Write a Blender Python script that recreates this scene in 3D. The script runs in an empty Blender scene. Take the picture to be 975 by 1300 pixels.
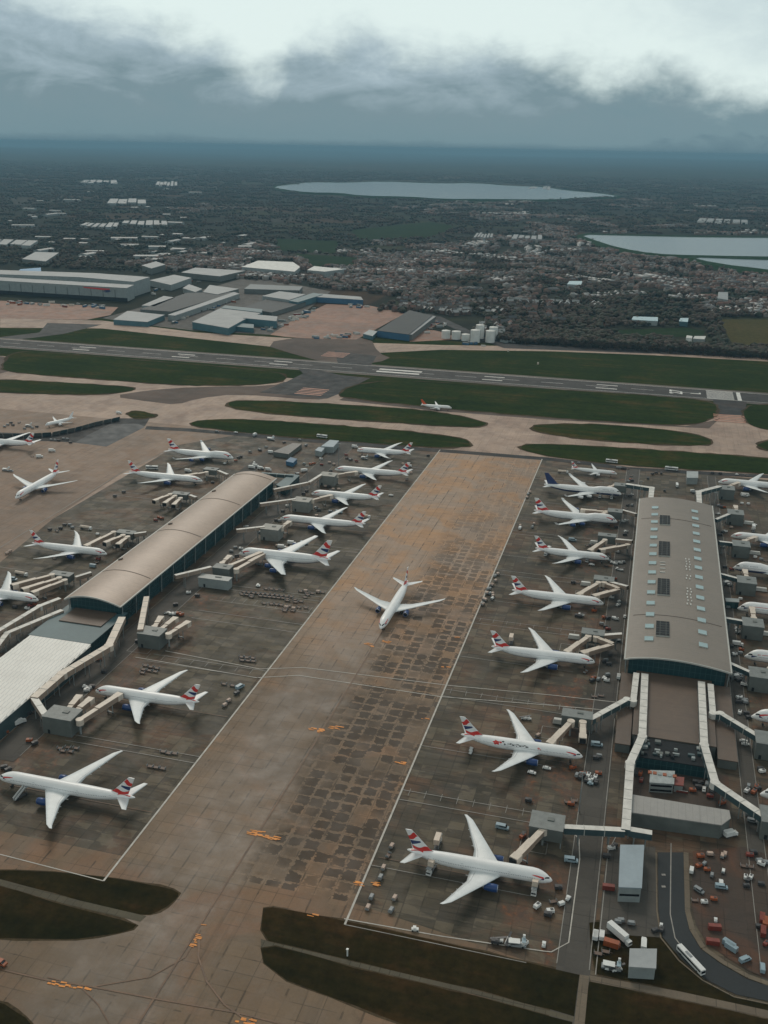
import bpy, bmesh, math, random
from mathutils import Vector, Matrix
random.seed(7)
sc = bpy.context.scene
COL = sc.collection
R_ = math.radians

# ---------------------------------------------------------------- camera
CAM_H = 298.0
FPX = 1285.0                       # focal length in photo pixels (photo 975 x 1300)
RX = Vector((0.96573417, 0.25891716, 0.01787248))      # camera right in world axes
DN = Vector((0.10401309, -0.32302661, -0.94065673))    # camera down
FW = Vector((-0.23777888, 0.91028332, -0.33888861))    # camera forward
cam = bpy.data.cameras.new('camera')
cam.sensor_fit = 'VERTICAL'; cam.sensor_height = 36.0
cam.lens = 36.0 * FPX / 1300.0
cam.clip_start = 1.0; cam.clip_end = 120000.0
camo = bpy.data.objects.new('camera', cam); COL.objects.link(camo)
m = Matrix.Identity(4)
for i in range(3):
    m[i][0] = RX[i]; m[i][1] = -DN[i]; m[i][2] = -FW[i]
m[0][3], m[1][3], m[2][3] = 0, 0, CAM_H
camo.matrix_world = m
sc.camera = camo

# ---------------------------------------------------------------- light
SUN_EL, SUN_AZ = R_(42), R_(-28)         # azimuth from +Y (ahead), negative = left
world = bpy.data.worlds.new('World'); sc.world = world; world.use_nodes = True
nt = world.node_tree; nt.nodes.clear()
def N(nt, typ, **kw):
    n = nt.nodes.new(typ)
    for k, v in kw.items():
        if k == 'ins':
            for kk, vv in v.items(): n.inputs[kk].default_value = vv
        else: setattr(n, k, v)
    return n
out = N(nt, 'ShaderNodeOutputWorld'); bg = N(nt, 'ShaderNodeBackground', ins={'Strength': 0.1})
sky = N(nt, 'ShaderNodeTexSky', sky_type='NISHITA', sun_disc=False, sun_elevation=SUN_EL, sun_rotation=SUN_AZ)
tc = N(nt, 'ShaderNodeTexCoord'); sep = N(nt, 'ShaderNodeSeparateXYZ')
L = nt.links.new
def math_(nt, op, a, b=None, c=None, clamp=False):
    n = nt.nodes.new('ShaderNodeMath'); n.operation = op; n.use_clamp = clamp
    for i, v in enumerate((a, b, c)):
        if v is None: continue
        if isinstance(v, (int, float)): n.inputs[i].default_value = v
        else: nt.links.new(v, n.inputs[i])
    return n.outputs[0]
L(tc.outputs['Generated'], sep.inputs[0])
az = math_(nt, 'ARCTAN2', sep.outputs['X'], sep.outputs['Y'])            # 0 = ahead, rad
el = math_(nt, 'ARCSINE', sep.outputs['Z'])
# cloud bank: top edge elevation as a curve of azimuth, broken up by noise
comb = N(nt, 'ShaderNodeCombineXYZ'); L(az, comb.inputs[0]); L(math_(nt, 'MULTIPLY', el, 1.7), comb.inputs[1])
n1 = N(nt, 'ShaderNodeTexNoise', ins={'Scale': 15.0, 'Detail': 10.0, 'Roughness': 0.6, 'Distortion': 0.15}); L(comb.outputs[0], n1.inputs['Vector'])
n2 = N(nt, 'ShaderNodeTexNoise', ins={'Scale': 3.1, 'Detail': 5.0, 'Roughness': 0.5}); L(comb.outputs[0], n2.inputs['Vector'])
mr = N(nt, 'ShaderNodeMapRange', ins={'From Min': -0.66, 'From Max': 0.14}); L(az, mr.inputs['Value'])
fc = N(nt, 'ShaderNodeFloatCurve'); cv = fc.mapping.curves[0]
SKYTOP = [(0, .15), (.07, .138), (.156, .120), (.244, .106), (.297, .094), (.367, .074), (.398, .096), (.482, .102), (.561, .090), (.641, .088), (.70, .084), (.746, .072), (.80, .078), (.861, .062), (.927, .060), (1, .07)]
cv.points[0].location = (0, SKYTOP[0][1] * 5); cv.points[1].location = (1, SKYTOP[-1][1] * 5)
for x, y in SKYTOP[1:-1]: cv.points.new(x, y * 5)
fc.mapping.update(); L(mr.outputs[0], fc.inputs['Value'])
top = math_(nt, 'MULTIPLY', fc.outputs[0], 0.2)
nse = math_(nt, 'MULTIPLY', math_(nt, 'SUBTRACT', n1.outputs[0], 0.5), 0.085)
d = math_(nt, 'SUBTRACT', math_(nt, 'ADD', top, nse), el)
bank = N(nt, 'ShaderNodeMapRange', interpolation_type='SMOOTHSTEP', ins={'From Min': -0.014, 'From Max': 0.036}); L(d, bank.inputs['Value'])
d2 = math_(nt, 'ADD', math_(nt, 'ADD', math_(nt, 'MULTIPLY', math_(nt, 'ADD', az, 0.03), 0.55), math_(nt, 'MULTIPLY', math_(nt, 'SUBTRACT', el, 0.085), 0.9)), math_(nt, 'MULTIPLY', math_(nt, 'SUBTRACT', n1.outputs[0], 0.5), 0.16))
bank2 = N(nt, 'ShaderNodeMapRange', interpolation_type='SMOOTHSTEP', ins={'From Min': -0.01, 'From Max': 0.09, 'To Max': 0.55}); L(d2, bank2.inputs['Value'])
# colours (values are x10 because the background strength is 0.1)
cr = N(nt, 'ShaderNodeValToRGB'); e = cr.color_ramp.elements
e[0].position = 0.0; e[0].color = (.125, .210, .255, 1)
e[1].position = 1.0; e[1].color = (.58, .69, .72, 1)
x = cr.color_ramp.elements.new(.045); x.color = (.185, .285, .325, 1)
x = cr.color_ramp.elements.new(.25); x.color = (.200, .290, .328, 1)
x = cr.color_ramp.elements.new(.40); x.color = (.270, .365, .410, 1)
x = cr.color_ramp.elements.new(.62); x.color = (.36, .465, .52, 1)
lowf = N(nt, 'ShaderNodeMapRange', ins={'From Min': 0.0, 'From Max': 0.05}); L(el, lowf.inputs['Value'])
shade = math_(nt, 'ADD', math_(nt, 'MULTIPLY', el, 5.2), math_(nt, 'MULTIPLY', math_(nt, 'MULTIPLY', math_(nt, 'SUBTRACT', n2.outputs[0], 0.47), 1.25), lowf.outputs[0]))
n3 = N(nt, 'ShaderNodeTexNoise', ins={'Scale': 26.0, 'Detail': 9.0, 'Roughness': 0.62, 'Distortion': 0.6}); L(comb.outputs[0], n3.inputs['Vector'])
n4 = N(nt, 'ShaderNodeTexNoise', ins={'Scale': 1.0, 'Detail': 6.0, 'Roughness': 0.6, 'Distortion': 0.8}); sc4 = N(nt, 'ShaderNodeVectorMath', operation='MULTIPLY'); sc4.inputs[1].default_value = (9.0, 17.0, 1.0); L(comb.outputs[0], sc4.inputs[0]); L(sc4.outputs[0], n4.inputs['Vector'])
tex_ = math_(nt, 'ADD', math_(nt, 'MULTIPLY', math_(nt, 'SUBTRACT', n3.outputs[0], 0.5), 0.45), math_(nt, 'MULTIPLY', math_(nt, 'SUBTRACT', n4.outputs[0], 0.5), 0.85))
shade = math_(nt, 'ADD', shade, math_(nt, 'MULTIPLY', tex_, lowf.outputs[0]))
L(shade, cr.inputs[0])
cloud = N(nt, 'ShaderNodeVectorMath', operation='SCALE', ins={'Scale': 10.0}); L(cr.outputs[0], cloud.inputs[0])
hi = N(nt, 'ShaderNodeMixRGB', ins={'Fac': 0.97, 'Color2': (7.5, 8.7, 8.5, 1)}); L(sky.outputs[0], hi.inputs['Color1'])   # bright high overcast over the clear sky
# the overcast darkens again well above the frame
ovh = N(nt, 'ShaderNodeMapRange', interpolation_type='SMOOTHSTEP', ins={'From Min': 0.16, 'From Max': 0.75, 'To Min': 1.0, 'To Max': 0.42}); L(el, ovh.inputs['Value'])
hi2 = N(nt, 'ShaderNodeVectorMath', operation='SCALE'); L(hi.outputs[0], hi2.inputs[0]); L(ovh.outputs[0], hi2.inputs['Scale'])
mx = N(nt, 'ShaderNodeMixRGB'); L(bank.outputs[0], mx.inputs['Fac']); L(hi2.outputs[0], mx.inputs['Color1']); L(cloud.outputs[0], mx.inputs['Color2'])
mx2 = N(nt, 'ShaderNodeMixRGB', ins={'Color2': (4.6, 5.7, 6.2, 1)}); L(math_(nt, 'MULTIPLY', bank2.outputs[0], math_(nt, 'SUBTRACT', 1.0, bank.outputs[0])), mx2.inputs['Fac']); L(mx.outputs[0], mx2.inputs['Color1'])
warm = N(nt, 'ShaderNodeMixRGB', blend_type='MULTIPLY', ins={'Color2': (1.10, .985, .91, 1)}); wf = N(nt, 'ShaderNodeMapRange', ins={'From Min': 0.2, 'From Max': 0.5}); L(el, wf.inputs['Value']); L(wf.outputs[0], warm.inputs['Fac']); L(mx2.outputs[0], warm.inputs['Color1'])
L(warm.outputs[0], bg.inputs['Color']); L(bg.outputs[0], out.inputs['Surface'])

sun = bpy.data.lights.new('sun', 'SUN'); sun.energy = 1.25; sun.angle = R_(20); sun.color = (1.0, 0.90, 0.78)
suno = bpy.data.objects.new('sun', sun); COL.objects.link(suno)
sd = Vector((math.sin(SUN_AZ) * math.cos(SUN_EL), math.cos(SUN_AZ) * math.cos(SUN_EL), math.sin(SUN_EL)))
suno.rotation_euler = sd.to_track_quat('Z', 'Y').to_euler(); suno.location = (0, 0, 600)
sc.view_settings.view_transform = 'Standard'; sc.view_settings.look = 'None'
sc.view_settings.exposure = 0.0; sc.view_settings.gamma = 1.0
sc.view_settings.use_curve_mapping = False
sc.render.engine = 'CYCLES'
sc.cycles.max_bounces = 6; sc.cycles.volume_bounces = 0
HAZE = 5.8e-5

# ---------------------------------------------------------------- helpers
def P(px, py, z=0.0):
    """photo pixel -> point on the horizontal plane at height z (metres)"""
    dv = RX * (px - 487.5) + DN * (py - 650.0) + FW * FPX
    t = (z - CAM_H) / dv.z
    return Vector((dv.x * t, dv.y * t, z))

MATS = {}
def mat(name, col, rough=0.6, var=0.12, scale=0.6, metal=0.0, spec=0.5, bump=0.0):
    """plain painted / built material with slight procedural variation and grime"""
    if name in MATS: return MATS[name]
    mt = bpy.data.materials.new(name); mt.use_nodes = True; t = mt.node_tree; b = t.nodes['Principled BSDF']
    g = N(t, 'ShaderNodeNewGeometry'); nz = N(t, 'ShaderNodeTexNoise', ins={'Scale': scale, 'Detail': 5.0, 'Roughness': 0.65})
    t.links.new(g.outputs['Position'], nz.inputs['Vector'])
    mp = N(t, 'ShaderNodeMapRange', ins={'From Min': 0.3, 'From Max': 0.7, 'To Min': 1 - var, 'To Max': 1 + var}); t.links.new(nz.outputs[0], mp.inputs['Value'])
    v = N(t, 'ShaderNodeVectorMath', operation='SCALE'); v.inputs[0].default_value = col[:3]; t.links.new(mp.outputs[0], v.inputs['Scale'])
    t.links.new(v.outputs[0], b.inputs['Base Color'])
    b.inputs['Roughness'].default_value = rough; b.inputs['Metallic'].default_value = metal
    b.inputs['Specular IOR Level'].default_value = spec
    MATS[name] = mt
    return mt

class MB:
    def __init__(s): s.v = []; s.f = []; s.mi = []
    def add(s, vs, fs, mi=0):
        o = len(s.v); s.v += [tuple(p) for p in vs]
        for f in fs: s.f.append([i + o for i in f]); s.mi.append(mi)
        return s
    def box(s, c, size, rz=0.0, mi=0, taper=1.0, shift=(0, 0)):
        """box on centre c; taper scales the top face"""
        cx, cy, cz = c; hx, hy, hz = size[0] / 2, size[1] / 2, size[2] / 2
        ca, sa = math.cos(rz), math.sin(rz); vs = []
        for k, (a, b, h) in enumerate([(-1, -1, -1), (1, -1, -1), (1, 1, -1), (-1, 1, -1), (-1, -1, 1), (1, -1, 1), (1, 1, 1), (-1, 1, 1)]):
            t = taper if h > 0 else 1.0
            X, Y = a * hx * t + (shift[0] if h > 0 else 0), b * hy * t + (shift[1] if h > 0 else 0)
            vs.append((cx + X * ca - Y * sa, cy + X * sa + Y * ca, cz + h * hz))
        return s.add(vs, [(0, 3, 2, 1), (4, 5, 6, 7), (0, 1, 5, 4), (1, 2, 6, 5), (2, 3, 7, 6), (3, 0, 4, 7)], mi)
    def prism(s, poly, z0, z1, mi=0, mtop=None):
        n = len(poly)
        if sum(poly[i][0] * poly[(i + 1) % n][1] - poly[(i + 1) % n][0] * poly[i][1] for i in range(n)) < 0: poly = poly[::-1]
        vs = [(p[0], p[1], z0) for p in poly] + [(p[0], p[1], z1) for p in poly]
        s.add(vs, [(i, (i + 1) % n, n + (i + 1) % n, n + i) for i in range(n)] + [tuple(range(n - 1, -1, -1))], mi)
        return s.add([(p[0], p[1], z1) for p in poly], [tuple(range(n))], mi if mtop is None else mtop)
    def tube(s, a, b, r, r2=None, seg=8, mi=0, cap=True):
        a, b = Vector(a), Vector(b); dr = (b - a).normalized()
        q = dr.to_track_quat('Z', 'Y'); vs = []
        for p, rr in ((a, r), (b, r if r2 is None else r2)):
            for i in range(seg):
                an = 2 * math.pi * i / seg
                vs.append(tuple(p + q @ Vector((rr * math.cos(an), rr * math.sin(an), 0))))
        fs = [(i, (i + 1) % seg, seg + (i + 1) % seg, seg + i) for i in range(seg)]
        if cap: fs += [tuple(range(seg - 1, -1, -1)), tuple(range(seg, 2 * seg))]
        return s.add(vs, fs, mi)
    def beam(s, a, b, w, h, mi=0, mtop=None):
        """rectangular tube from a to b (axis through its centre)"""
        a, b = Vector(a), Vector(b); d = (b - a).normalized(); sd = Vector((-d.y, d.x, 0)).normalized() * (w / 2); up = d.cross(sd).normalized()
        if up.z < 0: up = -up
        up *= h / 2
        vs = [a - sd - up, a + sd - up, a + sd + up, a - sd + up, b - sd - up, b + sd - up, b + sd + up, b - sd + up]
        s.add(vs, [(0, 1, 2, 3), (7, 6, 5, 4), (0, 4, 5, 1), (1, 5, 6, 2), (3, 7, 4, 0)], mi)
        return s.add([vs[3], vs[2], vs[6], vs[7]], [(0, 1, 2, 3)], mi if mtop is None else mtop)
    def grid(s, rows, mi=0, closed=False):
        nr, nc = len(rows), len(rows[0]); vs = [p for r in rows for p in r]; fs = []
        for i in range(nr - 1):
            for j in range(nc if closed else nc - 1):
                k = (j + 1) % nc
                fs.append((i * nc + j, i * nc + k, (i + 1) * nc + k, (i + 1) * nc + j))
        return s.add(vs, fs, mi)
    def build(s, name, mats, parent=None, loc=None, smooth=False, recalc=True):
        me = bpy.data.meshes.new(name); me.from_pydata(s.v, [], s.f)
        if not isinstance(mats, (list, tuple)): mats = [mats]
        for mm in mats: me.materials.append(mm)
        me.polygons.foreach_set('material_index', s.mi)
        if recalc:
            bm = bmesh.new(); bm.from_mesh(me); bmesh.ops.recalc_face_normals(bm, faces=bm.faces); bm.to_mesh(me); bm.free()
        if smooth: me.polygons.foreach_set('use_smooth', [True] * len(me.polygons))
        me.update()
        o = bpy.data.objects.new(name, me); COL.objects.link(o)
        if parent is not None: o.parent = parent
        if loc is not None: o.location = loc
        return o

def tag(o, label=None, cat=None, group=None, kind=None):
    if label: o['label'] = label
    if cat: o['category'] = cat
    if group: o['group'] = group
    if kind: o['kind'] = kind
    return o
def thing(name, label, cat, loc=(0, 0, 0), rz=0.0, group=None):
    o = bpy.data.objects.new(name, None); COL.objects.link(o); o.empty_display_size = 1
    o.location = loc; o.rotation_euler = (0, 0, rz)
    return tag(o, label, cat, group)
KIDS = {}
def kids(o):
    return list(o.children)
def copy_tree(o, parent=None):
    c = o.copy(); COL.objects.link(c)
    if parent is not None: c.parent = parent
    for ch in kids(o): copy_tree(ch, c)
    return c
def chaikin(pts, n=2):
    for _ in range(n):
        q = []
        for i in range(len(pts)):
            a, b = pts[i], pts[(i + 1) % len(pts)]
            q += [(a[0] * .75 + b[0] * .25, a[1] * .75 + b[1] * .25), (a[0] * .25 + b[0] * .75, a[1] * .25 + b[1] * .75)]
        pts = q
    return pts
def sheet(name, pts, z, m_, smooth=0, world=False, thing_=None, jag=0.0):
    """flat ground sheet; pts in photo pixels unless world"""
    if smooth: pts = chaikin(list(pts), smooth)
    w = [Vector((p[0], p[1], z)) for p in pts] if world else [P(p[0], p[1], z) for p in pts]
    mb = MB(); mb.add(w, [tuple(range(len(w)))])
    o = mb.build(name, m_, recalc=False)
    if o.data.polygons[0].normal.z < 0: o.data.flip_normals()
    if thing_ is None: o['kind'] = 'structure'
    return o
# ================================================================ ground
def ground_mat(name, fn):
    mt = bpy.data.materials.new(name); mt.use_nodes = True; t = mt.node_tree; b = t.nodes['Principled BSDF']
    g = N(t, 'ShaderNodeNewGeometry'); fn(t, b, g.outputs['Position']); return mt
def noise(t, vec, scale, detail=4, rough=0.55, dist=0.0):
    n = N(t, 'ShaderNodeTexNoise', ins={'Scale': scale, 'Detail': detail, 'Roughness': rough, 'Distortion': dist}); t.links.new(vec, n.inputs['Vector']); return n.outputs[0]
def ramp(t, v, stops, interp='LINEAR'):
    n = N(t, 'ShaderNodeValToRGB'); n.color_ramp.interpolation = interp; e = n.color_ramp.elements
    e[0].position, e[0].color = stops[0][0], (*stops[0][1], 1); e[1].position, e[1].color = stops[-1][0], (*stops[-1][1], 1)
    for p, c in stops[1:-1]:
        x = e.new(p); x.color = (*c, 1)
    t.links.new(v, n.inputs[0]); return n.outputs[0]
def mixc(t, f, a, b, mode='MIX'):
    n = N(t, 'ShaderNodeMixRGB', blend_type=mode)
    for i, v in (('Fac', f), ('Color1', a), ('Color2', b)):
        if isinstance(v, (int, float)): n.inputs[i].default_value = v
        elif isinstance(v, tuple): n.inputs[i].default_value = (*v[:3], 1)
        else: t.links.new(v, n.inputs[i])
    return n.outputs[0]
def rng(t, v, a, b, c=0.0, d=1.0, smooth=True):
    n = N(t, 'ShaderNodeMapRange', ins={'From Min': a, 'From Max': b, 'To Min': c, 'To Max': d})
    if smooth: n.interpolation_type = 'SMOOTHSTEP'
    t.links.new(v, n.inputs['Value']); return n.outputs[0]
def scalev(t, vec, s):
    n = N(t, 'ShaderNodeVectorMath', operation='MULTIPLY'); t.links.new(vec, n.inputs[0]); n.inputs[1].default_value = s; return n.outputs[0]
def sepxyz(t, vec):
    n = N(t, 'ShaderNodeSeparateXYZ'); t.links.new(vec, n.inputs[0]); return n.outputs
def cellmask(t, v, size, w):
    """1 on the joint lines of a grid of given size along coordinate v"""
    m_ = math_(t, 'PINGPONG', v, size / 2.0)
    return rng(t, m_, w * 0.4, w, 1.0, 0.0)
def band(t, v, a, b, soft):
    return math_(t, 'MULTIPLY', rng(t, v, a - soft, a + soft), rng(t, v, b - soft, b + soft, 1.0, 0.0))

def concrete(light, dark, slab=(7.6, 7.6), wet=0.0, rust=(), streak=True, rough=0.55, brown=None, browny=0.5, cracks=0.0, sheen=None, spec=.16, far=None, tonev=.10, streakx=False):
    def fn(t, b, pos):
        x, y, z = sepxyz(t, pos)
        big = noise(t, pos, 0.011, 5, 0.6, 0.4); mid = noise(t, pos, 0.07, 5, 0.65)
        fine = noise(t, pos, 0.9, 3, 0.6)
        c = ramp(t, big, [(0.32, dark), (0.62, light)])
        if brown: c = mixc(t, math_(t, 'MULTIPLY', rng(t, noise(t, pos, 0.02, 4, 0.6, 1.0), 0.45, 0.68), browny), c, brown)
        if far: c = mixc(t, math_(t, 'MULTIPLY', rng(t, math_(t, 'ADD', y, math_(t, 'MULTIPLY', big, 160)), far[0], far[1]), .85), c, mixc(t, rng(t, noise(t, pos, .03, 4, .6, .8), .4, .62), far[2], far[3]))   # paler towards the far end
        # slab by slab tone
        wn = N(t, 'ShaderNodeTexWhiteNoise', noise_dimensions='2D'); sn = N(t, 'ShaderNodeVectorMath', operation='SNAP'); t.links.new(pos, sn.inputs[0]); sn.inputs[1].default_value = (slab[0], slab[1], 1)
        t.links.new(sn.outputs[0], wn.inputs['Vector'])
        tone = math_(t, 'ADD', math_(t, 'MULTIPLY', math_(t, 'ADD', wn.outputs[0], -.5 if tonev > .1 else 0.0), tonev), math_(t, 'ADD', math_(t, 'MULTIPLY', mid, 0.36), math_(t, 'MULTIPLY', fine, 0.22)))
        c = mixc(t, 1.0, c, ramp(t, tone, [(0.18, (.74, .74, .74)), (0.52, (1.2, 1.2, 1.2))]), 'MULTIPLY')
        if streak:   # tyre and drainage streaks running along the taxi direction
            st = noise(t, scalev(t, pos, (0.35, 0.012, 1)), 1.0, 5, 0.7)
            c = mixc(t, math_(t, 'MULTIPLY', rng(t, st, 0.5, 0.75), 0.35), c, tuple(v * 0.45 for v in dark))
        if streakx:  # rubber, drips and damp trails running along the stands
            st = noise(t, scalev(t, pos, (0.022, 0.30, 1)), 1.0, 5, 0.72, .5)
            c = mixc(t, math_(t, 'MULTIPLY', rng(t, st, .50, .66), .55), c, tuple(v * 0.42 for v in dark)); c = mixc(t, math_(t, 'MULTIPLY', rng(t, st, .46, .34), .35), c, tuple(v * 1.35 for v in light))
            lt = noise(t, scalev(t, pos, (0.05, 0.09, 1)), 1.0, 4, 0.6)
            c = mixc(t, math_(t, 'MULTIPLY', rng(t, math_(t, 'ADD', lt, math_(t, 'MULTIPLY', wn.outputs[0], .22)), .66, .72), .5), c, tuple(v * 1.5 for v in light))
        j = math_(t, 'MAXIMUM', cellmask(t, x, slab[0], 0.28), cellmask(t, y, slab[1], 0.28))
        jn = math_(t, 'MULTIPLY', j, rng(t, noise(t, pos, 0.045, 3), 0.42, 0.6, 0.05, 0.55))
        c = mixc(t, jn, c, tuple(v * 0.4 for v in dark))
        # oil / tyre / damp blotches
        bl = rng(t, noise(t, scalev(t, pos, (0.035, 0.06, 1)), 1.0, 6, 0.7, 1.2), 0.56, 0.70)
        c = mixc(t, math_(t, 'MULTIPLY', bl, 0.28), c, tuple(v * 0.42 for v in dark))
        for ra, rb, amt in rust:      # rusty, oily ground where the ramp equipment stands
            q = math_(t, 'MULTIPLY', band(t, math_(t, 'ADD', x, math_(t, 'MULTIPLY', math_(t, 'SUBTRACT', mid, .5), 18)), ra, rb, 3), rng(t, noise(t, pos, 0.05, 5, 0.7, .6), 0.46, 0.62))
            c = mixc(t, math_(t, 'MULTIPLY', q, amt), c, ramp(t, noise(t, pos, 0.25, 4, .7), [(.4, (.075, .05, .038)), (.55, (.12, .062, .038)), (.7, (.24, .085, .03))]))
        if cracks:   # broken dark dashes where water sits in the long joints
            dash = math_(t, 'MULTIPLY', cellmask(t, x, 7.6, .62), rng(t, noise(t, scalev(t, pos, (0.16, 0.085, 1)), 1.0, 3, 0.6), 0.54, 0.60))
            rung = math_(t, 'MULTIPLY', cellmask(t, y, 7.6, .5), rng(t, noise(t, scalev(t, pos, (0.11, 0.12, 1)), 1.0, 3, 0.6), 0.60, 0.66))
            c = mixc(t, math_(t, 'MULTIPLY', math_(t, 'MAXIMUM', dash, rung), cracks), c, tuple(v * 0.38 for v in dark))
        r = rng(t, mid, 0.3, 0.7, rough - 0.08, rough + 0.14)
        if wet:
            # slabs in the right half of the lane that stay damp in their middles
            area = math_(t, 'MULTIPLY', band(t, math_(t, 'ADD', x, math_(t, 'MULTIPLY', mid, 16)), -139, -84, 9), rng(t, y, 560, 900, 1.0, 0.30))
            dx = math_(t, 'PINGPONG', x, 3.8); dy = math_(t, 'PINGPONG', y, 3.8)
            edge = math_(t, 'MINIMUM', dx, dy); rag = math_(t, 'SUBTRACT', noise(t, scalev(t, pos, (.34, .55, 1)), 1.0, 5, .7), .5)
            core = rng(t, math_(t, 'ADD', math_(t, 'SUBTRACT', edge, .75), math_(t, 'ADD', math_(t, 'MULTIPLY', rag, 5.2), math_(t, 'MULTIPLY', math_(t, 'SUBTRACT', noise(t, pos, .06, 3), .42), 3.0))), 0.0, 0.35)
            wet_m = math_(t, 'MULTIPLY', math_(t, 'MULTIPLY', core, area), rng(t, math_(t, 'ADD', math_(t, 'MULTIPLY', wn.outputs[0], .6), math_(t, 'MULTIPLY', noise(t, pos, 0.028, 4), 1.3)), 0.60, 0.98, 0.22, 1.0))
            c = mixc(t, math_(t, 'MULTIPLY', wet_m, 0.85), c, tuple(v * 0.30 for v in dark))
        if sheen:    # damp strip: stronger specular, with its grey sky sheen also mixed into the colour
            q = math_(t, 'MULTIPLY', band(t, math_(t, 'ADD', x, math_(t, 'MULTIPLY', mid, 14)), sheen[0], sheen[1], 9), rng(t, y, 520, 760, 1.0, 0.0)); q = math_(t, 'MULTIPLY', q, rng(t, noise(t, pos, .018, 4), .35, .6, .35, 1.0))
            t.links.new(math_(t, 'ADD', spec, math_(t, 'MULTIPLY', q, .30)), b.inputs['Specular IOR Level']); c = mixc(t, math_(t, 'MULTIPLY', q, .32), c, (.100, .088, .076))
        else: b.inputs['Specular IOR Level'].default_value = spec
        t.links.new(c, b.inputs['Base Color']); t.links.new(r, b.inputs['Roughness'])
    return fn

M_lane = ground_mat('taxilane_concrete', concrete((.240, .168, .112), (.150, .108, .075), wet=1.0, rough=0.6, brown=(.30, .172, .098), browny=.75, cracks=.6, sheen=(-182, -142), far=(560, 760, (.37, .272, .205), (.44, .26, .145))))
M_west = ground_mat('west_lane_concrete', concrete((.29, .205, .152), (.205, .152, .117), rough=0.65, brown=(.26, .165, .11), browny=.5, cracks=.15))
M_stand = ground_mat('stand_concrete', concrete((.104, .085, .059), (.052, .046, .034), slab=(7.6, 6.0), rough=0.6, tonev=.24, streak=False, streakx=True, brown=(.155, .088, .052), browny=.85, cracks=.25, rust=((-38, -10, .9), (-296, -270, .85), (75, 100, .7), (-374, -350, .6), (-345, -296, .35))))
M_taxi = ground_mat('taxiway_concrete', concrete((.45, .33, .26), (.335, .25, .20), rough=0.65, brown=(.20, .135, .108), browny=.55))
M_near = ground_mat('near_concrete', concrete((.200, .140, .092), (.135, .098, .066), rough=0.6, brown=(.23, .125, .072), browny=.75, cracks=.55, sheen=(-190, -140)))
M_service = ground_mat('service_road', concrete((.095, .086, .075), (.068, .062, .055), streak=False, rough=0.7))
M_asphalt = ground_mat('asphalt', concrete((.040, .039, .038), (.026, .027, .028), slab=(60, 30), rough=0.7, brown=(.07, .05, .04), browny=.5))
M_runway = ground_mat('runway_asphalt', concrete((.060, .055, .051), (.042, .039, .037), slab=(150, 7.5), streak=False, rough=0.7))
M_rshould = ground_mat('runway_shoulder', concrete((.155, .130, .110), (.105, .088, .076), slab=(150, 12), streak=False, rough=0.7))
M_pad = ground_mat('dark_pad', concrete((.060, .062, .064), (.042, .044, .047), slab=(20, 20), streak=False))
M_red = ground_mat('red_apron', concrete((.30, .15, .095), (.22, .115, .075), slab=(15, 15), brown=(.16, .105, .08), browny=.6))

def grass_fn(a, b_, c_, sc_=1.0):
    def fn(t, b, pos):
        big = noise(t, pos, 0.012 * sc_, 6, 0.62, 0.5); mid = noise(t, pos, 0.13 * sc_, 5, 0.7); mow = noise(t, scalev(t, pos, (0.006, 0.09, 1)), 1.0, 3)
        c = ramp(t, math_(t, 'ADD', math_(t, 'MULTIPLY', big, 0.6), math_(t, 'MULTIPLY', mow, 0.4)), [(0.36, a), (0.52, b_), (0.64, c_)])
        c = mixc(t, 1.0, c, ramp(t, mid, [(0.3, (.62, .62, .62)), (0.7, (1.35, 1.35, 1.3))]), 'MULTIPLY')
        t.links.new(c, b.inputs['Base Color']); b.inputs['Roughness'].default_value = 0.95; b.inputs['Specular IOR Level'].default_value = 0.03
    return fn
M_grass = ground_mat('airfield_grass', grass_fn((.013, .026, .004), (.023, .037, .006), (.060, .048, .013)))
M_grassn = ground_mat('rough_grass', grass_fn((.014, .014, .005), (.027, .020, .007), (.058, .031, .013), 1.6))
M_fieldg = ground_mat('green_field', grass_fn((.014, .030, .012), (.020, .040, .015), (.034, .045, .018)))
M_fieldy = ground_mat('stubble_field', grass_fn((.062, .056, .020), (.075, .064, .024), (.085, .066, .028)))
M_fieldr = ground_mat('ploughed_field', grass_fn((.055, .026, .016), (.060, .03, .02), (.05, .034, .02)))

def terrain_fn(t, b, pos):
    v = N(t, 'ShaderNodeTexVoronoi', ins={'Scale': 1.0, 'Randomness': 1.0}); t.links.new(scalev(t, pos, (1 / 520.0, 1 / 420.0, 0)), v.inputs['Vector'])
    wd = math_(t, 'MULTIPLY', sepxyz(t, v.outputs['Color'])[0], 1.0)
    fld = ramp(t, wd, [(0.0, (.020, .022, .012)), (0.22, (.030, .034, .015)), (0.42, (.055, .034, .020)), (0.6, (.018, .018, .012)), (0.75, (.026, .040, .018)), (0.88, (.045, .04, .03)), (0.95, (.014, .02, .012))], 'CONSTANT')
    big = noise(t, pos, 0.0011, 6, 0.65, 0.3); mid = noise(t, pos, 0.02, 6, 0.75)
    wood = rng(t, big, 0.46, 0.56)
    c = mixc(t, wood, fld, (.014, .018, .011))
    c = mixc(t, 1.0, c, ramp(t, mid, [(0.3, (.5, .5, .5)), (0.7, (1.5, 1.45, 1.4))]), 'MULTIPLY')
    e = N(t, 'ShaderNodeTexVoronoi', feature='DISTANCE_TO_EDGE', ins={'Scale': 1.0, 'Randomness': 1.0}); t.links.new(scalev(t, pos, (1 / 520.0, 1 / 420.0, 0)), e.inputs['Vector'])
    c = mixc(t, rng(t, e.outputs['Distance'], 0.012, 0.03, 0.8, 0.0), c, (.010, .014, .009))
    t.links.new(c, b.inputs['Base Color']); b.inputs['Roughness'].default_value = 0.95; b.inputs['Specular IOR Level'].default_value = 0.1
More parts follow.
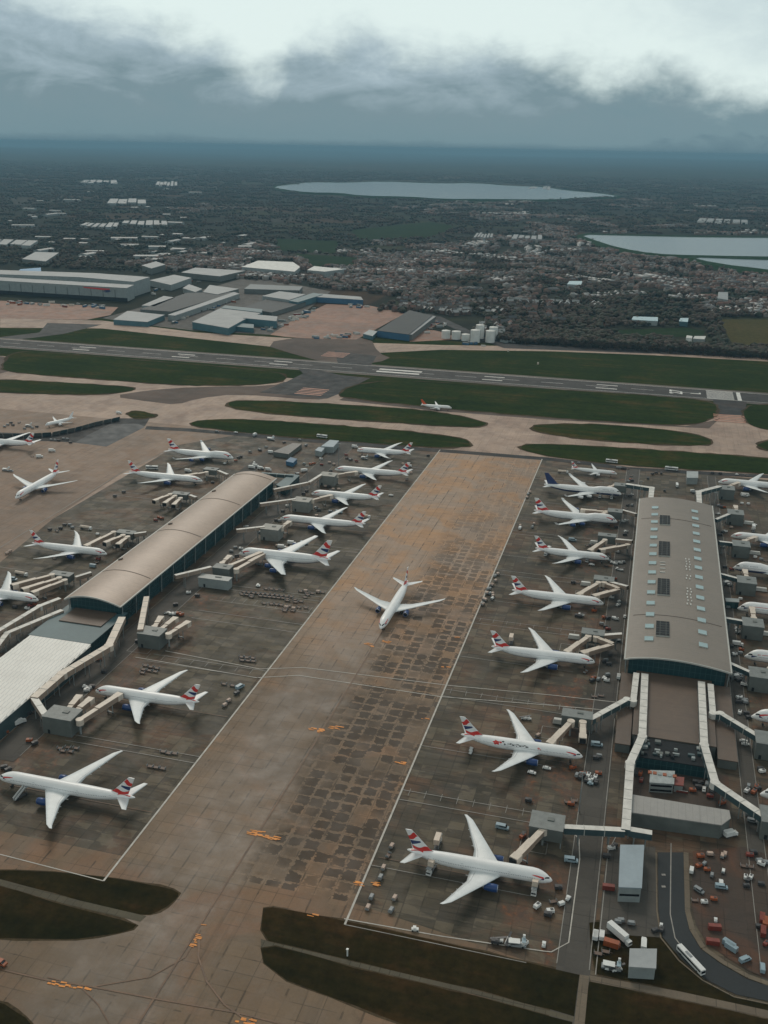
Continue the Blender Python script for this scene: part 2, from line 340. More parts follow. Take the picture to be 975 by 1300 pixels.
M_terr = ground_mat('countryside', terrain_fn)

# terrain disc with gently rolling ground far away
mb = MB(); rad = [0, 400, 900, 1600, 2600, 4000, 6000, 9000, 13000, 18000, 26000, 38000, 62000]; rows = []
rt = random.Random(3)
def hill(x, y):
    r = math.hypot(x, y); k = max(0.0, min(1.0, (r - 12000) / 9000))
    return -1.0 + k * (20 + 30 * math.sin(x / 3900.0 + 1.2) + 24 * math.sin(y / 5200.0 + x / 7000.0))
for r in rad:
    rows.append([(r * math.cos(a), r * math.sin(a), hill(r * math.cos(a), r * math.sin(a))) for a in [2 * math.pi * i / 180 for i in range(180)]])
mb.grid(rows, closed=True)
terr = mb.build('terrain', M_terr, smooth=True); tag(terr, kind='structure')
if terr.data.polygons[500].normal.z < 0: terr.data.flip_normals()

def rect(x0, y0, x1, y1): return [(x0, y0), (x1, y0), (x1, y1), (x0, y1)]
sheet('airfield_grass', rect(-2800, 60, 1000, 1640), -0.6, M_grass, world=True)
sheet('taxiway', rect(-2700, 70, 950, 1283), -0.5, M_taxi, world=True)
# aprons
sheet('stand_apron', rect(-470, 225, 180, 1006), -0.40, M_stand, world=True)
sheet('west_taxilane', [(-1500, 430), (-428, 430), (-470, 700), (-478, 830), (-470, 935), (-420, 1000), (-420, 1010), (-560, 1010), (-1500, 1010)], -0.34, M_west, world=True)
sheet('central_taxilane', rect(-203, 225, -96, 1006), -0.30, M_lane, world=True)
sheet('near_taxiway', [(-700, 60), (400, 60), (400, 250), (-96, 330), (-203, 330), (-700, 330)], -0.27, M_near, world=True)
# service roads at the heads of the stands
sheet('stand_road', rect(-10.5, 225, 2.5, 1000), -0.24, M_service, world=True)
sheet('stand_road', rect(-309, 380, -292, 1000), -0.24, M_service, world=True)
sheet('stand_road', rect(66.5, 330, 74, 1000), -0.24, M_service, world=True)
sheet('stand_road', rect(-374, 480, -358, 960), -0.24, M_service, world=True)
# runway and its asphalt links
sheet('runway', rect(-2700, 1337, 950, 1410), -0.42, M_rshould, world=True)
sheet('runway_strip', rect(-2700, 1345, 950, 1400), -0.30, M_runway, world=True)
sheet('runway_link', [(372, 462), (432, 476), (470, 480), (430, 500), (415, 506), (330, 498), (365, 484), (385, 474)], -0.36, M_asphalt)
sheet('runway_link', [(425, 445), (478, 452), (470, 466), (430, 466)], -0.36, M_asphalt)
sheet('runway_link', [(905, 505), (948, 508), (946, 527), (908, 526)], -0.36, M_asphalt)
sheet('dark_pad', [(95, 562), (135, 567), (184, 542), (176, 538), (140, 538), (112, 552)], -0.31, M_pad)
sheet('dark_ground', [(-30, 549), (0, 549), (62, 551), (112, 540), (150, 531), (190, 531), (184, 541), (140, 541), (112, 553), (96, 562), (60, 560), (-30, 561)], -0.325, M_asphalt)
sheet('apron_edge_strip', [(186, 541), (244, 544), (400, 558), (560, 570), (700, 581), (800, 593), (975, 603), (1050, 609), (1050, 613), (975, 607), (800, 597), (700, 585), (560, 574), (400, 562), (244, 548), (184, 545)], -0.26, M_asphalt)
M_sh = ground_mat('worn_shoulder', concrete((.135, .098, .080), (.085, .066, .056), slab=(40, 40), streak=False, rough=.8))
sheet('worn_shoulder', [(140, 503), (190, 495), (250, 491), (345, 490), (366, 483), (420, 505), (400, 508), (300, 500), (250, 506), (225, 514), (190, 510)], -0.47, M_sh, smooth=1)
sheet('worn_shoulder', [(-30, 452), (8, 452), (20, 460), (12, 474), (-30, 474)], -0.47, M_sh, smooth=1)
sheet('worn_shoulder', [(440, 503), (560, 517), (700, 529), (870, 541), (905, 534), (915, 530), (900, 544), (700, 533), (560, 522), (430, 508)], -0.47, M_sh)
sheet('worn_shoulder', [(400, 425), (470, 428), (480, 448), (500, 456), (440, 466), (380, 452), (330, 436)], -0.445, M_sh, smooth=1)
sheet('north_perimeter_road', [(0, 404), (130, 407), (250, 422), (380, 430), (430, 434), (560, 438), (700, 440), (830, 444), (975, 453), (975, 459), (830, 451), (700, 446), (560, 444), (480, 448), (470, 456), (420, 456), (380, 444), (250, 430), (130, 417), (0, 416)], -0.45, M_taxi)
sheet('west_link', [(60, 410), (130, 412), (80, 424), (0, 434), (0, 428), (50, 422)], -0.44, M_runway)
sheet('red_apron', [(-30, 380), (150, 390), (140, 400), (110, 406), (-30, 404)], -0.43, M_red)
sheet('red_apron', [(343, 425), (374, 405), (415, 386), (470, 388), (514, 398), (492, 410), (470, 422), (452, 431), (400, 430), (365, 428)], -0.43, M_red)
sheet('red_apron', [(520, 425), (556, 402), (562, 408), (545, 418), (600, 430), (520, 434)], -0.43, M_red)
sheet('industrial_yard', [(130, 404), (320, 350), (420, 370), (380, 402), (345, 425), (250, 420), (180, 412)], -0.46, M_service)
# highway beyond the perimeter
sheet('highway', [(640, 436), (760, 442), (975, 449), (975, 455), (860, 450), (640, 442)], -0.41, M_asphalt)
sheet('highway', [(540, 397), (560, 402), (600, 421), (640, 436), (640, 442), (600, 428), (556, 408), (538, 401)], -0.412, M_asphalt)

# grass islands (outlines follow the photograph)
G = [
 [(240, 534), (300, 531), (420, 539), (540, 549), (590, 557), (602, 566), (560, 569), (400, 557), (250, 543)],
 [(653, 568), (680, 562), (800, 569), (980, 581), (1050, 588), (1050, 608), (975, 601), (800, 591), (700, 580)],
 [(284, 512), (310, 507), (430, 513), (540, 520), (606, 532), (621, 539), (600, 543), (500, 536), (380, 528), (300, 520)],
 [(669, 542), (700, 537), (800, 540), (885, 551), (908, 561), (890, 566), (800, 562), (700, 553)],
 [(-30, 480), (100, 486), (188, 493), (130, 501), (60, 500), (-30, 496)],
 [(3, 462), (16, 446), (60, 447), (200, 459), (355, 471), (366, 481), (340, 488), (240, 490), (110, 480), (6, 472)],
 [(428, 500), (450, 488), (500, 482), (640, 490), (890, 506), (912, 514), (908, 531), (870, 541), (700, 530), (560, 518), (440, 505)],
 [(943, 520), (955, 512), (1050, 517), (1050, 552), (965, 545), (945, 534)],
 [(958, 564), (980, 557), (1050, 560), (1050, 575), (975, 573)],
 [(160, 524), (172, 521), (196, 525), (196, 530), (170, 532)],
]
M_fringe = ground_mat('worn_grass_edge', grass_fn((.050, .038, .020), (.075, .055, .034), (.11, .082, .056), 3.0))
rj = random.Random(31)
def ragged(pts, z, m_, name, n=2, amp=1.6, grow=0.0):
    pts = chaikin(list(pts), n); w = [P(*p) for p in pts]; c = sum(w, Vector()) / len(w); out = []
    for i in range(len(w)):
        a, b = w[i], w[(i + 1) % len(w)]; m_n = max(1, int((b - a).length / 9)); nn = Vector(((b - a).y, -(b - a).x, 0)).normalized()
        if nn.dot(a - c) < 0: nn = -nn
        for k in range(m_n):
            q = a + (b - a) * k / m_n + nn * (grow + rj.uniform(-amp, amp)); out.append((q.x, q.y))
    return sheet(name, out, z, m_, world=True)
for k, g_ in enumerate(G):
    ragged(g_, -0.245, M_fringe, 'worn_grass_edge', 2, 2.2, 2.6); ragged(g_, -0.22, M_grass, 'grass_verge', 2, 1.8, -.4)
# rough winter grass near the camera
B = [
 [(-60, 1105), (46, 1104), (134, 1113), (194, 1122), (227, 1131), (226, 1140), (208, 1154), (185, 1162), (138, 1154), (46, 1127), (-60, 1105)],
 [(-80, 1105), (0, 1124), (92, 1151), (174, 1171), (168, 1181), (111, 1191), (55, 1193), (-80, 1187)],
 [(-60, 1262), (0, 1270), (28, 1287), (44, 1304), (30, 1340), (-60, 1340)],
 [(334, 1152), (346, 1151), (437, 1168), (590, 1202), (736, 1237), (729, 1290), (600, 1255), (450, 1220), (341, 1194), (331, 1180)],
 [(331, 1204), (350, 1200), (450, 1228), (600, 1263), (727, 1297), (724, 1345), (620, 1334), (511, 1300), (450, 1276), (365, 1244), (336, 1222)],
 [(748, 1246), (860, 1268), (1060, 1311), (1060, 1370), (732, 1370), (738, 1300)],
 [(758, 1236), (748, 1190), (748, 1170), (830, 1165), (842, 1190), (866, 1219), (894, 1243), (933, 1263), (975, 1273), (1060, 1285), (1060, 1300), (860, 1258)],
]
for k, g_ in enumerate(B): n_ = 1 if k < 3 else 0; ragged(g_, -0.245, M_fringe, 'worn_grass_edge', n_, .5, .7); ragged(g_, -0.22, M_grassn, 'rough_grass', n_, .35, -.1)

# fields, and the reservoirs with their grass banks
sheet('stubble_field', [(912, 405), (975, 406), (1040, 406), (1040, 442), (930, 437)], -0.5, M_fieldy)
sheet('green_field', [(780, 419), (870, 416), (895, 420), (892, 427), (800, 428)], -0.5, M_fieldg)
sheet('ploughed_field', [(722, 410), (770, 405), (775, 414), (725, 417)], -0.5, M_fieldr)
sheet('green_field', [(445, 292), (545, 282), (585, 288), (540, 302), (455, 304)], -0.5, M_fieldg)
sheet('green_field', [(352, 303), (430, 306), (425, 322), (350, 318)], -0.5, M_fieldg)
sheet('green_field', [(375, 322), (455, 327), (450, 340), (390, 338)], -0.5, M_fieldg)
def water_fn(t, b, pos):
    b.inputs['Roughness'].default_value = 0.16; b.inputs['Specular IOR Level'].default_value = 0.09
    nz = noise(t, scalev(t, pos, (0.004, 0.02, 1)), 1.0, 3)
    t.links.new(ramp(t, nz, [(0.3, (.03, .05, .06)), (0.7, (.06, .085, .095))]), b.inputs['Base Color'])
M_water = ground_mat('reservoir_water', water_fn)
M_bank = ground_mat('bank_grass', grass_fn((.018, .045, .02), (.022, .05, .022), (.026, .05, .022)))
def reservoir(pts, zw, bank):
    w = [P(a, b, zw) for a, b in chaikin(pts, 1)]
    mb = MB(); mb.add(w, [tuple(range(len(w)))]); o = mb.build('reservoir', M_water, recalc=False)
    if o.data.polygons[0].normal.z < 0: o.data.flip_normals()
    tag(o, kind='structure')
    c = sum(w, Vector()) / len(w); rim = []
    mb = MB(); rows = [[], [], [], []]
    for p in w:
        d = (p - c).normalized()
        rows[0].append(tuple(p + Vector((0, 0, .2)) - d * 3)); rows[1].append(tuple(p + d * 8 + Vector((0, 0, 3)))); rows[2].append(tuple(p + d * 16 + Vector((0, 0, 3)))); rows[3].append(tuple(Vector((p.x, p.y, 0)) + d * bank + Vector((0, 0, -1.4))))
    mb.grid(rows, closed=True); tag(mb.build('reservoir_bank', M_bank, smooth=True), kind='structure')
reservoir([(345, 237), (372, 234), (392, 231), (440, 232), (480, 230), (560, 233), (600, 232), (650, 236), (690, 237), (720, 242), (760, 245), (792, 250), (740, 251), (700, 254), (620, 253), (560, 253), (520, 250), (460, 249), (430, 245), (395, 245), (360, 241)], 9, 30)
reservoir([(732, 297), (800, 299), (900, 301), (1060, 302), (1060, 328), (880, 325), (830, 323), (790, 316), (760, 307)], 9, 45)
reservoir([(868, 325.5), (960, 329.5), (1060, 331), (1060, 354), (975, 343), (915, 336)], 9, 45)

# ---------------------------------------------------------------- painted markings
M_white = mat('line_paint_white', (.42, .40, .36), 0.6, 0.25, 0.25)
M_pale = mat('line_paint_worn', (.24, .23, .21), 0.6, 0.35, 0.15)
M_yellow = mat('line_paint_ochre', (.125, .066, .032), 0.6, 0.5, 0.12)
M_orange = mat('line_paint_orange', (.66, .23, .025), 0.6, 0.3, 0.2)
def line_world(mb, a, b, w, z, mi=0):
    a, b = Vector((a[0], a[1], z)), Vector((b[0], b[1], z)); d = (b - a).normalized(); s_ = Vector((-d.y, d.x, 0)) * w / 2
    mb.add([a - s_, b - s_, b + s_, a + s_], [(0, 1, 2, 3)], mi)
def path_world(mb, pts, w, z, mi=0):
    rows = []
    for i, p in enumerate(pts):
        a = Vector(pts[max(0, i - 1)]); b = Vector(pts[min(len(pts) - 1, i + 1)]); d = (b - a); d = Vector((d.x, d.y)).normalized(); s_ = Vector((-d.y, d.x)) * w / 2
        rows.append([(p[0] - s_.x, p[1] - s_.y, z), (p[0] + s_.x, p[1] + s_.y, z)])
    mb.grid(rows, mi)
def finish_flat(mb, name, mats):
    o = mb.build(name, mats, recalc=False)
    bm = bmesh.new(); bm.from_mesh(o.data)
    for f in bm.faces:
        f.normal_update()
        if f.normal.z < 0: f.normal_flip()
    bm.to_mesh(o.data); bm.free(); tag(o, kind='structure'); return o
mk = MB(); ZM = -0.15
line_world(mk, (-203, 313), (-203, 1006), 0.9, ZM); line_world(mk, (-96, 317), (-96, 1006), 0.9, ZM)
# service road crossing the central taxilane: two lines with a kink
for pts in ([(210, 826), (330, 849), (385, 847), (572, 870), (700, 882), (800, 893)], [(172, 834), (325, 860), (379, 857), (559, 884), (700, 895), (790, 903)]):
    path_world(mk, [tuple(P(*p).xy) for p in pts], 0.55, ZM + .004)
# stand boundary lines, right of the lane
rs = random.Random(11)
for y0 in (317, 405, 413, 508, 516, 608, 616, 695, 703, 783, 790, 862, 870, 938, 945):
    line_world(mk, (-96, y0), (-22, y0), 0.40, ZM + .008, 1)
for yc in (361, 460, 565, 653, 740, 825, 900, 968):
    line_world(mk, (-96, yc - 6), (-25, yc - 6), 0.35, ZM + .012, 1)
for y0 in (405, 411, 497, 506, 560, 572, 590, 610, 617, 704, 710, 782, 788, 858, 864, 928, 936):
    line_world(mk, (-203, y0), (-278, y0), 0.40, ZM + .008, 1)
line_world(mk, (-203, 313), (-300, 318), 0.5, ZM + .01, 0)
for y0 in (597, 680, 690, 770, 780, 860, 870): line_world(mk, (-382, y0), (-452, y0), 0.35, ZM + .008, 1)
line_world(mk, (-471, 560), (-478, 830), .6, ZM + .006, 1); line_world(mk, (-478, 830), (-468, 935), .6, ZM + .006, 1)
# edges of the head-of-stand roads
for xx in (-10.5, 2.0): line_world(mk, (xx, 320), (xx, 1000), 0.35, ZM + .016, 1)
for xx in (-310, -292): line_world(mk, (xx, 385), (xx, 1000), 0.3, ZM + .016, 1)
for xx in (66.5, 74): line_world(mk, (xx, 340), (xx, 1000), 0.3, ZM + .016, 1)
# near edge line of the first stand and its chamfer
path_world(mk, [tuple(P(*p).xy) for p in [(437, 1166), (560, 1188), (690, 1207), (700, 1208), (722, 1196), (736, 1090), (735, 1065), (723, 1050)]], 0.5, ZM + .02, 0)
path_world(mk, [tuple(P(*p).xy) for p in [(756, 1237), (765, 1150), (772, 1080), (782, 1062)]], 0.4, ZM + .02, 1)
# parking bays between the stands (equipment areas)
def bays(x0, x1, y0, n, h, mi=1):
    for i in range(n + 1):
        xx = x0 + (x1 - x0) * i / n; line_world(mk, (xx, y0), (xx, y0 + h), 0.25, ZM + .024, mi)
bays(-92, -20, 409, 9, 6); bays(-92, -20, 512, 8, 6); bays(-92, -20, 612, 8, 5); bays(-280, -212, 500, 7, 6); bays(-270, -206, 590, 8, 9)
for a in ((-34, -22, 384, 392), (-36, -24, 480, 492), (-36, -24, 585, 595), (-34, -23, 672, 682), (-300, -284, 420, 432), (-296, -282, 505, 520)):
    x0, x1, y0, y1 = a
    for p, q in (((x0, y0), (x1, y0)), ((x1, y0), (x1, y1)), ((x1, y1), (x0, y1)), ((x0, y1), (x0, y0))): line_world(mk, p, q, 0.3, ZM + .028, 1)
finish_flat(mk, 'apron_markings', [M_white, M_pale])
mk = MB()
# ochre guide lines: lane centreline, stand lead-ins, and the curves at the near junction
path_world(mk, [(-150.5, 600), (-150.5, 430), (-152, 330), (-153, 235), (-154, 140)], 0.8, ZM + .03)
for yc in (361, 460, 565, 653, 740, 825, 900, 968): line_world(mk, (-94, yc), (-20, yc), 0.4, ZM + .034)
for yc in (362, 451, 665, 749, 820, 894, 968): line_world(mk, (-205, yc), (-282, yc), 0.4, ZM + .038)
path_world(mk, [tuple(P(*p).xy) for p in [(0, 1230), (60, 1244), (110, 1251), (200, 1268), (300, 1285), (400, 1310)]], 0.7, ZM + .042)
path_world(mk, [tuple(P(*p).xy) for p in [(255, 1180), (235, 1215), (190, 1240), (120, 1252)]], 0.5, ZM + .046)
path_world(mk, [tuple(P(*p).xy) for p in [(253, 1190), (252, 1215), (262, 1245), (285, 1275), (320, 1300), (350, 1320)]], 0.7, ZM + .050)
path_world(mk, [tuple(P(*p).xy) for p in [(60, 1240), (100, 1250), (125, 1275), (145, 1310)]], 0.5, ZM + .054)
finish_flat(mk, 'guide_lines', M_yellow)
mk = MB(); rs = random.Random(5)
def splash(px, py, n, rx_, ry_):
    c = P(px, py)
    for i in range(n):
        x = c.x + rs.uniform(-rx_, rx_); y = c.y + rs.uniform(-ry_, ry_); line_world(mk, (x, y), (x + rs.uniform(1.2, 3.4), y + rs.uniform(-.3, .3)), rs.uniform(.35, .9), ZM + .06 + i * .0016)
for a in ((322, 1056, 16, 3.5, 1.8), (341, 1063, 12, 3, 1.6), (400, 926, 12, 4, 1.8), (424, 923, 10, 3, 1.6), (467, 818, 8, 3.6, 1.8), (487, 814, 8, 3, 1.6), (449, 1120, 7, 3, 1.2), (475, 1121, 5, 1.8, 1), (505, 967, 5, 3, 1.2), (511, 968, 3, 1.5, 1), (536, 911, 4, 2, 1), (563, 846, 4, 2, 1), (580, 809, 4, 2, 1), (395, 1161, 3, 1.6, .7), (250, 1186, 9, .9, 7), (85, 1250, 14, 8, 1.2), (315, 1297, 8, 5, 1.5)):
    splash(*a)
finish_flat(mk, 'stand_number_paint', M_orange)
mk = MB()
for px, py in ((426, 450), (396, 497), (926, 531)):
    c = P(px, py)
    for i in range(5): line_world(mk, (c.x - 18, c.y - 16 + i * 8), (c.x + 18, c.y - 16 + i * 8), 3.0, ZM)
finish_flat(mk, 'holding_position_paint', mat('paint_salmon', (.50, .23, .15), 0.6, .3, .1))

# runway paint
M_rw = mat('runway_paint', (.62, .61, .58), 0.55, 0.2, 0.1); mk = MB(); yc = 1374
def bar(px, py, ln, w, dy=0):
    x = P(px, py).x; mk.add([(x - ln / 2, yc + dy - w / 2, -.2), (x + ln / 2, yc + dy - w / 2, -.2), (x + ln / 2, yc + dy + w / 2, -.2), (x - ln / 2, yc + dy + w / 2, -.2)], [(0, 1, 2, 3)])
for dy in (-8, 8): bar(505, 473, 62, 7, dy)                      # aiming point
for px, py in ((105, 443), (227, 454), (352, 463), (625, 482), (770, 492)):
    for dy in (-10, 10): bar(px, py, 28, 3.4, dy)
for i in range(12): bar(914, 501, 34, 1.9, -23 + i * 4.2)       # threshold keys
bar(938, 503, 5, 48)
for x in range(-2600, 100, 60): mk.add([(x, yc - .5, -.19), (x + 30, yc - .5, -.19), (x + 30, yc + .5, -.19), (x, yc + .5, -.19)], [(0, 1, 2, 3)])
for dy in (-25.5, 25.5): mk.add([(-2700, yc + dy - .5, -.19), (950, yc + dy - .5, -.19), (950, yc + dy + .5, -.19), (-2700, yc + dy + .5, -.19)], [(0, 1, 2, 3)])
finish_flat(mk, 'runway_markings', M_rw)
def flat_text(s_, x, y, z, size, rz, name, sx=1.0):
    cu = bpy.data.curves.new(name, 'FONT'); cu.body = s_; cu.size = size; cu.align_x = 'CENTER'; cu.align_y = 'CENTER'; cu.offset = size * 0.02
    to = bpy.data.objects.new(name, cu); dg = bpy.context.evaluated_depsgraph_get()
    COL.objects.link(to); dg.update(); me = bpy.data.meshes.new_from_object(to.evaluated_get(dg)); bpy.data.objects.remove(to)
    me.materials.clear(); me.materials.append(M_rw)
    o = bpy.data.objects.new(name, me); COL.objects.link(o); o.location = (x, y, z); o.rotation_euler = (0, 0, rz); o.scale = (sx, 1, 1); return tag(o, kind='structure')
flat_text('27', 39, yc, -.2, 23, R_(90), 'runway_number'); flat_text('L', 64, yc, -.2, 18, R_(90), 'runway_letter')

# road to the lower right, a light kerb beside it, concrete paths through the grass
M_road = ground_mat('road_asphalt', concrete((.040, .044, .046), (.030, .034, .037), slab=(80, 80), streak=False, rough=0.6))
M_kerb = ground_mat('kerb_concrete', concrete((.20, .165, .12), (.13, .105, .08), slab=(6, 6), streak=False, rough=0.8))
sheet('access_road', [(835, 1082), (869, 1082), (870, 1156), (875, 1180), (889, 1204), (914, 1223), (947, 1242), (975, 1252), (1060, 1275), (1060, 1292), (975, 1271), (933, 1262), (894, 1242), (865, 1218), (841, 1189), (836, 1156)], -0.2, M_road)
def kerb(name, pts, w, h=0.13):
    mb = MB(); q = [P(*p) for p in pts]
    for i in range(len(q) - 1): mb.beam(q[i] + Vector((0, 0, -.2 + h / 2)), q[i + 1] + Vector((0, 0, -.2 + h / 2)), w, h)
    tag(mb.build(name, M_kerb), kind='structure')
kerb('road_kerb', [(871, 1082), (873, 1156), (879, 1180), (893, 1203), (918, 1221), (950, 1239), (975, 1248), (1060, 1270)], 2.2)
kerb('road_kerb', [(833, 1082), (834, 1156), (839, 1190), (862, 1219), (892, 1244), (932, 1265), (975, 1274)], 0.6)
mk = MB()
path_world(mk, [tuple(P(*p).xy) for p in [(852, 1070), (851, 1160), (857, 1190), (872, 1210)]], 0.45, -.18)
for px, py in ((842, 1110), (842, 1125)): line_world(mk, P(px - 2, py).xy, P(px + 3, py).xy, 1.2, -.18)
finish_flat(mk, 'road_markings', M_pale)
M_path = ground_mat('path_slabs', concrete((.19, .155, .115), (.125, .10, .078), slab=(7, 7), streak=False, rough=0.8))
sheet('slab_path', [(736, 1237), (748, 1239), (738, 1345), (724, 1345)], -0.2, M_path)
sheet('slab_path', [(748, 1238), (860, 1258), (1060, 1301), (1060, 1311), (860, 1268), (750, 1246)], -0.2, M_path)
M_drain = ground_mat('gravel_drain', concrete((.12, .105, .075), (.085, .074, .055), slab=(4, 4), streak=False, rough=0.9))
sheet('gravel_drain', [(331, 1192), (341, 1195), (450, 1221), (600, 1256), (729, 1291), (727, 1297), (600, 1262), (450, 1227), (350, 1200), (331, 1203)], -0.21, M_drain)
sheet('gravel_drain', [(-60, 1106), (0, 1116), (100, 1143), (186, 1163), (178, 1170), (92, 1150), (0, 1124), (-60, 1110)], -0.21, M_drain)
# brown, littered ground at the stand heads and the yards right of the road
M_dirt = ground_mat('worn_ground', concrete((.085, .062, .048), (.050, .040, .034), slab=(9, 7), streak=False, rough=0.7, brown=(.15, .066, .036), browny=.75))
sheet('yard', [(880, 1080), (945, 1075), (975, 1085), (1060, 1090), (1060, 1262), (975, 1243), (950, 1232), (925, 1217), (898, 1198), (884, 1175), (878, 1150)], -0.21, M_dirt)
sheet('yard', [(772, 1075), (832, 1075), (834, 1160), (838, 1190), (760, 1185), (766, 1120)], -0.21, M_service)
sheet('yard', [(800, 960), (925, 985), (928, 1055), (800, 1040)], -0.215, M_dirt)
# ================================================================ aircraft
W_white = mat('aircraft_white', (.84, .84, .84), 0.32, 0.05, 0.2)
W_wing = mat('aircraft_wing_grey', (.68, .71, .72), 0.4, 0.08, 0.25)
W_blue = mat('aircraft_navy', (.018, .035, .13), 0.35, 0.1, 0.3)
W_blueb = mat('nacelle_blue', (.015, .05, .17), 0.3, 0.1, 0.3)
W_red = mat('livery_red', (.62, .035, .028), 0.4, 0.08, 0.3)
W_dark = mat('cockpit_glass', (.01, .012, .016), 0.15, 0.0)
W_metal = mat('bare_metal', (.45, .46, .48), 0.35, 0.1, 0.5, metal=0.9)
W_tyre = mat('tyre_rubber', (.02, .02, .02), 0.8, 0.1)
W_fan = mat('fan_black', (.03, .03, .035), 0.4, 0.1)
W_pink = mat('livery_coral', (.70, .22, .20), 0.4, 0.1)
W_grey = mat('livery_grey', (.30, .33, .36), 0.4, 0.05)
W_orange = mat('livery_orange_red', (.75, .10, .02), 0.4, 0.05)
W_lip = mat('nacelle_lip', (.65, .67, .70), 0.3, 0.05, metal=0.6)

class Craft: pass
SPEC = dict(
 twin_long=dict(L=73.9, R=3.1, span=64.8, zc=5.6, eng=[(.30, 1.65, 7.2)], fin=(9.9, 8.6), kind='T'),
 twin=dict(L=63.7, R=3.1, span=60.9, zc=5.6, eng=[(.31, 1.65, 7.0)], fin=(9.9, 8.4), kind='T'),
 twin_small=dict(L=56.7, R=2.9, span=60.1, zc=5.4, eng=[(.32, 1.55, 6.0)], fin=(9.4, 7.8), kind='R'),
 twin_mid=dict(L=62.8, R=2.9, span=60.1, zc=5.4, eng=[(.32, 1.55, 6.0)], fin=(9.4, 7.8), kind='R'),
 quad=dict(L=70.6, R=3.25, span=64.4, zc=5.7, eng=[(.36, 1.25, 5.2), (.64, 1.25, 5.2)], fin=(10.4, 10.0), kind='J'),
 double=dict(L=72.7, R=3.57, span=79.8, zc=6.3, eng=[(.37, 1.55, 6.2), (.66, 1.55, 6.2)], fin=(13.6, 11.0), kind='D'),
 narrow=dict(L=37.6, R=1.98, span=34.1, zc=3.9, eng=[(.33, 1.05, 4.2)], fin=(6.0, 5.0), kind='N'),
 narrow_long=dict(L=44.5, R=1.98, span=34.5, zc=3.9, eng=[(.33, 1.05, 4.2)], fin=(6.0, 5.0), kind='N'),
)
PROF = [(0, .03, -.42), (.004, .16, -.41), (.012, .30, -.38), (.025, .46, -.32), (.045, .66, -.23), (.07, .83, -.12), (.10, .95, -.03), (.135, 1, 0), (.30, 1, 0), (.50, 1, 0), (.64, 1, 0), (.70, .975, .025), (.76, .90, .09), (.82, .77, .19), (.88, .59, .31), (.93, .42, .42), (.965, .28, .49), (.99, .16, .53), (1.0, .06, .54)]
def lerp_prof(s):
    for a, b in zip(PROF, PROF[1:]):
        if a[0] <= s <= b[0]:
            t = (s - a[0]) / (b[0] - a[0]); return a[1] + (b[1] - a[1]) * t, a[2] + (b[2] - a[2]) * t
    return PROF[-1][1:]
def fus_pt(S, s, th, off=0.0):
    """s = fraction from the nose; th = angle from the starboard horizontal, up positive"""
    L_, R0 = S['L'], S['R']
    r, zo = lerp_prof(s); r *= R0; up = 1.0; dn = 1.0
    if S['kind'] == 'J': up = 1.0 + .42 * max(0, min(1, (s - .01) / .05)) * max(0, min(1, (.36 - s) / .09))
    if S['kind'] == 'D': up = 1.22 if s > .06 else 1.0 + .22 * s / .06; dn = 1.12
    if S['kind'] == 'D' and s > .7: up = 1.22 - .1 * (s - .7) / .3
    c, sn = math.cos(th), math.sin(th)
    x = L_ * .5 - s * L_
    return (x, (r + off) * c * (-1), S['zc'] + zo * R0 + (r * (up if sn > 0 else dn) + off) * sn)
def wing_sections(S):
    L_, sp = S['L'], S['span'] / 2; k = S['kind']; R0 = S['R']
    zr = S['zc'] - R0 * .62
    if k == 'J': root, sec = .285, [(0.0, 16.0, 0), (.10, 14.6, 0), (.40, 8.6, 0), (.97, 3.6, 0), (1, 3.0, 0)]; sweep = 39
    elif k == 'D': root, sec = .27, [(0.0, 19.5, 0), (.09, 17.8, 0), (.36, 10.8, 0), (.95, 4.2, 0), (1, 3.4, 0)]; sweep = 35
    elif k == 'N': root, sec = .355, [(0.0, 7.0, 0), (.12, 6.2, 0), (.38, 3.9, 0), (.96, 1.7, 0), (1, 1.2, 0)]; sweep = 27
    elif k == 'R': root, sec = .315, [(0.0, 13.0, 0), (.10, 11.8, 0), (.36, 7.0, 0), (.80, 3.9, 0), (.93, 2.3, 1.2), (1, .8, 3.0)]; sweep = 34
    else: root, sec = (.345 if S['L'] > 70 else .315), [(0.0, 14.6, 0), (.10, 13.2, 0), (.35, 8.2, 0), (.92, 3.0, 0), (1, 1.4, 1.4)] if True else None; sweep = 34
    out = []
    for f, c, ex in sec:
        y = f * sp; xl = L_ * .5 - root * L_ - y * math.tan(R_(sweep)) - ex
        z = zr + y * math.tan(R_(6.0)) + (f * f) * sp * .035
        out.append((y, xl, c, z, (.13 if f < .2 else .105) * c))
    return out
AF = [(0, 0), (.03, .35), (.12, .75), (.32, 1.0), (.60, .78), (.85, .35), (1, .04)]
def foil(sec, side, mb, mi=0):
    rows = []
    for y, xl, c, z, t in sec:
        r = [(xl - u * c, side * y, z + h * t * .6) for u, h in AF] + [(xl - u * c, side * y, z - h * t * .4) for u, h in AF[::-1][1:-1]]
        rows.append(r)
    mb.grid(rows, mi, closed=True); n = len(rows[0]); mb.add(rows[-1], [tuple(range(n))], mi)
def wing_at(S, f):
    sec = wing_sections(S); y = f * S['span'] / 2
    for a, b in zip(sec, sec[1:]):
        if a[0] <= y <= b[0]:
            t = (y - a[0]) / (b[0] - a[0]); return [a[i] + (b[i] - a[i]) * t for i in range(5)]
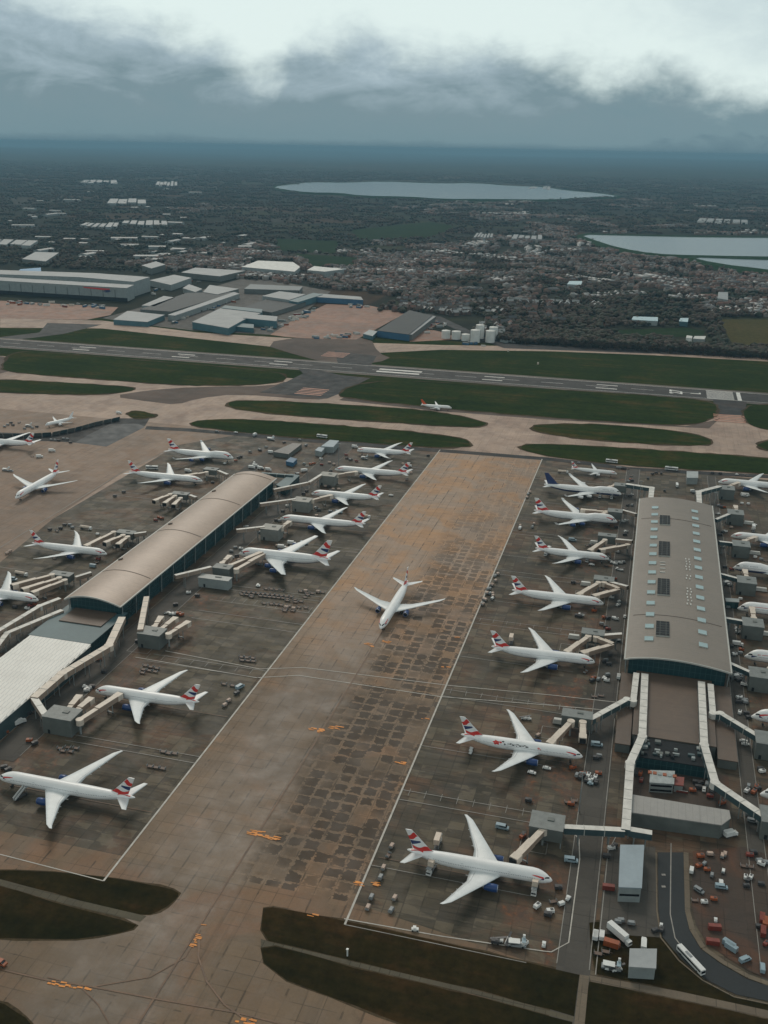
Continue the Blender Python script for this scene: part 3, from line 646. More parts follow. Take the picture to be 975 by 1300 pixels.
def fin_pt(S, u, v, side, off=0.0):
    h, rc = S['fin']; tc = rc * .36; base_x = -S['L'] * .5 + S['L'] * .018 + rc + (S['L'] * .03)
    c = rc + (tc - rc) * v; xl = base_x - v * h * math.tan(R_(44 if S['kind'] != 'D' else 41))
    if v < .12: xl += (.12 - v) * rc * 1.6 * (1 if u < .5 else 0) * (1 - 2 * u if u < .5 else 0)
    z0 = S['zc'] + S['R'] * (.80 if S['kind'] != 'D' else .95)
    th = .055 * c * (4 * u * (1 - u)) ** .6 + .03
    return (xl - u * c, side * (th + off), z0 + v * h)
def ribbon_on(fn, n, lo, hi, u0, u1, m_=2):
    rows = []
    for i in range(n + 1):
        u = u0 + (u1 - u0) * i / n; a, b = lo(u), hi(u); rows.append([fn(u, a + (b - a) * j / m_) for j in range(m_ + 1)])
    return rows

def make_craft(kind, livery, label, group='airliners parked on the apron'):
    S = SPEC[kind]; root = thing('airliner', label, 'airplane', group=group)
    L_, R0 = S['L'], S['R']
    # fuselage: white with a navy belly
    mb = MB(); SEG = 28; ss = [p[0] for p in PROF]
    ss = sorted(set(ss + [.02, .033, .055, .085, .20, .27, .33, .36, .42]))
    rows = [[fus_pt(S, s, 2 * math.pi * i / SEG) for i in range(SEG)] for s in ss]
    mb.grid(rows, closed=True); mb.add(rows[0], [tuple(range(SEG))]); mb.add(rows[-1], [tuple(range(SEG))])
    nb = (SEG * (len(rows) - 1))
    for fi in range(nb):
        a = (fi % SEG + .5) / SEG * 2 * math.pi
        lim = -.62 if livery != 'retro' else -.2
        if math.sin(a) < lim and livery != 'plain' and .02 < ss[fi // SEG]: mb.mi[fi] = 1
    mb.build('fuselage', [W_white, W_blue if livery in ('flag', 'retro', 'flower', 'heritage') else W_wing], root, smooth=True)
    # wing-body fairing
    s0 = wing_sections(S)[0]; mb = MB(); rr = []
    fx0, fx1 = s0[1] + 3, s0[1] - s0[2] - 5
    for i in range(9):
        t = i / 8; x = fx0 + (fx1 - fx0) * t; k = math.sin(math.pi * t) ** .5 if 0 < t < 1 else .02
        rr.append([(x, R0 * 1.05 * k * math.cos(a), S['zc'] - R0 * .55 + R0 * .60 * k * math.sin(a)) for a in [2 * math.pi * j / 16 for j in range(16)]])
    mb.grid(rr, closed=True); mb.build('belly_fairing', W_wing, root, smooth=True)
    # wings
    sec = wing_sections(S)
    for sd in (1, -1):
        mb = MB(); foil(sec, sd, mb); w = mb.build('wing', W_wing, root, smooth=True)
        # flap track fairings and winglet belong to the wing
        if kind in ('quad', 'narrow', 'narrow_long'):
            y, xl, c, z, t = sec[-1]; m2 = MB(); h = 1.8 if kind == 'quad' else .9
            m2.add([(xl, sd * y, z), (xl - c, sd * y, z), (xl - c - h * .6, sd * (y + h * .35), z + h), (xl - c * .3 - h * .8, sd * (y + h * .35), z + h),
                    (xl, sd * y + .12, z), (xl - c, sd * y + .12, z), (xl - c - h * .6, sd * (y + h * .35) + .1, z + h), (xl - c * .3 - h * .8, sd * (y + h * .35) + .1, z + h)],
                   [(0, 1, 2, 3), (7, 6, 5, 4), (0, 3, 7, 4), (3, 2, 6, 7), (2, 1, 5, 6), (1, 0, 4, 5)])
            m2.build('winglet', W_white, w)
        for f in (.2, .42, .58, .72):
            m2 = MB(); y, xl, c, z, t = wing_at(S, f); m2.tube((xl - c * .62, sd * y, z - .35), (xl - c * 1.10, sd * y, z - .1), .32, .08, 6); m2.build('flap_fairing', W_wing, w)
        for f0, f1, u in ((.13, .66, .80), (.70, .92, .82)):   # dark line of the flap gap on the upper surface
            mb = MB(); rows = []
            for i in range(7):
                f = f0 + (f1 - f0) * i / 6; y, xl, c, z, t = wing_at(S, f); hz_ = z + t * .6 * (.42 + .03)
                rows.append([(xl - u * c, sd * y, hz_ + .05), (xl - (u + .016) * c, sd * y, hz_ + .03)])
            mb.grid(rows); mb.build('flap_gap', W_grey, w)
        # tailplane
        h, rc = S['fin']; ts = S['span'] * .165 if kind != 'double' else 15.0
        tcr, tct = rc * .80, rc * .27; x0 = -L_ * .5 + L_ * .035 + tcr; zt = S['zc'] + R0 * .38
        tsec = [(0, x0 + .5, tcr * 1.05, zt, tcr * .09), (ts, x0 - ts * math.tan(R_(38)), tct, zt + ts * .12, tct * .09)]
        tsec.insert(1, tuple((a * .1 + b * .9) if i else ts * .12 for i, (a, b) in enumerate(zip(tsec[1], tsec[0]))))
        mb = MB(); foil(tsec, sd, mb); mb.build('tailplane', W_wing, root, smooth=True)
    # fin
    mb = MB(); us = [0, .03, .1, .25, .45, .7, .9, 1]; vs = [0, .04, .08, .12, .35, .6, .85, 1.0]
    for sd in (1, -1): mb.grid([[fin_pt(S, u, v, sd) for u in us] for v in vs])
    mb.add([fin_pt(S, u, 1, 1) for u in us] + [fin_pt(S, u, 1, -1) for u in us[::-1]], [tuple(range(16))])
    finm = {'retro': W_blue, 'orange': W_orange, 'plain': W_white}.get(livery, W_white)
    fin = mb.build('tail_fin', finm, root, smooth=False)
    if livery in ('flag', 'flower'):
        for mname, m_, parts in (('tail_red_band', W_red, [(lambda u: .72 - .22 * u + .02 * math.sin(u * 7), lambda u: .90 - .20 * u + .02 * math.sin(u * 6), .03, 1.0),
                                                      (lambda u: .045 + .03 * math.sin(u * 6 + 1), lambda u: .215 + .05 * math.sin(u * 6 + 1), .0, 1.0)]),
                                 ('tail_blue_wedge', W_blue, [(lambda u: .44 - .22 * (u - .2), lambda u: .50 - .02 * (u - .2), .18, .98)])):
            for lo, hi, u0, u1 in parts:
                for sd in (1, -1):
                    mb = MB(); rows = ribbon_on(lambda u, v: fin_pt(S, min(max(u, 0), 1), min(v, .985), sd, .05), 12, lo, hi, u0, u1, 3); mb.grid(rows)
                    mb.build(mname, m_, fin, recalc=False)
        for sd in (0, 1):      # red sweep running down on to the tail cone
            mb = MB(); rows = []
            for i in range(9):
                s_ = .885 + .085 * i / 8; th0, th1 = .85 + .25 * math.sin(i * .5), 1.32
                rows.append([fus_pt(S, s_, (th0 + (th1 - th0) * j / 3) if sd == 0 else math.pi - (th0 + (th1 - th0) * j / 3), .04) for j in range(4)])
            mb.grid(rows); mb.build('tail_cone_red', W_red, root, recalc=False)
    if livery in ('flag', 'flower'):
        # red ribbon with a navy tip behind the cockpit, both sides
        for sd in (0, 1):
            r_, b_ = MB(), MB()
            A = lambda th: th if sd == 0 else math.pi - th
            sa, sb = (.055, .135); rows = []
            for i in range(11):
                t = i / 10; s_ = sa + (sb - sa) * t; w = .30 * (1 - t) ** .7 + .035
                c = .52 + .10 * t
                rows.append([fus_pt(S, s_, A(c - w * .5 + w * j / 2), .035) for j in range(3)])
            r_.grid(rows); rows = []
            for i in range(7):
                t = i / 6; s_ = sa - .001 + .028 * t; w = .26 * (1 - t) ** .8 + .02
                rows.append([fus_pt(S, s_, A(.36 - .25 * t - w * .5 + w * j / 2), .04) for j in range(3)])
            b_.grid(rows)
            r_.build('red_ribbon', W_red, root, recalc=False); b_.build('navy_ribbon_tip', W_blue, root, recalc=False)
    if livery == 'heritage':
        for mname, m_, c0, w0, sa, sb in (('red_cheatline', W_red, .55, .07, .06, .62), ('navy_wedge', W_blue, .30, .34, .055, .10)):
            for sd in (0, 1):
                mb = MB(); rows = []
                for i in range(13):
                    t = i / 12; s_ = sa + (sb - sa) * t; w = w0 if c0 > .5 else w0 * (1 - t) + .02
                    rows.append([fus_pt(S, s_, (c0 - w / 2 + w * j / 2) if sd == 0 else math.pi - (c0 - w / 2 + w * j / 2), .035) for j in range(3)])
                mb.grid(rows); mb.build(mname, m_, root, recalc=False)
    if livery == 'retro':
        mb = MB()
        for sd in (0, 1):   # grey lettering band, broken into letter-sized strokes
            for k in range(11):
                if k in (4,): continue
                s0_ = .10 + k * .0135
                for a, b, c, d_ in ((0, .2, 0, 1), (.0, 1, .8, 1), (.3, .5, 0, 1) if k % 2 else (0, .8, .4, .6)):
                    rows = [[fus_pt(S, s0_ + .0095 * (a + (b - a) * i), (.42 + .20 * (c + (d_ - c) * j)) if sd == 0 else math.pi - (.42 + .20 * (c + (d_ - c) * j)), .035) for j in (0, 1)] for i in (0, 1)]
                    mb.grid(rows)
        mb.build('fuselage_lettering', W_grey, root, recalc=False)
    if livery == 'flower':
        def blob(mb, s_c, th_c, rs, rt, n=14, seed=1):
            rq = random.Random(seed); pts = []
            for sd in (0, 1):
                ring = []
                for i in range(n):
                    a = 2 * math.pi * i / n; k = 1 + .28 * math.sin(5 * a + seed)
                    th = th_c + rt * k * math.sin(a); ring.append(fus_pt(S, s_c + rs * k * math.cos(a), th if sd == 0 else math.pi - th, .05 + .002 * seed))
                th = th_c; ctr = fus_pt(S, s_c, th if sd == 0 else math.pi - th, .16 + .002 * seed)
                mb.add(ring + [ctr], [(i, (i + 1) % n, n) for i in range(n)])
        m1, m2, m3 = MB(), MB(), MB()
        blob(m1, .70, .50, .026, .36); blob(m1, .665, .62, .011, .16, seed=2); blob(m3, .705, .5, .010, .13, seed=8); blob(m3, .355, .50, .010, .16, seed=3); blob(m3, .34, .36, .006, .1, seed=4)
        blob(m2, .645, .80, .010, .12, seed=5); blob(m2, .63, .42, .008, .12, seed=6)
        for i in range(9):
            s_ = .60 - i * .019; blob(m2, s_, .55 + .09 * math.sin(i * 2.1), .012, .045 + .03 * (i % 3), n=10, seed=i + 7)
        for i in range(6): blob(m2, .585 - i * .026, .42 + .07 * math.cos(i * 1.7), .005, .06, n=8, seed=i + 20)
        m1.build('red_flower', W_red, root, recalc=False); m2.build('black_brushwork', W_fan, root, recalc=False); m3.build('coral_blossom', W_pink, root, recalc=False)
    # cockpit glass
    for sd in (0, 1):
        mb = MB(); rows = []
        for i in range(6):
            s_ = .020 + i * .0062 + (.010 if S['kind'] == 'J' else 0)
            if S['kind'] == 'N': s_ *= 1.35
            t0, t1 = 1.42 - i * .14, .86 - i * .075
            rows.append([fus_pt(S, s_, (t0 + (t1 - t0) * j / 3) if sd == 0 else math.pi - (t0 + (t1 - t0) * j / 3), .04) for j in range(4)])
        mb.grid(rows); mb.build('cockpit_window', W_dark, root, recalc=False)
    # cabin windows: a thin row each side, one part per side
    if L_ > 50:
        for sd in (0, 1):
            mb = MB(); th, nW = .16, 60      # one continuous strip whose faces alternate glass and paint
            rows = [[fus_pt(S, .115 + .70 * i / (2 * nW), x_ if sd == 0 else math.pi - x_, .02) for x_ in (th, th + .10)] for i in range(2 * nW + 1)]
            mb.grid(rows)
            for i in range(2 * nW): mb.mi[i] = i % 2
            mb.build('cabin_window_row', [W_grey, W_white], root, recalc=False)
    # doors: a thin closed outline each
    for sd in (0, 1):
        for s_ in (.10, .28, .60, .83) if L_ > 50 else (.12, .80):
            A = lambda th: th if sd == 0 else math.pi - th
            s1, a0, a1, w = s_ + 1.1 / L_, -.10, .50, .09 / L_
            o4 = [(s_, a0), (s1, a0), (s1, a1), (s_, a1)]; i4 = [(s_ + w, a0 + .03), (s1 - w, a0 + .03), (s1 - w, a1 - .03), (s_ + w, a1 - .03)]
            mb = MB(); mb.add([fus_pt(S, p, A(q), .04) for p, q in o4 + i4], [(i, (i + 1) % 4, 4 + (i + 1) % 4, 4 + i) for i in range(4)])
            mb.build('door_outline', W_grey, root, recalc=False)
    # engines
    nac = W_blueb if livery in ('flag', 'flower') and S['kind'] in 'TDR' else (W_blue if livery == 'flag' and S['kind'] == 'J' and False else W_white)
    if livery == 'flag' and S['kind'] == 'J': nac = W_blueb
    for f, r, ln in S['eng']:
        for sd in (1, -1):
            y, xl, c, z, t = wing_at(S, f); zc = z - r * 1.15; xf = xl + ln * .62
            mb = MB(); pr = [(0.0, .86), (.02, .95), (.08, 1.02), (.3, 1.08), (.55, 1.02), (.8, .84), (.83, .80)]
            rows = [[(xf - a * ln, sd * y + r * b * math.cos(q), zc + r * b * math.sin(q)) for q in [2 * math.pi * i / 20 for i in range(20)]] for a, b in pr]
            mb.grid(rows, closed=True)
            for fi in range(20): mb.mi[fi] = 1
            rows = [[(xf - a * ln, sd * y + r * b * math.cos(q), zc + r * b * math.sin(q)) for q in [2 * math.pi * i / 20 for i in range(20)]] for a, b in [(0, .86), (.05, .80), (.22, .80)]]
            mb.grid(rows, closed=True)
            # pylon
            mb.add([(xf - ln * .25, sd * y - .22, zc + r * .9), (xf - ln * .25, sd * y + .22, zc + r * .9), (xl - c * .45, sd * y + .22, z), (xl - c * .45, sd * y - .22, z), (xl + .3, sd * y + .2, z + .1), (xl + .3, sd * y - .2, z + .1), (xf - ln * .9, sd * y - .2, zc + r * .3), (xf - ln * .9, sd * y + .2, zc + r * .3)],
                   [(0, 1, 4, 5), (5, 4, 2, 3), (0, 5, 3, 6), (1, 7, 2, 4), (6, 3, 2, 7), (0, 6, 7, 1)])
            en = mb.build('engine', [nac, W_lip], root, smooth=True, recalc=False)
            mb = MB(); mb.tube((xf - ln * .20, sd * y, zc), (xf - ln * .205, sd * y, zc), r * .79, seg=20); mb.tube((xf - ln * .08, sd * y, zc), (xf - ln * .2, sd * y, zc), .05, r * .25, 10); mb.build('fan', W_fan, en)
            mb = MB(); mb.tube((xf - ln * .80, sd * y, zc), (xf - ln * 1.02, sd * y, zc), r * .62, r * .40, 16); mb.tube((xf - ln * 1.0, sd * y, zc), (xf - ln * 1.16, sd * y, zc), r * .24, .03, 10); mb.build('exhaust', W_metal, en)
    # landing gear
    bot = S['zc'] - R0
    def gear(name, x, y, n, rw, truck):
        g = MB(); g.tube((x, y, rw), (x, y, bot + .8), .22, seg=8)
        for i in range(n):
            xx = x + (i - (n - 1) / 2) * rw * 2.3
            for q in (-1, 1): g.tube((xx, y + q * .35, rw), (xx, y + q * .85, rw), rw, seg=14, mi=1)
        if n > 1: g.box((x, y, rw), (rw * 2.3 * (n - 1), .3, .3))
        g.build(name, [W_metal, W_tyre], root)
    big = L_ > 50; gx = s0[1] - s0[2] * .62
    gear('nose_gear', L_ * .5 - L_ * (.095 if big else .13), 0, 1, .55 if big else .4, 0)
    for sd in (1, -1): gear('main_gear', gx, sd * (5.3 if big else 3.6), (3 if S['kind'] in 'TD' else 2) if big else 1, .66 if big else .6, 1)
    if S['kind'] in 'JD':
        for sd in (1, -1): gear('body_gear', gx - 3.5, sd * 1.9, 2, .63, 1)
    return root

PROTO = {}
def craft(kind, livery, nose, heading, label, group='airliners parked on the apron'):
    key = (kind, livery)
    if key not in PROTO: o = PROTO[key] = make_craft(kind, livery, label, group)
    else: o = copy_tree(PROTO[key]); o['label'] = label; o['group'] = group
    Lh = SPEC[kind]['L'] / 2; h = R_(heading)
    o.location = (nose[0] - Lh * math.cos(h), nose[1] - Lh * math.sin(h), -.15); o.rotation_euler = (0, 0, h)
    return o
AC = []   # name used in vehicle labels, nose, heading, length
def jet(kind, livery, nose, heading, label, short, group='airliners parked on the apron'):
    o = craft(kind, livery, nose, heading, label, group); AC.append((short, nose, heading, SPEC[kind]['L'])); return o
# left of the plain-roof terminal's right-hand side (noses towards it)
jet('twin_long', 'flag', (-287, 361), 180, 'long white twin-engine jet parked nearest the camera on the left, stairs at its side', 'front left jet')
jet('twin', 'flag', (-285, 449), 181, 'white twin-engine jet nosed towards the ribbed white roof beside a grey bridge hut', 'jet below the ribbed white roof')
jet('double', 'flag', (-287, 664), 181.5, 'double-deck four-engine white jet with huge tail at the plain-roof terminal', 'double-deck jet')
jet('twin_long', 'flag', (-285, 747), 181.5, 'long white jet standing directly behind the double-deck jet', 'jet just behind the double-deck jet')
jet('twin', 'flag', (-281, 816), 182, 'white twin-engine jet, second behind the double-deck jet', 'second jet behind the double-deck one')
jet('twin_long', 'flag', (-283, 892), 181.5, 'long white jet, third behind the double-deck jet', 'third jet behind the double-deck one')
jet('twin_small', 'flag', (-281, 961), 183, 'short white jet farthest from camera in the row right of the plain-roof terminal', 'last jet right of the plain roof')
jet('narrow', 'orange', (-225, 1176), 3, 'small white jet with orange-red tail rolling on the taxiway beyond the aprons', 'orange-tailed jet', 'airliners moving on the taxiways')
jet('twin_long', 'flag', (-150.5, 573), -90, 'white jet rolling towards the camera down the middle of the central taxilane', 'jet on the central taxilane', 'airliners moving on the taxiways')
jet('quad', 'flag', (-390, 896), 1, 'four-engine white jet farthest back on the left side of the plain-roof terminal', 'four-engine jet left of the plain roof')
jet('twin_long', 'flag', (-388, 819), 2, 'long twin-engine jet left of the plain roof, next to the four-engine one', 'long jet left of the plain roof')
jet('twin_mid', 'flag', (-382, 634), 2, 'whole white jet with curved wingtips near the front left of the plain roof', 'curved-wing jet left of the plain roof')
jet('twin', 'flag', (-384, 546), 1, 'white jet front half at the left edge beside three cream bridges', 'jet cut off at the left edge')
jet('twin_long', 'flag', (-522, 725), -88, 'white jet on the brown apron far left, nose towards the camera', 'jet on the far left brown apron', 'airliners moving on the taxiways')
jet('narrow', 'plain', (-636, 950), -112, 'tiny plain white jet at the upper left beside the dark pad', 'tiny plain jet', 'airliners moving on the taxiways')
jet('twin_long', 'flag', (-672, 870), 182, 'red-marked tail and wing of a white jet cut off by the left edge', 'tail at the left edge')
# stands between the central lane and the skylight-roof terminal
jet('narrow_long', 'flag', (-19, 968), 0, 'small narrow white jet, last in the row left of the skylight-roof terminal', 'small last jet left of the skylight roof')
jet('quad', 'retro', (-12, 902), 2, 'four-engine white jet with an all dark blue tail', 'dark-tailed jet')
jet('quad', 'flag', (-12, 826), 1, 'four-engine white jet with red tail bands just in front of the dark-tailed jet', 'four-engine jet before the dark-tailed one')
jet('twin_small', 'flag', (-14, 740), 1.5, 'short white jet with curved wingtips, fourth from the camera left of the skylight roof', 'short curved-wing jet left of the skylight roof')
jet('twin', 'flag', (-13, 655), 2, 'white twin-engine jet, next behind the jet at the near corner of the skylight roof', 'second jet along the skylight roof')
jet('twin', 'flag', (-13, 567), 3, 'white twin-engine jet at the near left corner of the skylight-roof terminal', 'jet at the skylight roof corner')
jet('twin', 'flower', (-12, 461), 1.6, 'white jet with a red flower and black brushwork painted along its body', 'flower-painted jet')
jet('twin', 'flag', (-17, 362), 1.2, 'white twin-engine jet nearest the camera on the right, with three cream trucks against it', 'front right jet')
# right side of the skylight-roof terminal (noses towards it, cut by the edge of the photograph)
G2 = 'airliners nosed in at the right edge'
jet('twin', 'flag', (75, 968), 180, 'farthest white jet at the right edge, one wing showing beyond the skylight roof', 'farthest jet at the right edge', G2)
jet('twin', 'flag', (79, 820), 180, 'round white jet nose at the right edge, second from the far end', 'second farthest jet at the right edge', G2)
jet('quad', 'retro', (77, 750), 180, 'white jet with grey lettering and a high-domed nose cut by the right edge', 'grey-lettered jet', G2)
jet('quad', 'heritage', (76, 675), 180, 'domed white nose with red stripe at the right edge beside the skylight roof middle', 'red-striped nose at the right edge', G2)
jet('quad', 'heritage', (76, 602), 180, 'domed white nose with red stripe at the right edge, by the near roof corner', 'near red-striped nose at the right edge', G2)
jet('quad', 'flag', (75, 528), 180, 'white nose tip at the right edge level with the flower-painted jet', 'nose tip level with the flower jet', G2)
jet('quad', 'flag', (74, 453), 180, 'sliver of a white nose at the right edge above the long bridge end', 'nose sliver at the right edge', G2)
# ================================================================ buildings
def roof_mat(name, light, dark, along=None, pitch=1.2, var=.5):
    def fn(t, b, pos):
        x, y, z = sepxyz(t, pos)
        big = noise(t, pos, 0.03, 6, 0.65, .5); fine = noise(t, pos, 0.35, 5, 0.7)
        c = ramp(t, math_(t, 'ADD', math_(t, 'MULTIPLY', big, .6), math_(t, 'MULTIPLY', fine, .4)), [(0.34, dark), (0.66, light)])
        if along:
            v = x if along == 'x' else y
            c = mixc(t, math_(t, 'MULTIPLY', cellmask(t, v, pitch, .16), .30), c, tuple(q * .5 for q in dark))
            st = noise(t, scalev(t, pos, ((.02, .8, 1) if along == 'y' else (.8, .02, 1))), 1.0, 4)
            c = mixc(t, math_(t, 'MULTIPLY', rng(t, st, .5, .75), .28), c, tuple(q * .6 for q in dark))
        t.links.new(c, b.inputs['Base Color']); b.inputs['Roughness'].default_value = .42 if 'tan' in name else .55
        if 'dark' in name: b.inputs['Specular IOR Level'].default_value = .12
    return ground_mat(name, fn)
K_roofC = roof_mat('roof_sheet_warm_grey', (.225, .190, .158), (.180, .155, .130), 'y', 2.4)
K_roofB = roof_mat('roof_sheet_tan', (.44, .325, .25), (.33, .24, .185), 'y', 2.4)
K_glass = ground_mat('dark_teal_glazing', lambda t, b, pos: (
    t.links.new(mixc(t, math_(t, 'MAXIMUM', cellmask(t, sepxyz(t, pos)[0], 3.0, .22), math_(t, 'MAXIMUM', cellmask(t, sepxyz(t, pos)[1], 3.0, .22), cellmask(t, sepxyz(t, pos)[2], 3.4, .2))), (.012, .045, .052), (.035, .085, .092)), b.inputs['Base Color']),
    setattr(b.inputs['Roughness'], 'default_value', .25)))
K_wallg = mat('panel_grey_green', (.115, .128, .120), .55, .18, .15)
K_walll = mat('panel_light_grey', (.26, .29, .29), .5, .15, .15)
K_trim = mat('trim_pale', (.42, .42, .39), .5, .1, .3)
K_white = mat('roof_white', (.55, .55, .52), .5, .22, .12)
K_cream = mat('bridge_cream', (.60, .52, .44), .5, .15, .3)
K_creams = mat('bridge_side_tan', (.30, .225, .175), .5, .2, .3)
K_linkt = mat('link_top', (.62, .60, .56), .5, .2, .2)
K_links = mat('link_side_teal', (.045, .075, .082), .4, .2, .2)
K_steel = mat('steel_post', (.22, .24, .24), .5, .1, .3)
K_dark = mat('dark_plant', (.016, .018, .020), .7, .3, .3, spec=.15)
K_brown = roof_mat('terrace_brown', (.135, .090, .062), (.085, .060, .044), 'y', 6.1)
K_teal = roof_mat('roof_teal', (.085, .150, .165), (.060, .11, .125), None)
K_sky = mat('skylight_glass', (.30, .42, .44), .2, .15, .05)
K_orange = mat('orange_plastic', (.30, .075, .022), .5, .2, .5)
K_redp = mat('red_paint', (.19, .035, .022), .5, .2, .5)
K_bluep = mat('blue_paint', (.035, .115, .21), .5, .2, .1)
K_tealw = mat('teal_wall', (.06, .145, .175), .5, .2, .06)
K_whitew = mat('white_wall', (.68, .69, .67), .5, .12, .1)
K_hroof = roof_mat('far_roof_pale', (.29, .305, .31), (.17, .185, .19), 'x', 12)
K_hroofd = roof_mat('far_roof_dark', (.055, .055, .052), (.038, .040, .040), 'x', 14)

def arch(u, rise): return rise * (math.sin(math.pi * (u ** .86))) ** .85
def terminal(label, x0, x1, y0, y1, eave, rise, roofm, name='terminal_building'):
    cx, cy = (x0 + x1) / 2, (y0 + y1) / 2; root = thing(name, label, 'terminal', (cx, cy, -.2)); W2, D2 = (x1 - x0) / 2, (y1 - y0) / 2
    NU = 24; us = [i / NU for i in range(NU + 1)]
    prof = [(-W2 + 2 * W2 * u, eave + arch(u, rise)) for u in us]
    # roof shell with real thickness
    mb = MB(); ys = [-D2, -D2 + .01] + [-D2 + 2 * D2 * i / 10 for i in range(1, 10)] + [D2]
    mb.grid([[(x, y, z) for x, z in prof] for y in ys], 0)
    mb.grid([[(x, y, z - .9) for x, z in prof] for y in (-D2, D2)], 1)
    for y in (-D2, D2): mb.grid([[(x, y, z) for x, z in prof], [(x, y, z - .9) for x, z in prof]], 1)
    for k in (0, -1): mb.grid([[(prof[k][0], y, prof[k][1] - q) for y in (-D2, D2)] for q in (0, .9)], 1)
    rf = mb.build('roof', [roofm, K_trim], root, recalc=False)
    rf.data.update()
    for sx in (-1, 1):
        mb = MB(); mb.beam((sx * (W2 + .35), -D2, eave - .25), (sx * (W2 + .35), D2, eave - .25), .9, .7); mb.build('gutter', K_trim, rf)
    mb = MB()
    mb.grid([[(x, -D2 - .18, z + .12) for x, z in prof], [(x, -D2 - .18, z - .75) for x, z in prof]]); mb.grid([[(x, -D2 - .18, z + .12) for x, z in prof], [(x, -D2 + .5, z + .12) for x, z in prof]])
    mb.build('roof_edge_trim', K_trim, rf, recalc=False)
    # transverse expansion ridges
    for f in ((.2, .82) if W2 > 25 else (.16, .45, .72, .97)):
        y = -D2 + 2 * D2 * f; mb = MB(); mb.grid([[(x, y - .35, z + .05) for x, z in prof[1:-1]], [(x, y - .15, z + .25) for x, z in prof[1:-1]], [(x, y + .15, z + .25) for x, z in prof[1:-1]], [(x, y + .2, z + .05) for x, z in prof[1:-1]]])
        mb.build('roof_ridge', mat('ridge_brown', (.11, .085, .07), .6), rf)
    # glazed walls, set in under the eaves
    ins = 2.2
    for y, nm in ((-D2 + 3.5, 'end_wall'), (D2 - 3.5, 'end_wall')):
        mb = MB(); pts = [(x, z - .95) for x, z in prof[1:-1]]
        mb.grid([[(x, y, 0) for x, z in pts], [(x, y, z) for x, z in pts]]); mb.build(nm, K_glass, root, recalc=False)
    for sx in (-1, 1):
        mb = MB(); xw = sx * (W2 - ins); mb.grid([[(xw + sx * 0, y, 0) for y in (-D2 + 3.5, D2 - 3.5)], [(xw, y, eave + arch(1.0 / NU, rise) - .95) for y in (-D2 + 3.5, D2 - 3.5)]]); mb.build('side_wall', K_glass, root, recalc=False)
        mb = MB(); n = int(2 * D2 / 18)
        for i in range(n + 1):
            y = -D2 + 4 + (2 * D2 - 8) * i / n; mb = MB(); mb.tube((sx * (W2 - 1.0), y, 0), (sx * (W2 - .3), y, eave - .6), .35, .3, 8); mb.build('column', K_steel, root)
    mb = MB()
    return root, prof, W2, D2
tC, profC, WC, DC = terminal('long grey-roofed terminal with two rows of square skylights, right of the central taxilane', 4.5, 64.5, 556, 862, 15, 3.6, K_roofC)
def on_roof(root, x, y, eave, rise, W2, name, sx, sy, h, m_, mt, parent):
    """box lying on the curved roof at local x, y"""
    z = lambda q: eave + arch((q + W2) / (2 * W2), rise)
    s = (z(x + sx / 2) - z(x - sx / 2)) / sx
    mb = MB(); pts = [(-1, -1), (1, -1), (1, 1), (-1, 1)]
    vs = [(x + a * sx / 2, y + b * sy / 2, z(x) + s * a * sx / 2 + k) for k in (-.3, h) for a, b in pts]
    mb.add(vs, [(0, 3, 2, 1), (0, 1, 5, 4), (1, 2, 6, 5), (2, 3, 7, 6), (3, 0, 4, 7)], 0); mb.add(vs[4:], [(0, 1, 2, 3)], 1)
    return mb.build(name, [m_, mt], parent)
roofC = [c for c in tC.children if c.name.startswith('roof')][0]
cy = (556 + 862) / 2
for i in range(15):
    y = 581 + (832.5 - 581) * i / 14 - cy
    on_roof(tC, 17.3 - 34.5, y, 15, 3.6, WC, 'skylight', 5.2, 5.6, .7, K_trim, K_sky, roofC)
    on_roof(tC, 49.4 - 34.5, y + 1.5, 15, 3.6, WC, 'skylight', 5.2, 5.6, .7, K_trim, K_sky, roofC)
for yy, ln in ((801, 22), (736, 30), (663, 28), (596, 21)):
    p = on_roof(tC, 25.3 - 34.5, yy - cy, 15, 3.6, WC, 'louvre_panel', 8.0, ln, .9, K_trim, K_dark, roofC)
    n = int(ln / 3.5)
    for i in range(1, n): on_roof(tC, 25.3 - 34.5, yy - cy - ln / 2 + ln * i / n, 15, 3.6, WC, 'louvre_bar', 7.6, .18, .98, K_wallg, K_wallg, p)
    for dx in (-1.6, 2.0): on_roof(tC, 25.3 - 34.5 + dx, yy - cy, 15, 3.6, WC, 'louvre_bar', .18, ln - .6, 1.0, K_wallg, K_wallg, p)
for xx, yy in [(24, 709), (24, 704), (24, 697), (24, 690)]: on_roof(tC, xx + .5 - 34.5, yy - cy, 15, 3.6, WC, 'roof_vent', 3.6, .8, .5, K_trim, K_white, roofC)
for k, (xx, yy) in enumerate([(42, 721), (42, 716), (42, 711), (42, 706), (42, 701), (42, 689), (42, 684), (42, 666), (42, 661), (42, 656), (42, 651), (42, 646), (42, 640)]):
    for d_ in (-1.3, 1.0): on_roof(tC, xx + d_ - 34.5 + (k % 3) * .3, yy - cy, 15, 3.6, WC, 'roof_vent', .7, 2.6, .5, K_trim, K_white, roofC)
tB, profB, WB, DB = terminal('long tan curved plain-roofed terminal left of the central taxilane', -355, -315, 533, 818, 15, 4.2, K_roofB)
roofB = [c for c in tB.children if c.name.startswith('roof')][0]; cyB = (533 + 818) / 2
for yy, xx in ((600, -16), (675, -14), (760, -15)): on_roof(tB, xx, yy - cyB, 15, 4.2, WB, 'roof_hatch', 3, 1.6, 1.0, mat('ridge_brown', (.11, .085, .07)), mat('ridge_brown', (.11, .085, .07)), roofB)

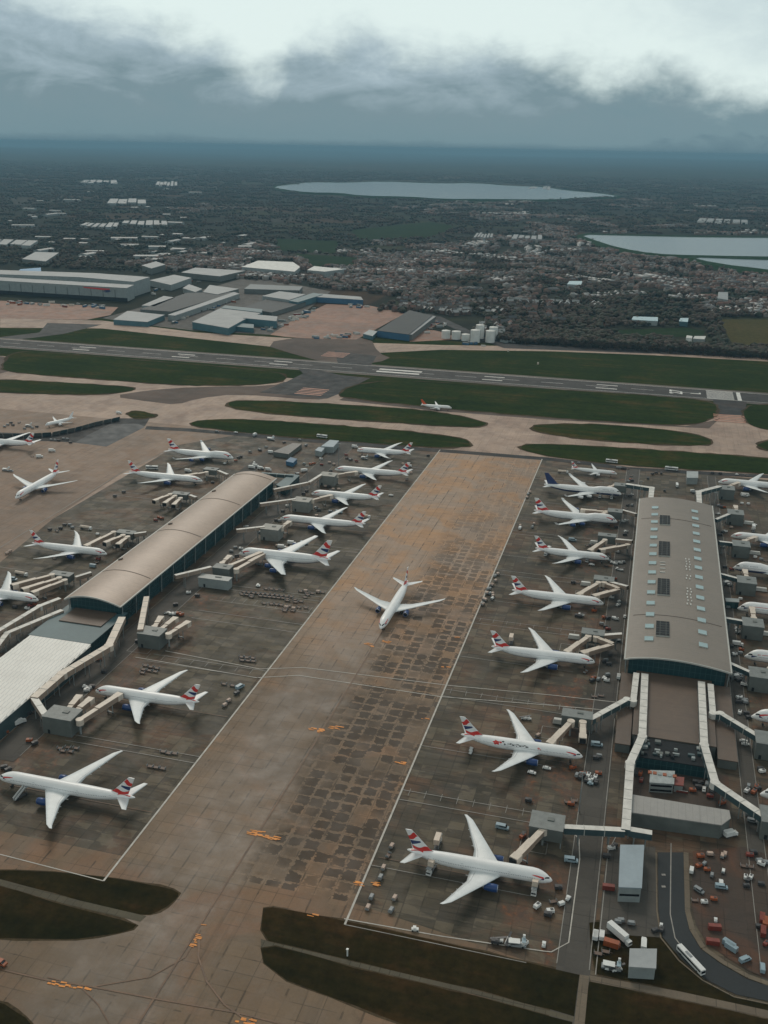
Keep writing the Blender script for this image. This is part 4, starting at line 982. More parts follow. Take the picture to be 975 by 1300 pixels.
def flat_building(name, label, cat, poly, h, wallm, roofm, base=-.3, parapet=.5, px=True, group=None, extras=None, bands=0):
    """poly: roof outline in photo pixels at height h (or world xy)"""
    w = [tuple(P(a, b, h).xy) for a, b in poly] if px else [tuple(p) for p in poly]
    cx = sum(p[0] for p in w) / len(w); cy_ = sum(p[1] for p in w) / len(w)
    root = thing(name, label, cat, (cx, cy_, base), 0, group); lw = [(p[0] - cx, p[1] - cy_) for p in w]; H = h - base
    mb = MB(); n = len(lw)
    if sum(lw[i][0] * lw[(i + 1) % n][1] - lw[(i + 1) % n][0] * lw[i][1] for i in range(n)) < 0: lw = lw[::-1]
    mb.add([(p[0], p[1], 0) for p in lw] + [(p[0], p[1], H) for p in lw], [(i, (i + 1) % n, n + (i + 1) % n, n + i) for i in range(n)]); mb.build('wall', wallm, root, recalc=False)
    k = [(p[0] * 1.0, p[1] * 1.0) for p in lw]
    mb = MB(); g = lambda p, q: (p[0] + (q if p[0] > 0 else -q), p[1] + (q if p[1] > 0 else -q))
    mb.prism([g(p, .25) for p in lw], H + .01, H + .01 + parapet, 0); mb.build('roof', roofm, root)
    if bands:   # window bands along the walls
        for q in range(bands):
            zb = H * (q + .5) / bands
            for i in range(n):
                a, b = Vector(lw[i]), Vector(lw[(i + 1) % n]); d_ = (b - a)
                if d_.length < 3: continue
                nrm = Vector((d_.y, -d_.x)).normalized() * .06; a2, b2 = a + d_ * .05 + nrm, b - d_ * .05 + nrm
                mb = MB(); mb.add([(a2.x, a2.y, zb - .5), (b2.x, b2.y, zb - .5), (b2.x, b2.y, zb + .6), (a2.x, a2.y, zb + .6)], [(0, 1, 2, 3)]); mb.build('window_band', W_dark, root, recalc=False)
    return root, lw, H
# --- in front of the skylight terminal: terraces, link corridors, plant yard, long shed
flat_building('lower_terrace', 'brown ribbed lower roof in front of the skylight-roof terminal', 'terrace', [(12.0, 558), (12.0, 486), (54.5, 486), (54.5, 558)], 6.5, K_wallg, K_brown, px=False)
flat_building('side_terrace', 'narrow brown strip roof left of the ribbed terrace', 'terrace', [(3.5, 557), (3.5, 478), (11, 478), (11, 557)], 4.5, K_wallg, K_brown, px=False)
flat_building('side_terrace', 'narrow brown strip roof right of the ribbed terrace', 'terrace', [(55.5, 557), (55.5, 478), (65, 478), (65, 557)], 4.5, K_wallg, K_brown, px=False)
pl, _, _ = flat_building('plant_block', 'dark glazed plant block at the near end of the ribbed terrace', 'plant block', [(13, 484.5), (13, 466), (52, 466), (52, 484.5)], 6.0, K_glass, K_dark, px=False)
rs = random.Random(4)
for i in range(26):
    mb = MB(); x, y = rs.uniform(-17, 17), rs.uniform(-7, 7); mb.box((x, y, 6.8 + .6), (rs.uniform(1, 3.4), rs.uniform(1, 2.4), rs.uniform(.8, 1.8))); mb.build('roof_unit', rs.choice([K_wallg, K_dark, K_walll, K_links]), pl)
sh, lw, H = flat_building('long_shed', 'long pale-roofed shed lying across below the dark plant block', 'shed', [(802, 1010), (925, 1030), (927, 1040), (915, 1048), (801, 1032)], 7, K_wallg, roof_mat('roof_long_shed', (.34, .33, .31), (.26, .25, .24), 'x', 3.2))
flat_building('blue_grey_shed', 'long narrow blue-grey roofed building beside the dark road', 'building', [(788, 1074), (817, 1074), (814, 1128), (786, 1127)], 7, K_walll, mat('roof_blue_grey', (.27, .33, .37), .5, .12, .1), bands=1)
flat_building('small_shed', 'square pale-roofed hut at the bottom right by the grass edge', 'hut', [(800, 1206), (833, 1206), (832, 1230), (799, 1228)], 5, K_walll, mat('roof_hut', (.30, .32, .33), .5, .12, .1))
cb, lw, H = flat_building('site_cabins', 'grey block of stacked site cabins between the plant block and long shed', 'cabins', [(826, 979), (856, 980), (855, 996), (825, 994)], 5, K_walll, mat('cabin_roof', (.32, .35, .35), .5, .2, .5), bands=2)
for i in range(6): mb = MB(); mb.box((-6 + i * 2.4, 2, 5.9), (1.8, 2.2, .7)); mb.build('roof_unit', rs.choice([K_white, K_orange, K_walll]), cb)
flat_building('red_topped_cabin', 'small cabin with a red roof beside the stacked site cabins', 'cabin', [(857, 987), (868, 988), (867, 998), (856, 997)], 3.5, K_walll, K_redp)

def tube_link(name, label, pts, w=3.4, h=3.2, top=K_linkt, side=K_links, group=None, legs=True, legh=None, cat='link corridor', knee=True):
    """raised corridor through pts (world x, y, z of the roof), on posts"""
    c = Vector(pts[0]); root = thing(name, label, cat, (c.x, c.y, -.2), 0, group)
    q = [Vector(p) - Vector((c.x, c.y, -.2)) for p in pts]
    for i in range(len(q) - 1):
        mb = MB(); a = q[i] - Vector((0, 0, h / 2)); b = q[i + 1] - Vector((0, 0, h / 2)); mb.beam(a, b, w, h, 0, 1)
        sg = mb.build('corridor', [side, top], root)
        d_ = b - a; n = max(1, int(d_.length / 7.5))
        for k in range(1, n):
            p = a + d_ * k / n; s_ = d_.normalized() * .18; m2 = MB(); m2.beam(p - s_ + Vector((0, 0, .07)), p + s_ + Vector((0, 0, .07)), w + .24, h + .1); m2.build('joint_rib', K_trim, sg)
        if legs:
            nl = max(1, int(d_.length / 16))
            for k in range(nl + 1):
                p = a + d_ * (k + .5) / (nl + 1)
                if p.z - h / 2 > 1.5:
                    mb = MB()
                    for s_ in (-1, 1):
                        o_ = Vector((-d_.y, d_.x, 0)).normalized() * s_ * (w * .36); mb.tube((p.x + o_.x, p.y + o_.y, 0), (p.x + o_.x, p.y + o_.y, p.z - h / 2 + .1), .28, seg=6)
                    mb.beam((p.x - 1, p.y, p.z - h / 2 - .25), (p.x + 1, p.y, p.z - h / 2 - .25), w * .8, .4); mb.build('trestle', K_steel, root)
    if knee:
        for i in range(1, len(q) - 1):
            mb = MB(); mb.tube(q[i] - Vector((0, 0, h + .05)), q[i] + Vector((0, 0, .12)), w * .62, seg=12); mb.build('corner_drum', top, root)
    return root
def W3(px, py, z): v = P(px, py, z); return (v.x, v.y, z)
GL = 'raised link corridors'
tube_link('link_corridor', 'outer left corridor leaving the skylight terminal front and turning to the left', [W3(808, 854, 10), W3(804, 889, 10), W3(796, 887, 10), W3(750, 912, 9)], group=GL)
tube_link('link_corridor', 'long inner left corridor running down from the skylight terminal past the long shed', [W3(818.8, 855, 10), W3(815.5, 934, 10), W3(800, 968, 9.5), W3(794.5, 1053, 9.5)], 4.0, group=GL)
tube_link('link_corridor', 'long inner right corridor bending away to the lower right corner bridges', [W3(890.5, 865, 10), W3(894, 945, 10), W3(908, 993, 9.5), W3(980, 1042, 9)], 4.0, group=GL)
tube_link('link_corridor', 'outer right corridor stepping out to the hut beside the white nose tip', [W3(902, 868, 10), W3(905, 905, 10), W3(915, 905, 10), W3(963, 934, 9)], group=GL)
tube_link('link_corridor', 'corridor running left from the foot of the long inner corridor', [W3(793, 1053, 9), W3(716, 1049, 9)], 3.2, group=GL)
tube_link('link_corridor', 'short corridor stub right of the foot of the long inner corridor', [W3(799, 1052, 9), W3(828, 1057, 9)], 3.4, group=GL)
# far end of the skylight terminal
tube_link('link_corridor', 'white L-shaped corridor at the far left end of the skylight roof', [W3(826, 636, 12), W3(827.5, 619, 12), W3(795, 614, 11)], 4.5, group=GL)
tube_link('link_corridor', 'white L-shaped corridor at the far right end of the skylight roof', [W3(888, 640, 12), W3(887, 624, 12), W3(914, 617, 11)], 4.5, group=GL)

# --- in front of the plain-roof terminal
tr, lw, H = flat_building('teal_terrace', 'teal lower roof at the near end of the plain-roof terminal', 'terrace', [(-357, 540), (-357, 494), (-314, 494), (-314, 540)], 7, K_glass, K_teal, px=False)
mb = MB(); mb.box((1, 9, H + .9), (30, 20, .7)); mb.build('brown_deck', K_brown, tr)
def ribwhite(t, b, pos):
    x, y, z = sepxyz(t, pos)
    c = mixc(t, cellmask(t, x, 2.6, .35), (.80, .78, .74), (.60, .60, .58)); c = mixc(t, math_(t, 'MULTIPLY', rng(t, noise(t, pos, .08, 5, .7), .42, .65), .2), c, (.45, .44, .41))
    t.links.new(c, b.inputs['Base Color']); b.inputs['Roughness'].default_value = .5
K_ribw = ground_mat('white_ribbed_roof', ribwhite)
wr, lw, H = flat_building('ribbed_roof_hall', 'white ribbed sawtooth roof at the left edge below the plain-roof terminal', 'hall', [(-353, 488), (-353, 330), (-310.5, 330), (-310.5, 488)], 9, K_links, K_ribw, px=False)
for i in range(26):
    y = 78 - i * 6.1; mb = MB(); mb.add([(-21, y - 3.0, H + .53), (21, y - 3.0, H + .53), (21, y + 1.9, H + 1.15), (-21, y + 1.9, H + 1.15), (-21, y + 2.6, H + .53), (21, y + 2.6, H + .53)], [(0, 1, 2, 3), (3, 2, 5, 4), (0, 3, 4), (1, 5, 2)]); mb.build('roof_rib', [K_ribw], wr)
tube_link('link_corridor', 'tan corridor running from the plain-roof terminal along the white ribbed roof', [W3(155, 783, 12), W3(138, 819, 11), W3(79, 854, 11), W3(43, 885, 11)], 4.6, 3.4, K_cream, K_creams, GL)
tube_link('link_corridor', 'short tan corridor stepping down to the grey hut beside the ribbed roof', [W3(43, 885, 10.5), W3(57, 906, 10)], 3.6, 3.2, K_linkt, K_creams, GL)
tube_link('link_corridor', 'upper cream corridor at the left edge on short posts', [W3(76, 759, 11), W3(50, 769, 11), W3(-20, 811, 11)], 3.4, 3.0, K_linkt, K_creams, GL)
tube_link('link_corridor', 'lower cream corridor bending off the left edge on short posts', [W3(79, 774, 9), W3(9, 803, 9), W3(-14, 833, 9)], 3.4, 3.0, K_linkt, K_creams, GL)
tube_link('link_corridor', 'cream corridor slanting from the plain terminal to the hut with three bridges', [W3(186, 757, 11), W3(178, 799, 11)], 3.6, 3.2, K_cream, K_creams, GL)
# far end of the plain-roof terminal
flat_building('teal_annex', 'teal slab roof beyond the far right corner of the plain roof', 'annex', [(351, 616), (369, 602), (380, 604), (362, 621)], 6, K_glass, K_teal)
tube_link('link_corridor', 'thin teal corridor across the far end of the plain-roof terminal', [W3(332, 600, 8), W3(372, 603, 8)], 3.0, 3, K_teal, K_links, GL)

# --- bridge huts and boarding bridges
def hut(px, py, w, d_, h, label, m_=K_wallg, rm=None, posts=False):
    c = P(px, py, h); root = thing('bridge_hut', label, 'bridge hut', (c.x, c.y, -.2), 0, 'bridge huts at the stands')
    b0 = 3.2 if posts else 0
    mb = MB(); mb.box((0, 0, (h + b0) / 2), (w, d_, h - b0)); mb.build('wall', m_, root)
    mb = MB(); mb.box((0, 0, h + .16), (w + .5, d_ + .5, .3)); rf = mb.build('roof', rm or mat('hut_roof', (.17, .185, .18), .55, .2, .3), root)
    mb = MB(); mb.box((w * .1, d_ * .1, h + .5), (w * .2, d_ * .2, .5)); mb.build('roof_unit', K_wallg, rf)
    mb = MB(); mb.box((-w * .3, -d_ / 2 - .04, 1.4 + b0), (1.4, .06, 2.4)); mb.build('door', K_dark, root)
    if posts:
        for a in (-1, 1):
            for b in (-1, 1): mb = MB(); mb.tube((a * (w / 2 - .5), b * (d_ / 2 - .5), 0), (a * (w / 2 - .5), b * (d_ / 2 - .5), b0), .3); mb.build('post', K_steel, root)
    return root
def boarding(pts, label, top=K_cream, side=K_creams, cab=True, w=2.9, group='boarding bridges', drop=0):
    """telescoping bridge: pts (px,py,z of roof) from the hut to the cab; narrower towards the hut"""
    q = [Vector(W3(*p)) for p in pts]; c = q[0]; root = thing('boarding_bridge', label, 'boarding bridge', (c.x, c.y, -.2), 0, group); off = Vector((c.x, c.y, -.2)); q = [a - off for a in q]
    mb = MB(); mb.tube((0, 0, q[0].z - 3.2), (0, 0, q[0].z + .1), 2.1, seg=14); mb.build('rotunda', top, root)
    mb = MB(); mb.tube((0, 0, 0), (0, 0, q[0].z - 3.1), .55, seg=10); mb.build('rotunda_column', K_steel, root)
    for i in range(len(q) - 1):
        a, b = q[i], q[i + 1]; m_ = a + (b - a) * .5; H_ = Vector((0, 0, 1.45))
        mb = MB(); mb.beam(a - H_, m_ - H_, w, 2.7, 0, 1); mb.build('inner_tunnel', [side, top], root)
        mb = MB(); mb.beam(m_ + (a - m_) * .1 - H_ + Vector((0, 0, .18)), b - H_ + Vector((0, 0, .18)), w + .5, 3.1, 0, 1); mb.build('outer_tunnel', [side, top], root)
    b = q[-1]; d_ = (q[-1] - q[-2]).normalized(); p = b - d_ * 6; n = Vector((-d_.y, d_.x, 0)).normalized()
    mb = MB()
    for s_ in (-1, 1): mb.tube(p + n * s_ * 1.7 - Vector((0, 0, p.z - .9)), p + n * s_ * 1.7 - Vector((0, 0, 2.8)), .26, seg=8)
    mb.beam(p - n * 2 - Vector((0, 0, p.z - 1)), p + n * 2 - Vector((0, 0, p.z - 1)), .7, .6); mb.build('drive_column', K_steel, root)
    for s_ in (-1, 1): mb = MB(); mb.tube(p + n * s_ * 1.4 + Vector((0, 0, .55 - p.z)), p + n * s_ * 1.9 + Vector((0, 0, .55 - p.z)), .55, seg=12); mb.build('wheel', W_tyre, root)
    if cab:
        mb = MB(); mb.box((b.x + d_.x * 1.2, b.y + d_.y * 1.2, b.z - 1.35), (4.2, 4.0, 3.3), math.atan2(d_.y, d_.x)); cb_ = mb.build('cab', top, root)
        mb = MB(); mb.box((b.x + d_.x * 3.6, b.y + d_.y * 3.6, b.z - 1.5), (.9, 3.4, 2.7), math.atan2(d_.y, d_.x)); mb.build('canopy', K_dark, cb_)
    return root
# right of the plain-roof terminal
GB = 'corridors from the terminals to the bridge huts'
def fixed(a, b, label, w=2.8, top=K_linkt, side=K_creams): return tube_link('fixed_bridge', label, [W3(*a), W3(*b)], w, 2.8, top, side, GB, cat='fixed bridge', knee=False)
hut(79, 905, 17, 12, 10, 'grey hut between the white ribbed roof and the jet below it'); 
boarding([(84, 902, 9), (98, 886, 8.5)], 'leftmost of two short parked bridges above the hut by the ribbed roof'); boarding([(92, 905, 9), (112, 889, 8.5)], 'right one of two short parked bridges above the hut by the ribbed roof')
boarding([(101, 913, 9), (148, 883, 8)], 'cream bridge from the ribbed-roof hut to the jet below the ribbed roof')
hut(193, 801, 15, 11, 9.5, 'grey hut with three short cream bridges below the plain terminal side')
boarding([(196, 795, 9), (203, 785, 8.5)], 'left of three parked bridges at the hut below the plain terminal'); boarding([(204, 798, 9), (220, 786, 8.5)], 'middle of three parked bridges at the hut below the plain terminal'); boarding([(214, 804, 9), (236, 791, 8)], 'right of three parked bridges at the hut below the plain terminal')
hut(283, 719, 13, 8, 9.5, 'upper grey hut serving the double-deck jet'); hut(273, 733, 23, 7, 7, 'long light grey hut standing in front of the double-deck jet hut', K_walll, mat('hut_roof_light', (.33, .35, .34), .5, .15, .3))
fixed((222, 730, 11), (268, 719, 10), 'corridor from the plain terminal to the double-deck jet huts')
boarding([(292, 717, 9.5), (333, 700, 9)], 'upper of two cream bridges touching the double-deck jet'); boarding([(300, 722, 9.5), (336, 702, 8)], 'lower of two cream bridges touching the double-deck jet'); boarding([(282, 714, 9.5), (290, 707, 9)], 'stubby parked bridge at the double-deck jet hut')
for hx, hy, (fa, fb), (ba, bb), lab in [
    (345, 669, ((300, 672, 10), (336, 668, 10)), ((357, 669, 9), (366, 663, 8)), 'jet behind the double-deck jet'),
    (384, 634, ((330, 639, 10), (375, 633, 10)), ((396, 634, 9), (418, 629, 8)), 'second jet behind the double-deck one'),
    (417, 602, ((392, 612, 10), (408, 602, 10)), ((427, 602, 9), (450, 599, 8)), 'third jet behind the double-deck one')]:
    hut(hx, hy, 15, 12, 9.5, 'grey cube hut beside the nose of the ' + lab, mat('hut_wall_light', (.20, .205, .19), .55, .15, .3), mat('hut_roof_mid', (.27, .265, .24), .55, .15, .3))
    fixed(fa, fb, 'thin corridor from the plain terminal to the hut of the ' + lab)
    boarding([ba, bb], 'cream bridge reaching the ' + lab)
fixed((347, 621, 10), (391, 612, 10), 'far thin corridor leaving the plain terminal towards the last jets')
# left of the plain-roof terminal
hut(78, 728, 16, 7, 8, 'grey hut with three long cream bridges at the left edge', posts=True)
for k, (a, b) in enumerate([((66, 729), (21, 741)), ((75, 733), (34, 746)), ((82, 736), (46, 750))]): boarding([(a[0], a[1], 8.5), (b[0], b[1], 8)], ['top', 'middle', 'bottom'][k] + ' one of three long cream bridges at the left edge')
fixed((96, 732, 8.5), (116, 726, 10), 'short corridor from the left edge hut up to the plain roof')
hut(160, 675, 15, 7, 8, 'grey hut beside the curved-wing jet left of the plain roof', posts=True)
for k, (a, b) in enumerate([((144, 675), (112, 691)), ((156, 679), (137, 687)), ((162, 681), (152, 689))]): boarding([(a[0], a[1], 8.5), (b[0], b[1], 8)], ['long cream bridge reaching the curved-wing jet', 'left of two parked bridges by the curved-wing jet', 'right of two parked bridges by the curved-wing jet'][k])
fixed((171, 677, 8.5), (186, 675, 10), 'short corridor from the curved-wing jet hut to the plain roof')
hut(229, 626, 15, 7, 8, 'grey hut with three parked bridges left of the plain roof middle', posts=True)
for k, (a, b) in enumerate([((216, 627), (199, 634)), ((222, 629), (211, 637)), ((229, 632), (222, 639))]): boarding([(a[0], a[1], 8.5), (b[0], b[1], 8)], ['left', 'middle', 'right'][k] + ' one of three parked bridges left of the plain roof middle')
fixed((241, 628, 8.5), (249, 631, 10), 'short corridor from the parked bridges to the plain roof')
hut(268, 595, 13, 8, 8, 'grey hut near the nose of the four-engine jet left of the plain roof', posts=True)
boarding([(262, 599, 8.5), (238, 603, 8)], 'cream bridge reaching the long jet left of the plain roof'); fixed((277, 597, 8.5), (289, 602, 10), 'short white corridor by the four-engine jet left of the plain roof')
# left of the skylight terminal (huts stand between wing and nose)
ST = [((695, 1042), (725, 1045), [((690, 1051, 9), (657, 1085, 7.5), 'cream bridge lowered towards the front right jet')], None, 'front right jet', (15, 12)),
      ((733, 906), (0, 0), [((725, 915, 9), (701, 940, 8), 'cream bridge reaching the flower-painted jet'), ((740, 916, 9), (740, 933, 8.5), 'short parked bridge at the flower-painted jet')], ((748, 913, 9), (760, 908, 9)), 'flower-painted jet', (16, 8)),
      ((753, 802), (0, 0), [((747, 807, 9), (722, 825, 8), 'bridge reaching the jet at the skylight roof corner')], ((762, 806, 9), (790, 804, 11)), 'jet at the skylight roof corner', (14, 8)),
      ((767, 734), (0, 0), [((760, 739, 9), (737, 753, 8), 'bridge reaching the second jet along the skylight roof')], ((774, 738, 9), (797, 744, 11)), 'second jet along the skylight roof', (14, 8)),
      ((771, 679), (0, 0), [((768, 685, 9), (751, 697, 8), 'bridge reaching the short curved-wing jet')], ((782, 684, 9), (803, 686, 11)), 'short curved-wing jet', (14, 7)),
      ((781, 648), (0, 0), [((776, 648, 9), (763, 653, 8), 'bridge reaching the four-engine jet before the dark-tailed one')], ((790, 647, 9), (808, 652, 11)), 'four-engine jet before the dark-tailed one', (12, 9)),
      ((788, 615), (0, 0), [((781, 615, 9), (769, 620, 8), 'bridge reaching the dark-tailed jet')], None, 'dark-tailed jet', (11, 9))]
for hc, _, bs, fx, lab, (w_, d__) in ST:
    hut(hc[0], hc[1], w_, d__, 9.5, 'grey-green bridge hut beside the ' + lab, posts=True)
    for a, b, l_ in bs: boarding([a, b], l_)
    if fx: fixed(fx[0], fx[1], 'fixed bridge from the skylight terminal to the hut of the ' + lab)
# folded second bridges of three stands
boarding([(757, 808, 9), (778, 817, 8.5), (744, 827, 8)], 'folded V-shaped second bridge by the skylight roof corner'); boarding([(767, 739, 9), (786, 747, 8.5), (758, 755, 8)], 'folded V-shaped second bridge of the second jet along the skylight roof')
boarding([(797, 691, 9), (766, 697, 8)], 'second parked bridge of the short curved-wing jet')
boarding([(770, 649, 9), (742, 647, 8)], 'long parked bridge above the four-engine jet before the dark-tailed one')
for px_, py_, l_ in ((729, 805, 'skylight roof corner hut'), (744, 738, 'second hut along the skylight roof'), (755, 686, 'short curved-wing jet hut'), (711, 912, 'flower-painted jet hut')):
    c = P(px_, py_, 3); mb = MB(); mb.box((0, 0, 1.5), (7.5, 2.6, 2.6), taper=.86); tag(mb.build('equipment_trailer', K_white, loc=(c.x, c.y, -.2)), 'white wedge-shaped trailer left of the ' + l_, 'trailer')
# right of the skylight terminal
for hx, hy, fa, bb, st, lab in [
    (923, 619, None, ((924, 617, 9), (936, 613, 8.5)), (946, 625), 'farthest jet at the right edge'),
    (934, 650, ((909, 659, 11), (926, 652, 9.5)), ((935, 648, 9), (934, 643, 8.5)), (951, 661), 'empty stand at the right edge'),
    (941, 690, ((913, 687, 11), (931, 689, 9.5)), ((945, 686, 9), (957, 682, 8.5)), (959, 699), 'second farthest jet at the right edge'),
    (948, 736, ((915, 728, 11), (937, 734, 9.5)), ((948, 732, 9), (946, 725, 8)), (967, 745), 'grey-lettered jet'),
    (956, 790, ((921, 784, 11), (944, 788, 9.5)), ((957, 784, 9), (955, 773, 8)), (975, 801), 'red-striped nose at the right edge'),
    (966, 854, ((926, 841, 11), (953, 853, 9.5)), ((974, 851, 9), (979, 848, 8.5)), None, 'near red-striped nose'),
    (976, 937, None, None, None, 'nose tip level with the flower jet'), (985, 1035, None, None, None, 'nose sliver at the right edge')]:
    hut(hx, hy, 13, 13, 9.5, 'dark grey-green hut cube serving the ' + lab)
    if fa: fixed(fa[0], fa[1], 'fixed bridge across the road to the hut of the ' + lab, side=K_links)
    if bb: boarding([bb[0], bb[1]], 'cream bridge at the hut of the ' + lab)
    if st:
        c = P(st[0], st[1], 3); mb = MB(); mb.box((0, 0, 1.4), (8.5, 2.4, 2.4), taper=.84); tag(mb.build('equipment_trailer', K_white, loc=(c.x, c.y, -.2)), 'white wedge-shaped trailer right of the hut of the ' + lab, 'trailer')

# --- small buildings beyond the terminals
flat_building('blue_grey_hut', 'pale blue-grey box building by the grass beyond the plain roof', 'building', [(408, 567), (419, 559), (430, 560), (423, 568)], 6, K_walll, mat('roof_blue_grey', (.27, .33, .37)))
flat_building('blue_grey_hut', 'lower box at the left end of the pale blue-grey building', 'building', [(400, 572), (405, 568), (412, 569), (408, 574)], 5, K_walll, mat('roof_blue_grey', (.27, .33, .37)))
flat_building('substation', 'cluttered grey plant building beyond the plain-roof terminal end', 'plant building', [(347, 574), (372, 563), (383, 564), (366, 577)], 4, K_wallg, roof_mat('roof_plant', (.20, .18, .16), (.10, .10, .095)))
flat_building('grey_square_building', 'square pale grey building beyond the far end of the skylight roof', 'building', [(872, 599), (886, 599), (886, 607), (872, 607)], 6, K_walll, mat('roof_pale_square', (.33, .36, .36), .5, .15, .2))
flat_building('plant_room', 'dark low building by the skylight roof on the right edge side', 'plant room', [(921, 760), (938, 761), (938, 765), (922, 764)], 4.5, K_glass, K_walll)
flat_building('small_kiosk', 'blue tent-roofed kiosk near the far end of the plain roof', 'kiosk', [(363, 586), (369, 581), (377, 583), (372, 588)], 3.5, K_bluep, K_bluep)

# blast fence curving along the dark ground at the upper left
bf = [P(-20, 554), P(30, 555), P(66, 553), P(95, 547), P(120, 540), P(152, 533)]; c0 = bf[0]; root = thing('blast_fence', 'dark slatted blast fence curving past the tiny plain jet at the upper left', 'fence', (c0.x, c0.y, -.3))
for i in range(len(bf) - 1):
    a, b = bf[i] - c0, bf[i + 1] - c0; n = Vector((-(b - a).y, (b - a).x, 0)).normalized()
    m_ = max(2, int((b - a).length / 9))
    for k in range(m_):
        p, q = a + (b - a) * (k / m_), a + (b - a) * ((k + .94) / m_); mb = MB(); mb.add([p, q, q - n * 2.2 + Vector((0, 0, 4.5)), p - n * 2.2 + Vector((0, 0, 4.5)), p + n * .2, q + n * .2, q - n * 2.0 + Vector((0, 0, 4.6)), p - n * 2.0 + Vector((0, 0, 4.6))], [(0, 1, 2, 3), (7, 6, 5, 4), (0, 3, 7, 4), (1, 5, 6, 2), (3, 2, 6, 7), (0, 4, 5, 1)]); mb.build('panel', K_wallg if (i + k) % 3 else K_links, root)
# ================================================================ vehicles and ramp equipment
V_white = mat('vehicle_white', (.66, .67, .66), .4, .08, .8)
V_cream = mat('vehicle_cream', (.62, .52, .43), .5, .1, .8)
V_grey = mat('vehicle_grey', (.22, .24, .25), .5, .15, .8)
V_dark = mat('vehicle_dark', (.045, .045, .048), .5, .2, .8)
V_blue = mat('vehicle_blue_grey', (.26, .35, .40), .4, .1, .8)
V_brown = mat('trolley_brown', (.13, .085, .065), .6, .2, .8)
V_pinkish = mat('trolley_load', (.45, .34, .28), .6, .2, .8)
V_amber = mat('beacon_amber', (.75, .30, .03), .4, .05)
def wheels(root, xs, hw, r, w=.28):
    for x in xs:
        for s in (-1, 1): mb = MB(); mb.tube((x, s * (hw - w), r), (x, s * hw, r), r, seg=12); mb.build('wheel', W_tyre, root)
def mk_van(body=V_white, L_=5.4, W=2.0, H=2.2, rows=1):
    r = thing('van', '', 'van'); h0 = .45
    prof = [(-L_ / 2, h0), (L_ / 2, h0), (L_ / 2, h0 + .75), (L_ / 2 - .9, h0 + .95), (L_ / 2 - 1.6, H), (-L_ / 2 + .12, H), (-L_ / 2, H - .3)]
    mb = MB(); n = len(prof); mb.add([(x, -W / 2, z) for x, z in prof] + [(x, W / 2, z) for x, z in prof], [tuple(range(n)), tuple(range(2 * n - 1, n - 1, -1))] + [(i, (i + 1) % n, n + (i + 1) % n, n + i) for i in range(n)]); mb.build('body', body, r)
    mb = MB(); mb.add([(L_ / 2 - .93, -W / 2 + .15, h0 + 1.0), (L_ / 2 - .93, W / 2 - .15, h0 + 1.0), (L_ / 2 - 1.53, W / 2 - .2, H - .06), (L_ / 2 - 1.53, -W / 2 + .2, H - .06)], [(0, 1, 2, 3)]);
    for v_i in range(len(mb.v)): mb.v[v_i] = (mb.v[v_i][0] + .04, mb.v[v_i][1], mb.v[v_i][2] + .03)
    mb.build('windscreen', W_dark, r, recalc=False)
    for s in (-1, 1): mb = MB(); mb.box((.25, s * (W / 2 + .01), H - .55), (L_ * .55, .03, .5)); mb.build('side_window', W_dark, r)
    wheels(r, (-L_ * .32, L_ * .32), W / 2, .36); return r
def mk_car(): 
    r = thing('car', '', 'car'); mb = MB(); mb.box((0, 0, .72), (4.3, 1.75, .6), taper=.95); mb.box((-.2, 0, 1.2), (2.3, 1.55, .5), taper=.82); mb.build('body', V_white, r)
    mb = MB(); mb.box((.98, 0, 1.18), (.1, 1.3, .36)); mb.build('windscreen', W_dark, r)
    mb = MB(); mb.box((-1.38, 0, 1.18), (.1, 1.3, .34)); mb.build('rear_window', W_dark, r)
    wheels(r, (-1.35, 1.35), .88, .32); return r
def mk_bus(L_=12.0, body=V_white, name='bus'):
    r = thing(name, '', 'bus'); mb = MB(); mb.box((0, 0, 1.85), (L_, 2.6, 2.7), taper=.985); mb.build('body', body, r)
    for s in (-1, 1): mb = MB(); mb.box((0, s * 1.305, 2.1), (L_ * .92, .04, .95)); mb.build('window_band', W_dark, r)
    mb = MB(); mb.box((L_ / 2 + .01, 0, 2.0), (.04, 2.2, 1.3)); mb.build('windscreen', W_dark, r)
    mb = MB(); mb.box((-L_ * .1, 0, 3.32), (L_ * .22, 1.3, .26)); mb.build('roof_unit', V_grey, r)
    wheels(r, (-L_ * .3, L_ * .33), 1.32, .48); return r
def mk_truck(box=V_white, L_=8.0, H=3.6, cab=V_white, lift=0.0):
    r = thing('box_truck', '', 'truck'); mb = MB(); mb.box((L_ / 2 - .95, 0, 1.45), (1.9, 2.3, 1.9), taper=.9); c = mb.build('cab', cab, r)
    mb = MB(); mb.box((L_ / 2 + .02, 0, 1.75), (.06, 1.9, .7)); mb.build('windscreen', W_dark, c)
    mb = MB(); mb.box((-1.0, 0, .85), (L_ - 2.0, 2.2, .3)); mb.build('chassis', V_dark, r)
    mb = MB(); mb.box((-1.05, 0, 1.05 + (H - 1.05) / 2 + lift), (L_ - 2.2, 2.5, H - 1.05)); bx = mb.build('cargo_box', box, r)
    if lift:
        for s in (-1, 1): mb = MB(); mb.beam((-L_ * .4, s * .9, 1.1), (L_ * .15, s * .9, 1.05 + lift), .2, .25); mb.beam((-L_ * .4, s * .9, 1.05 + lift), (L_ * .15, s * .9, 1.1), .2, .25); mb.build('scissor_leg', V_grey, r)
        mb = MB(); mb.box((L_ / 2 - .7, 0, 1.25 + lift), (2.0, 2.3, .2)); mb.build('platform', V_grey, r)
    wheels(r, (-L_ * .28, L_ * .33), 1.2, .48); return r
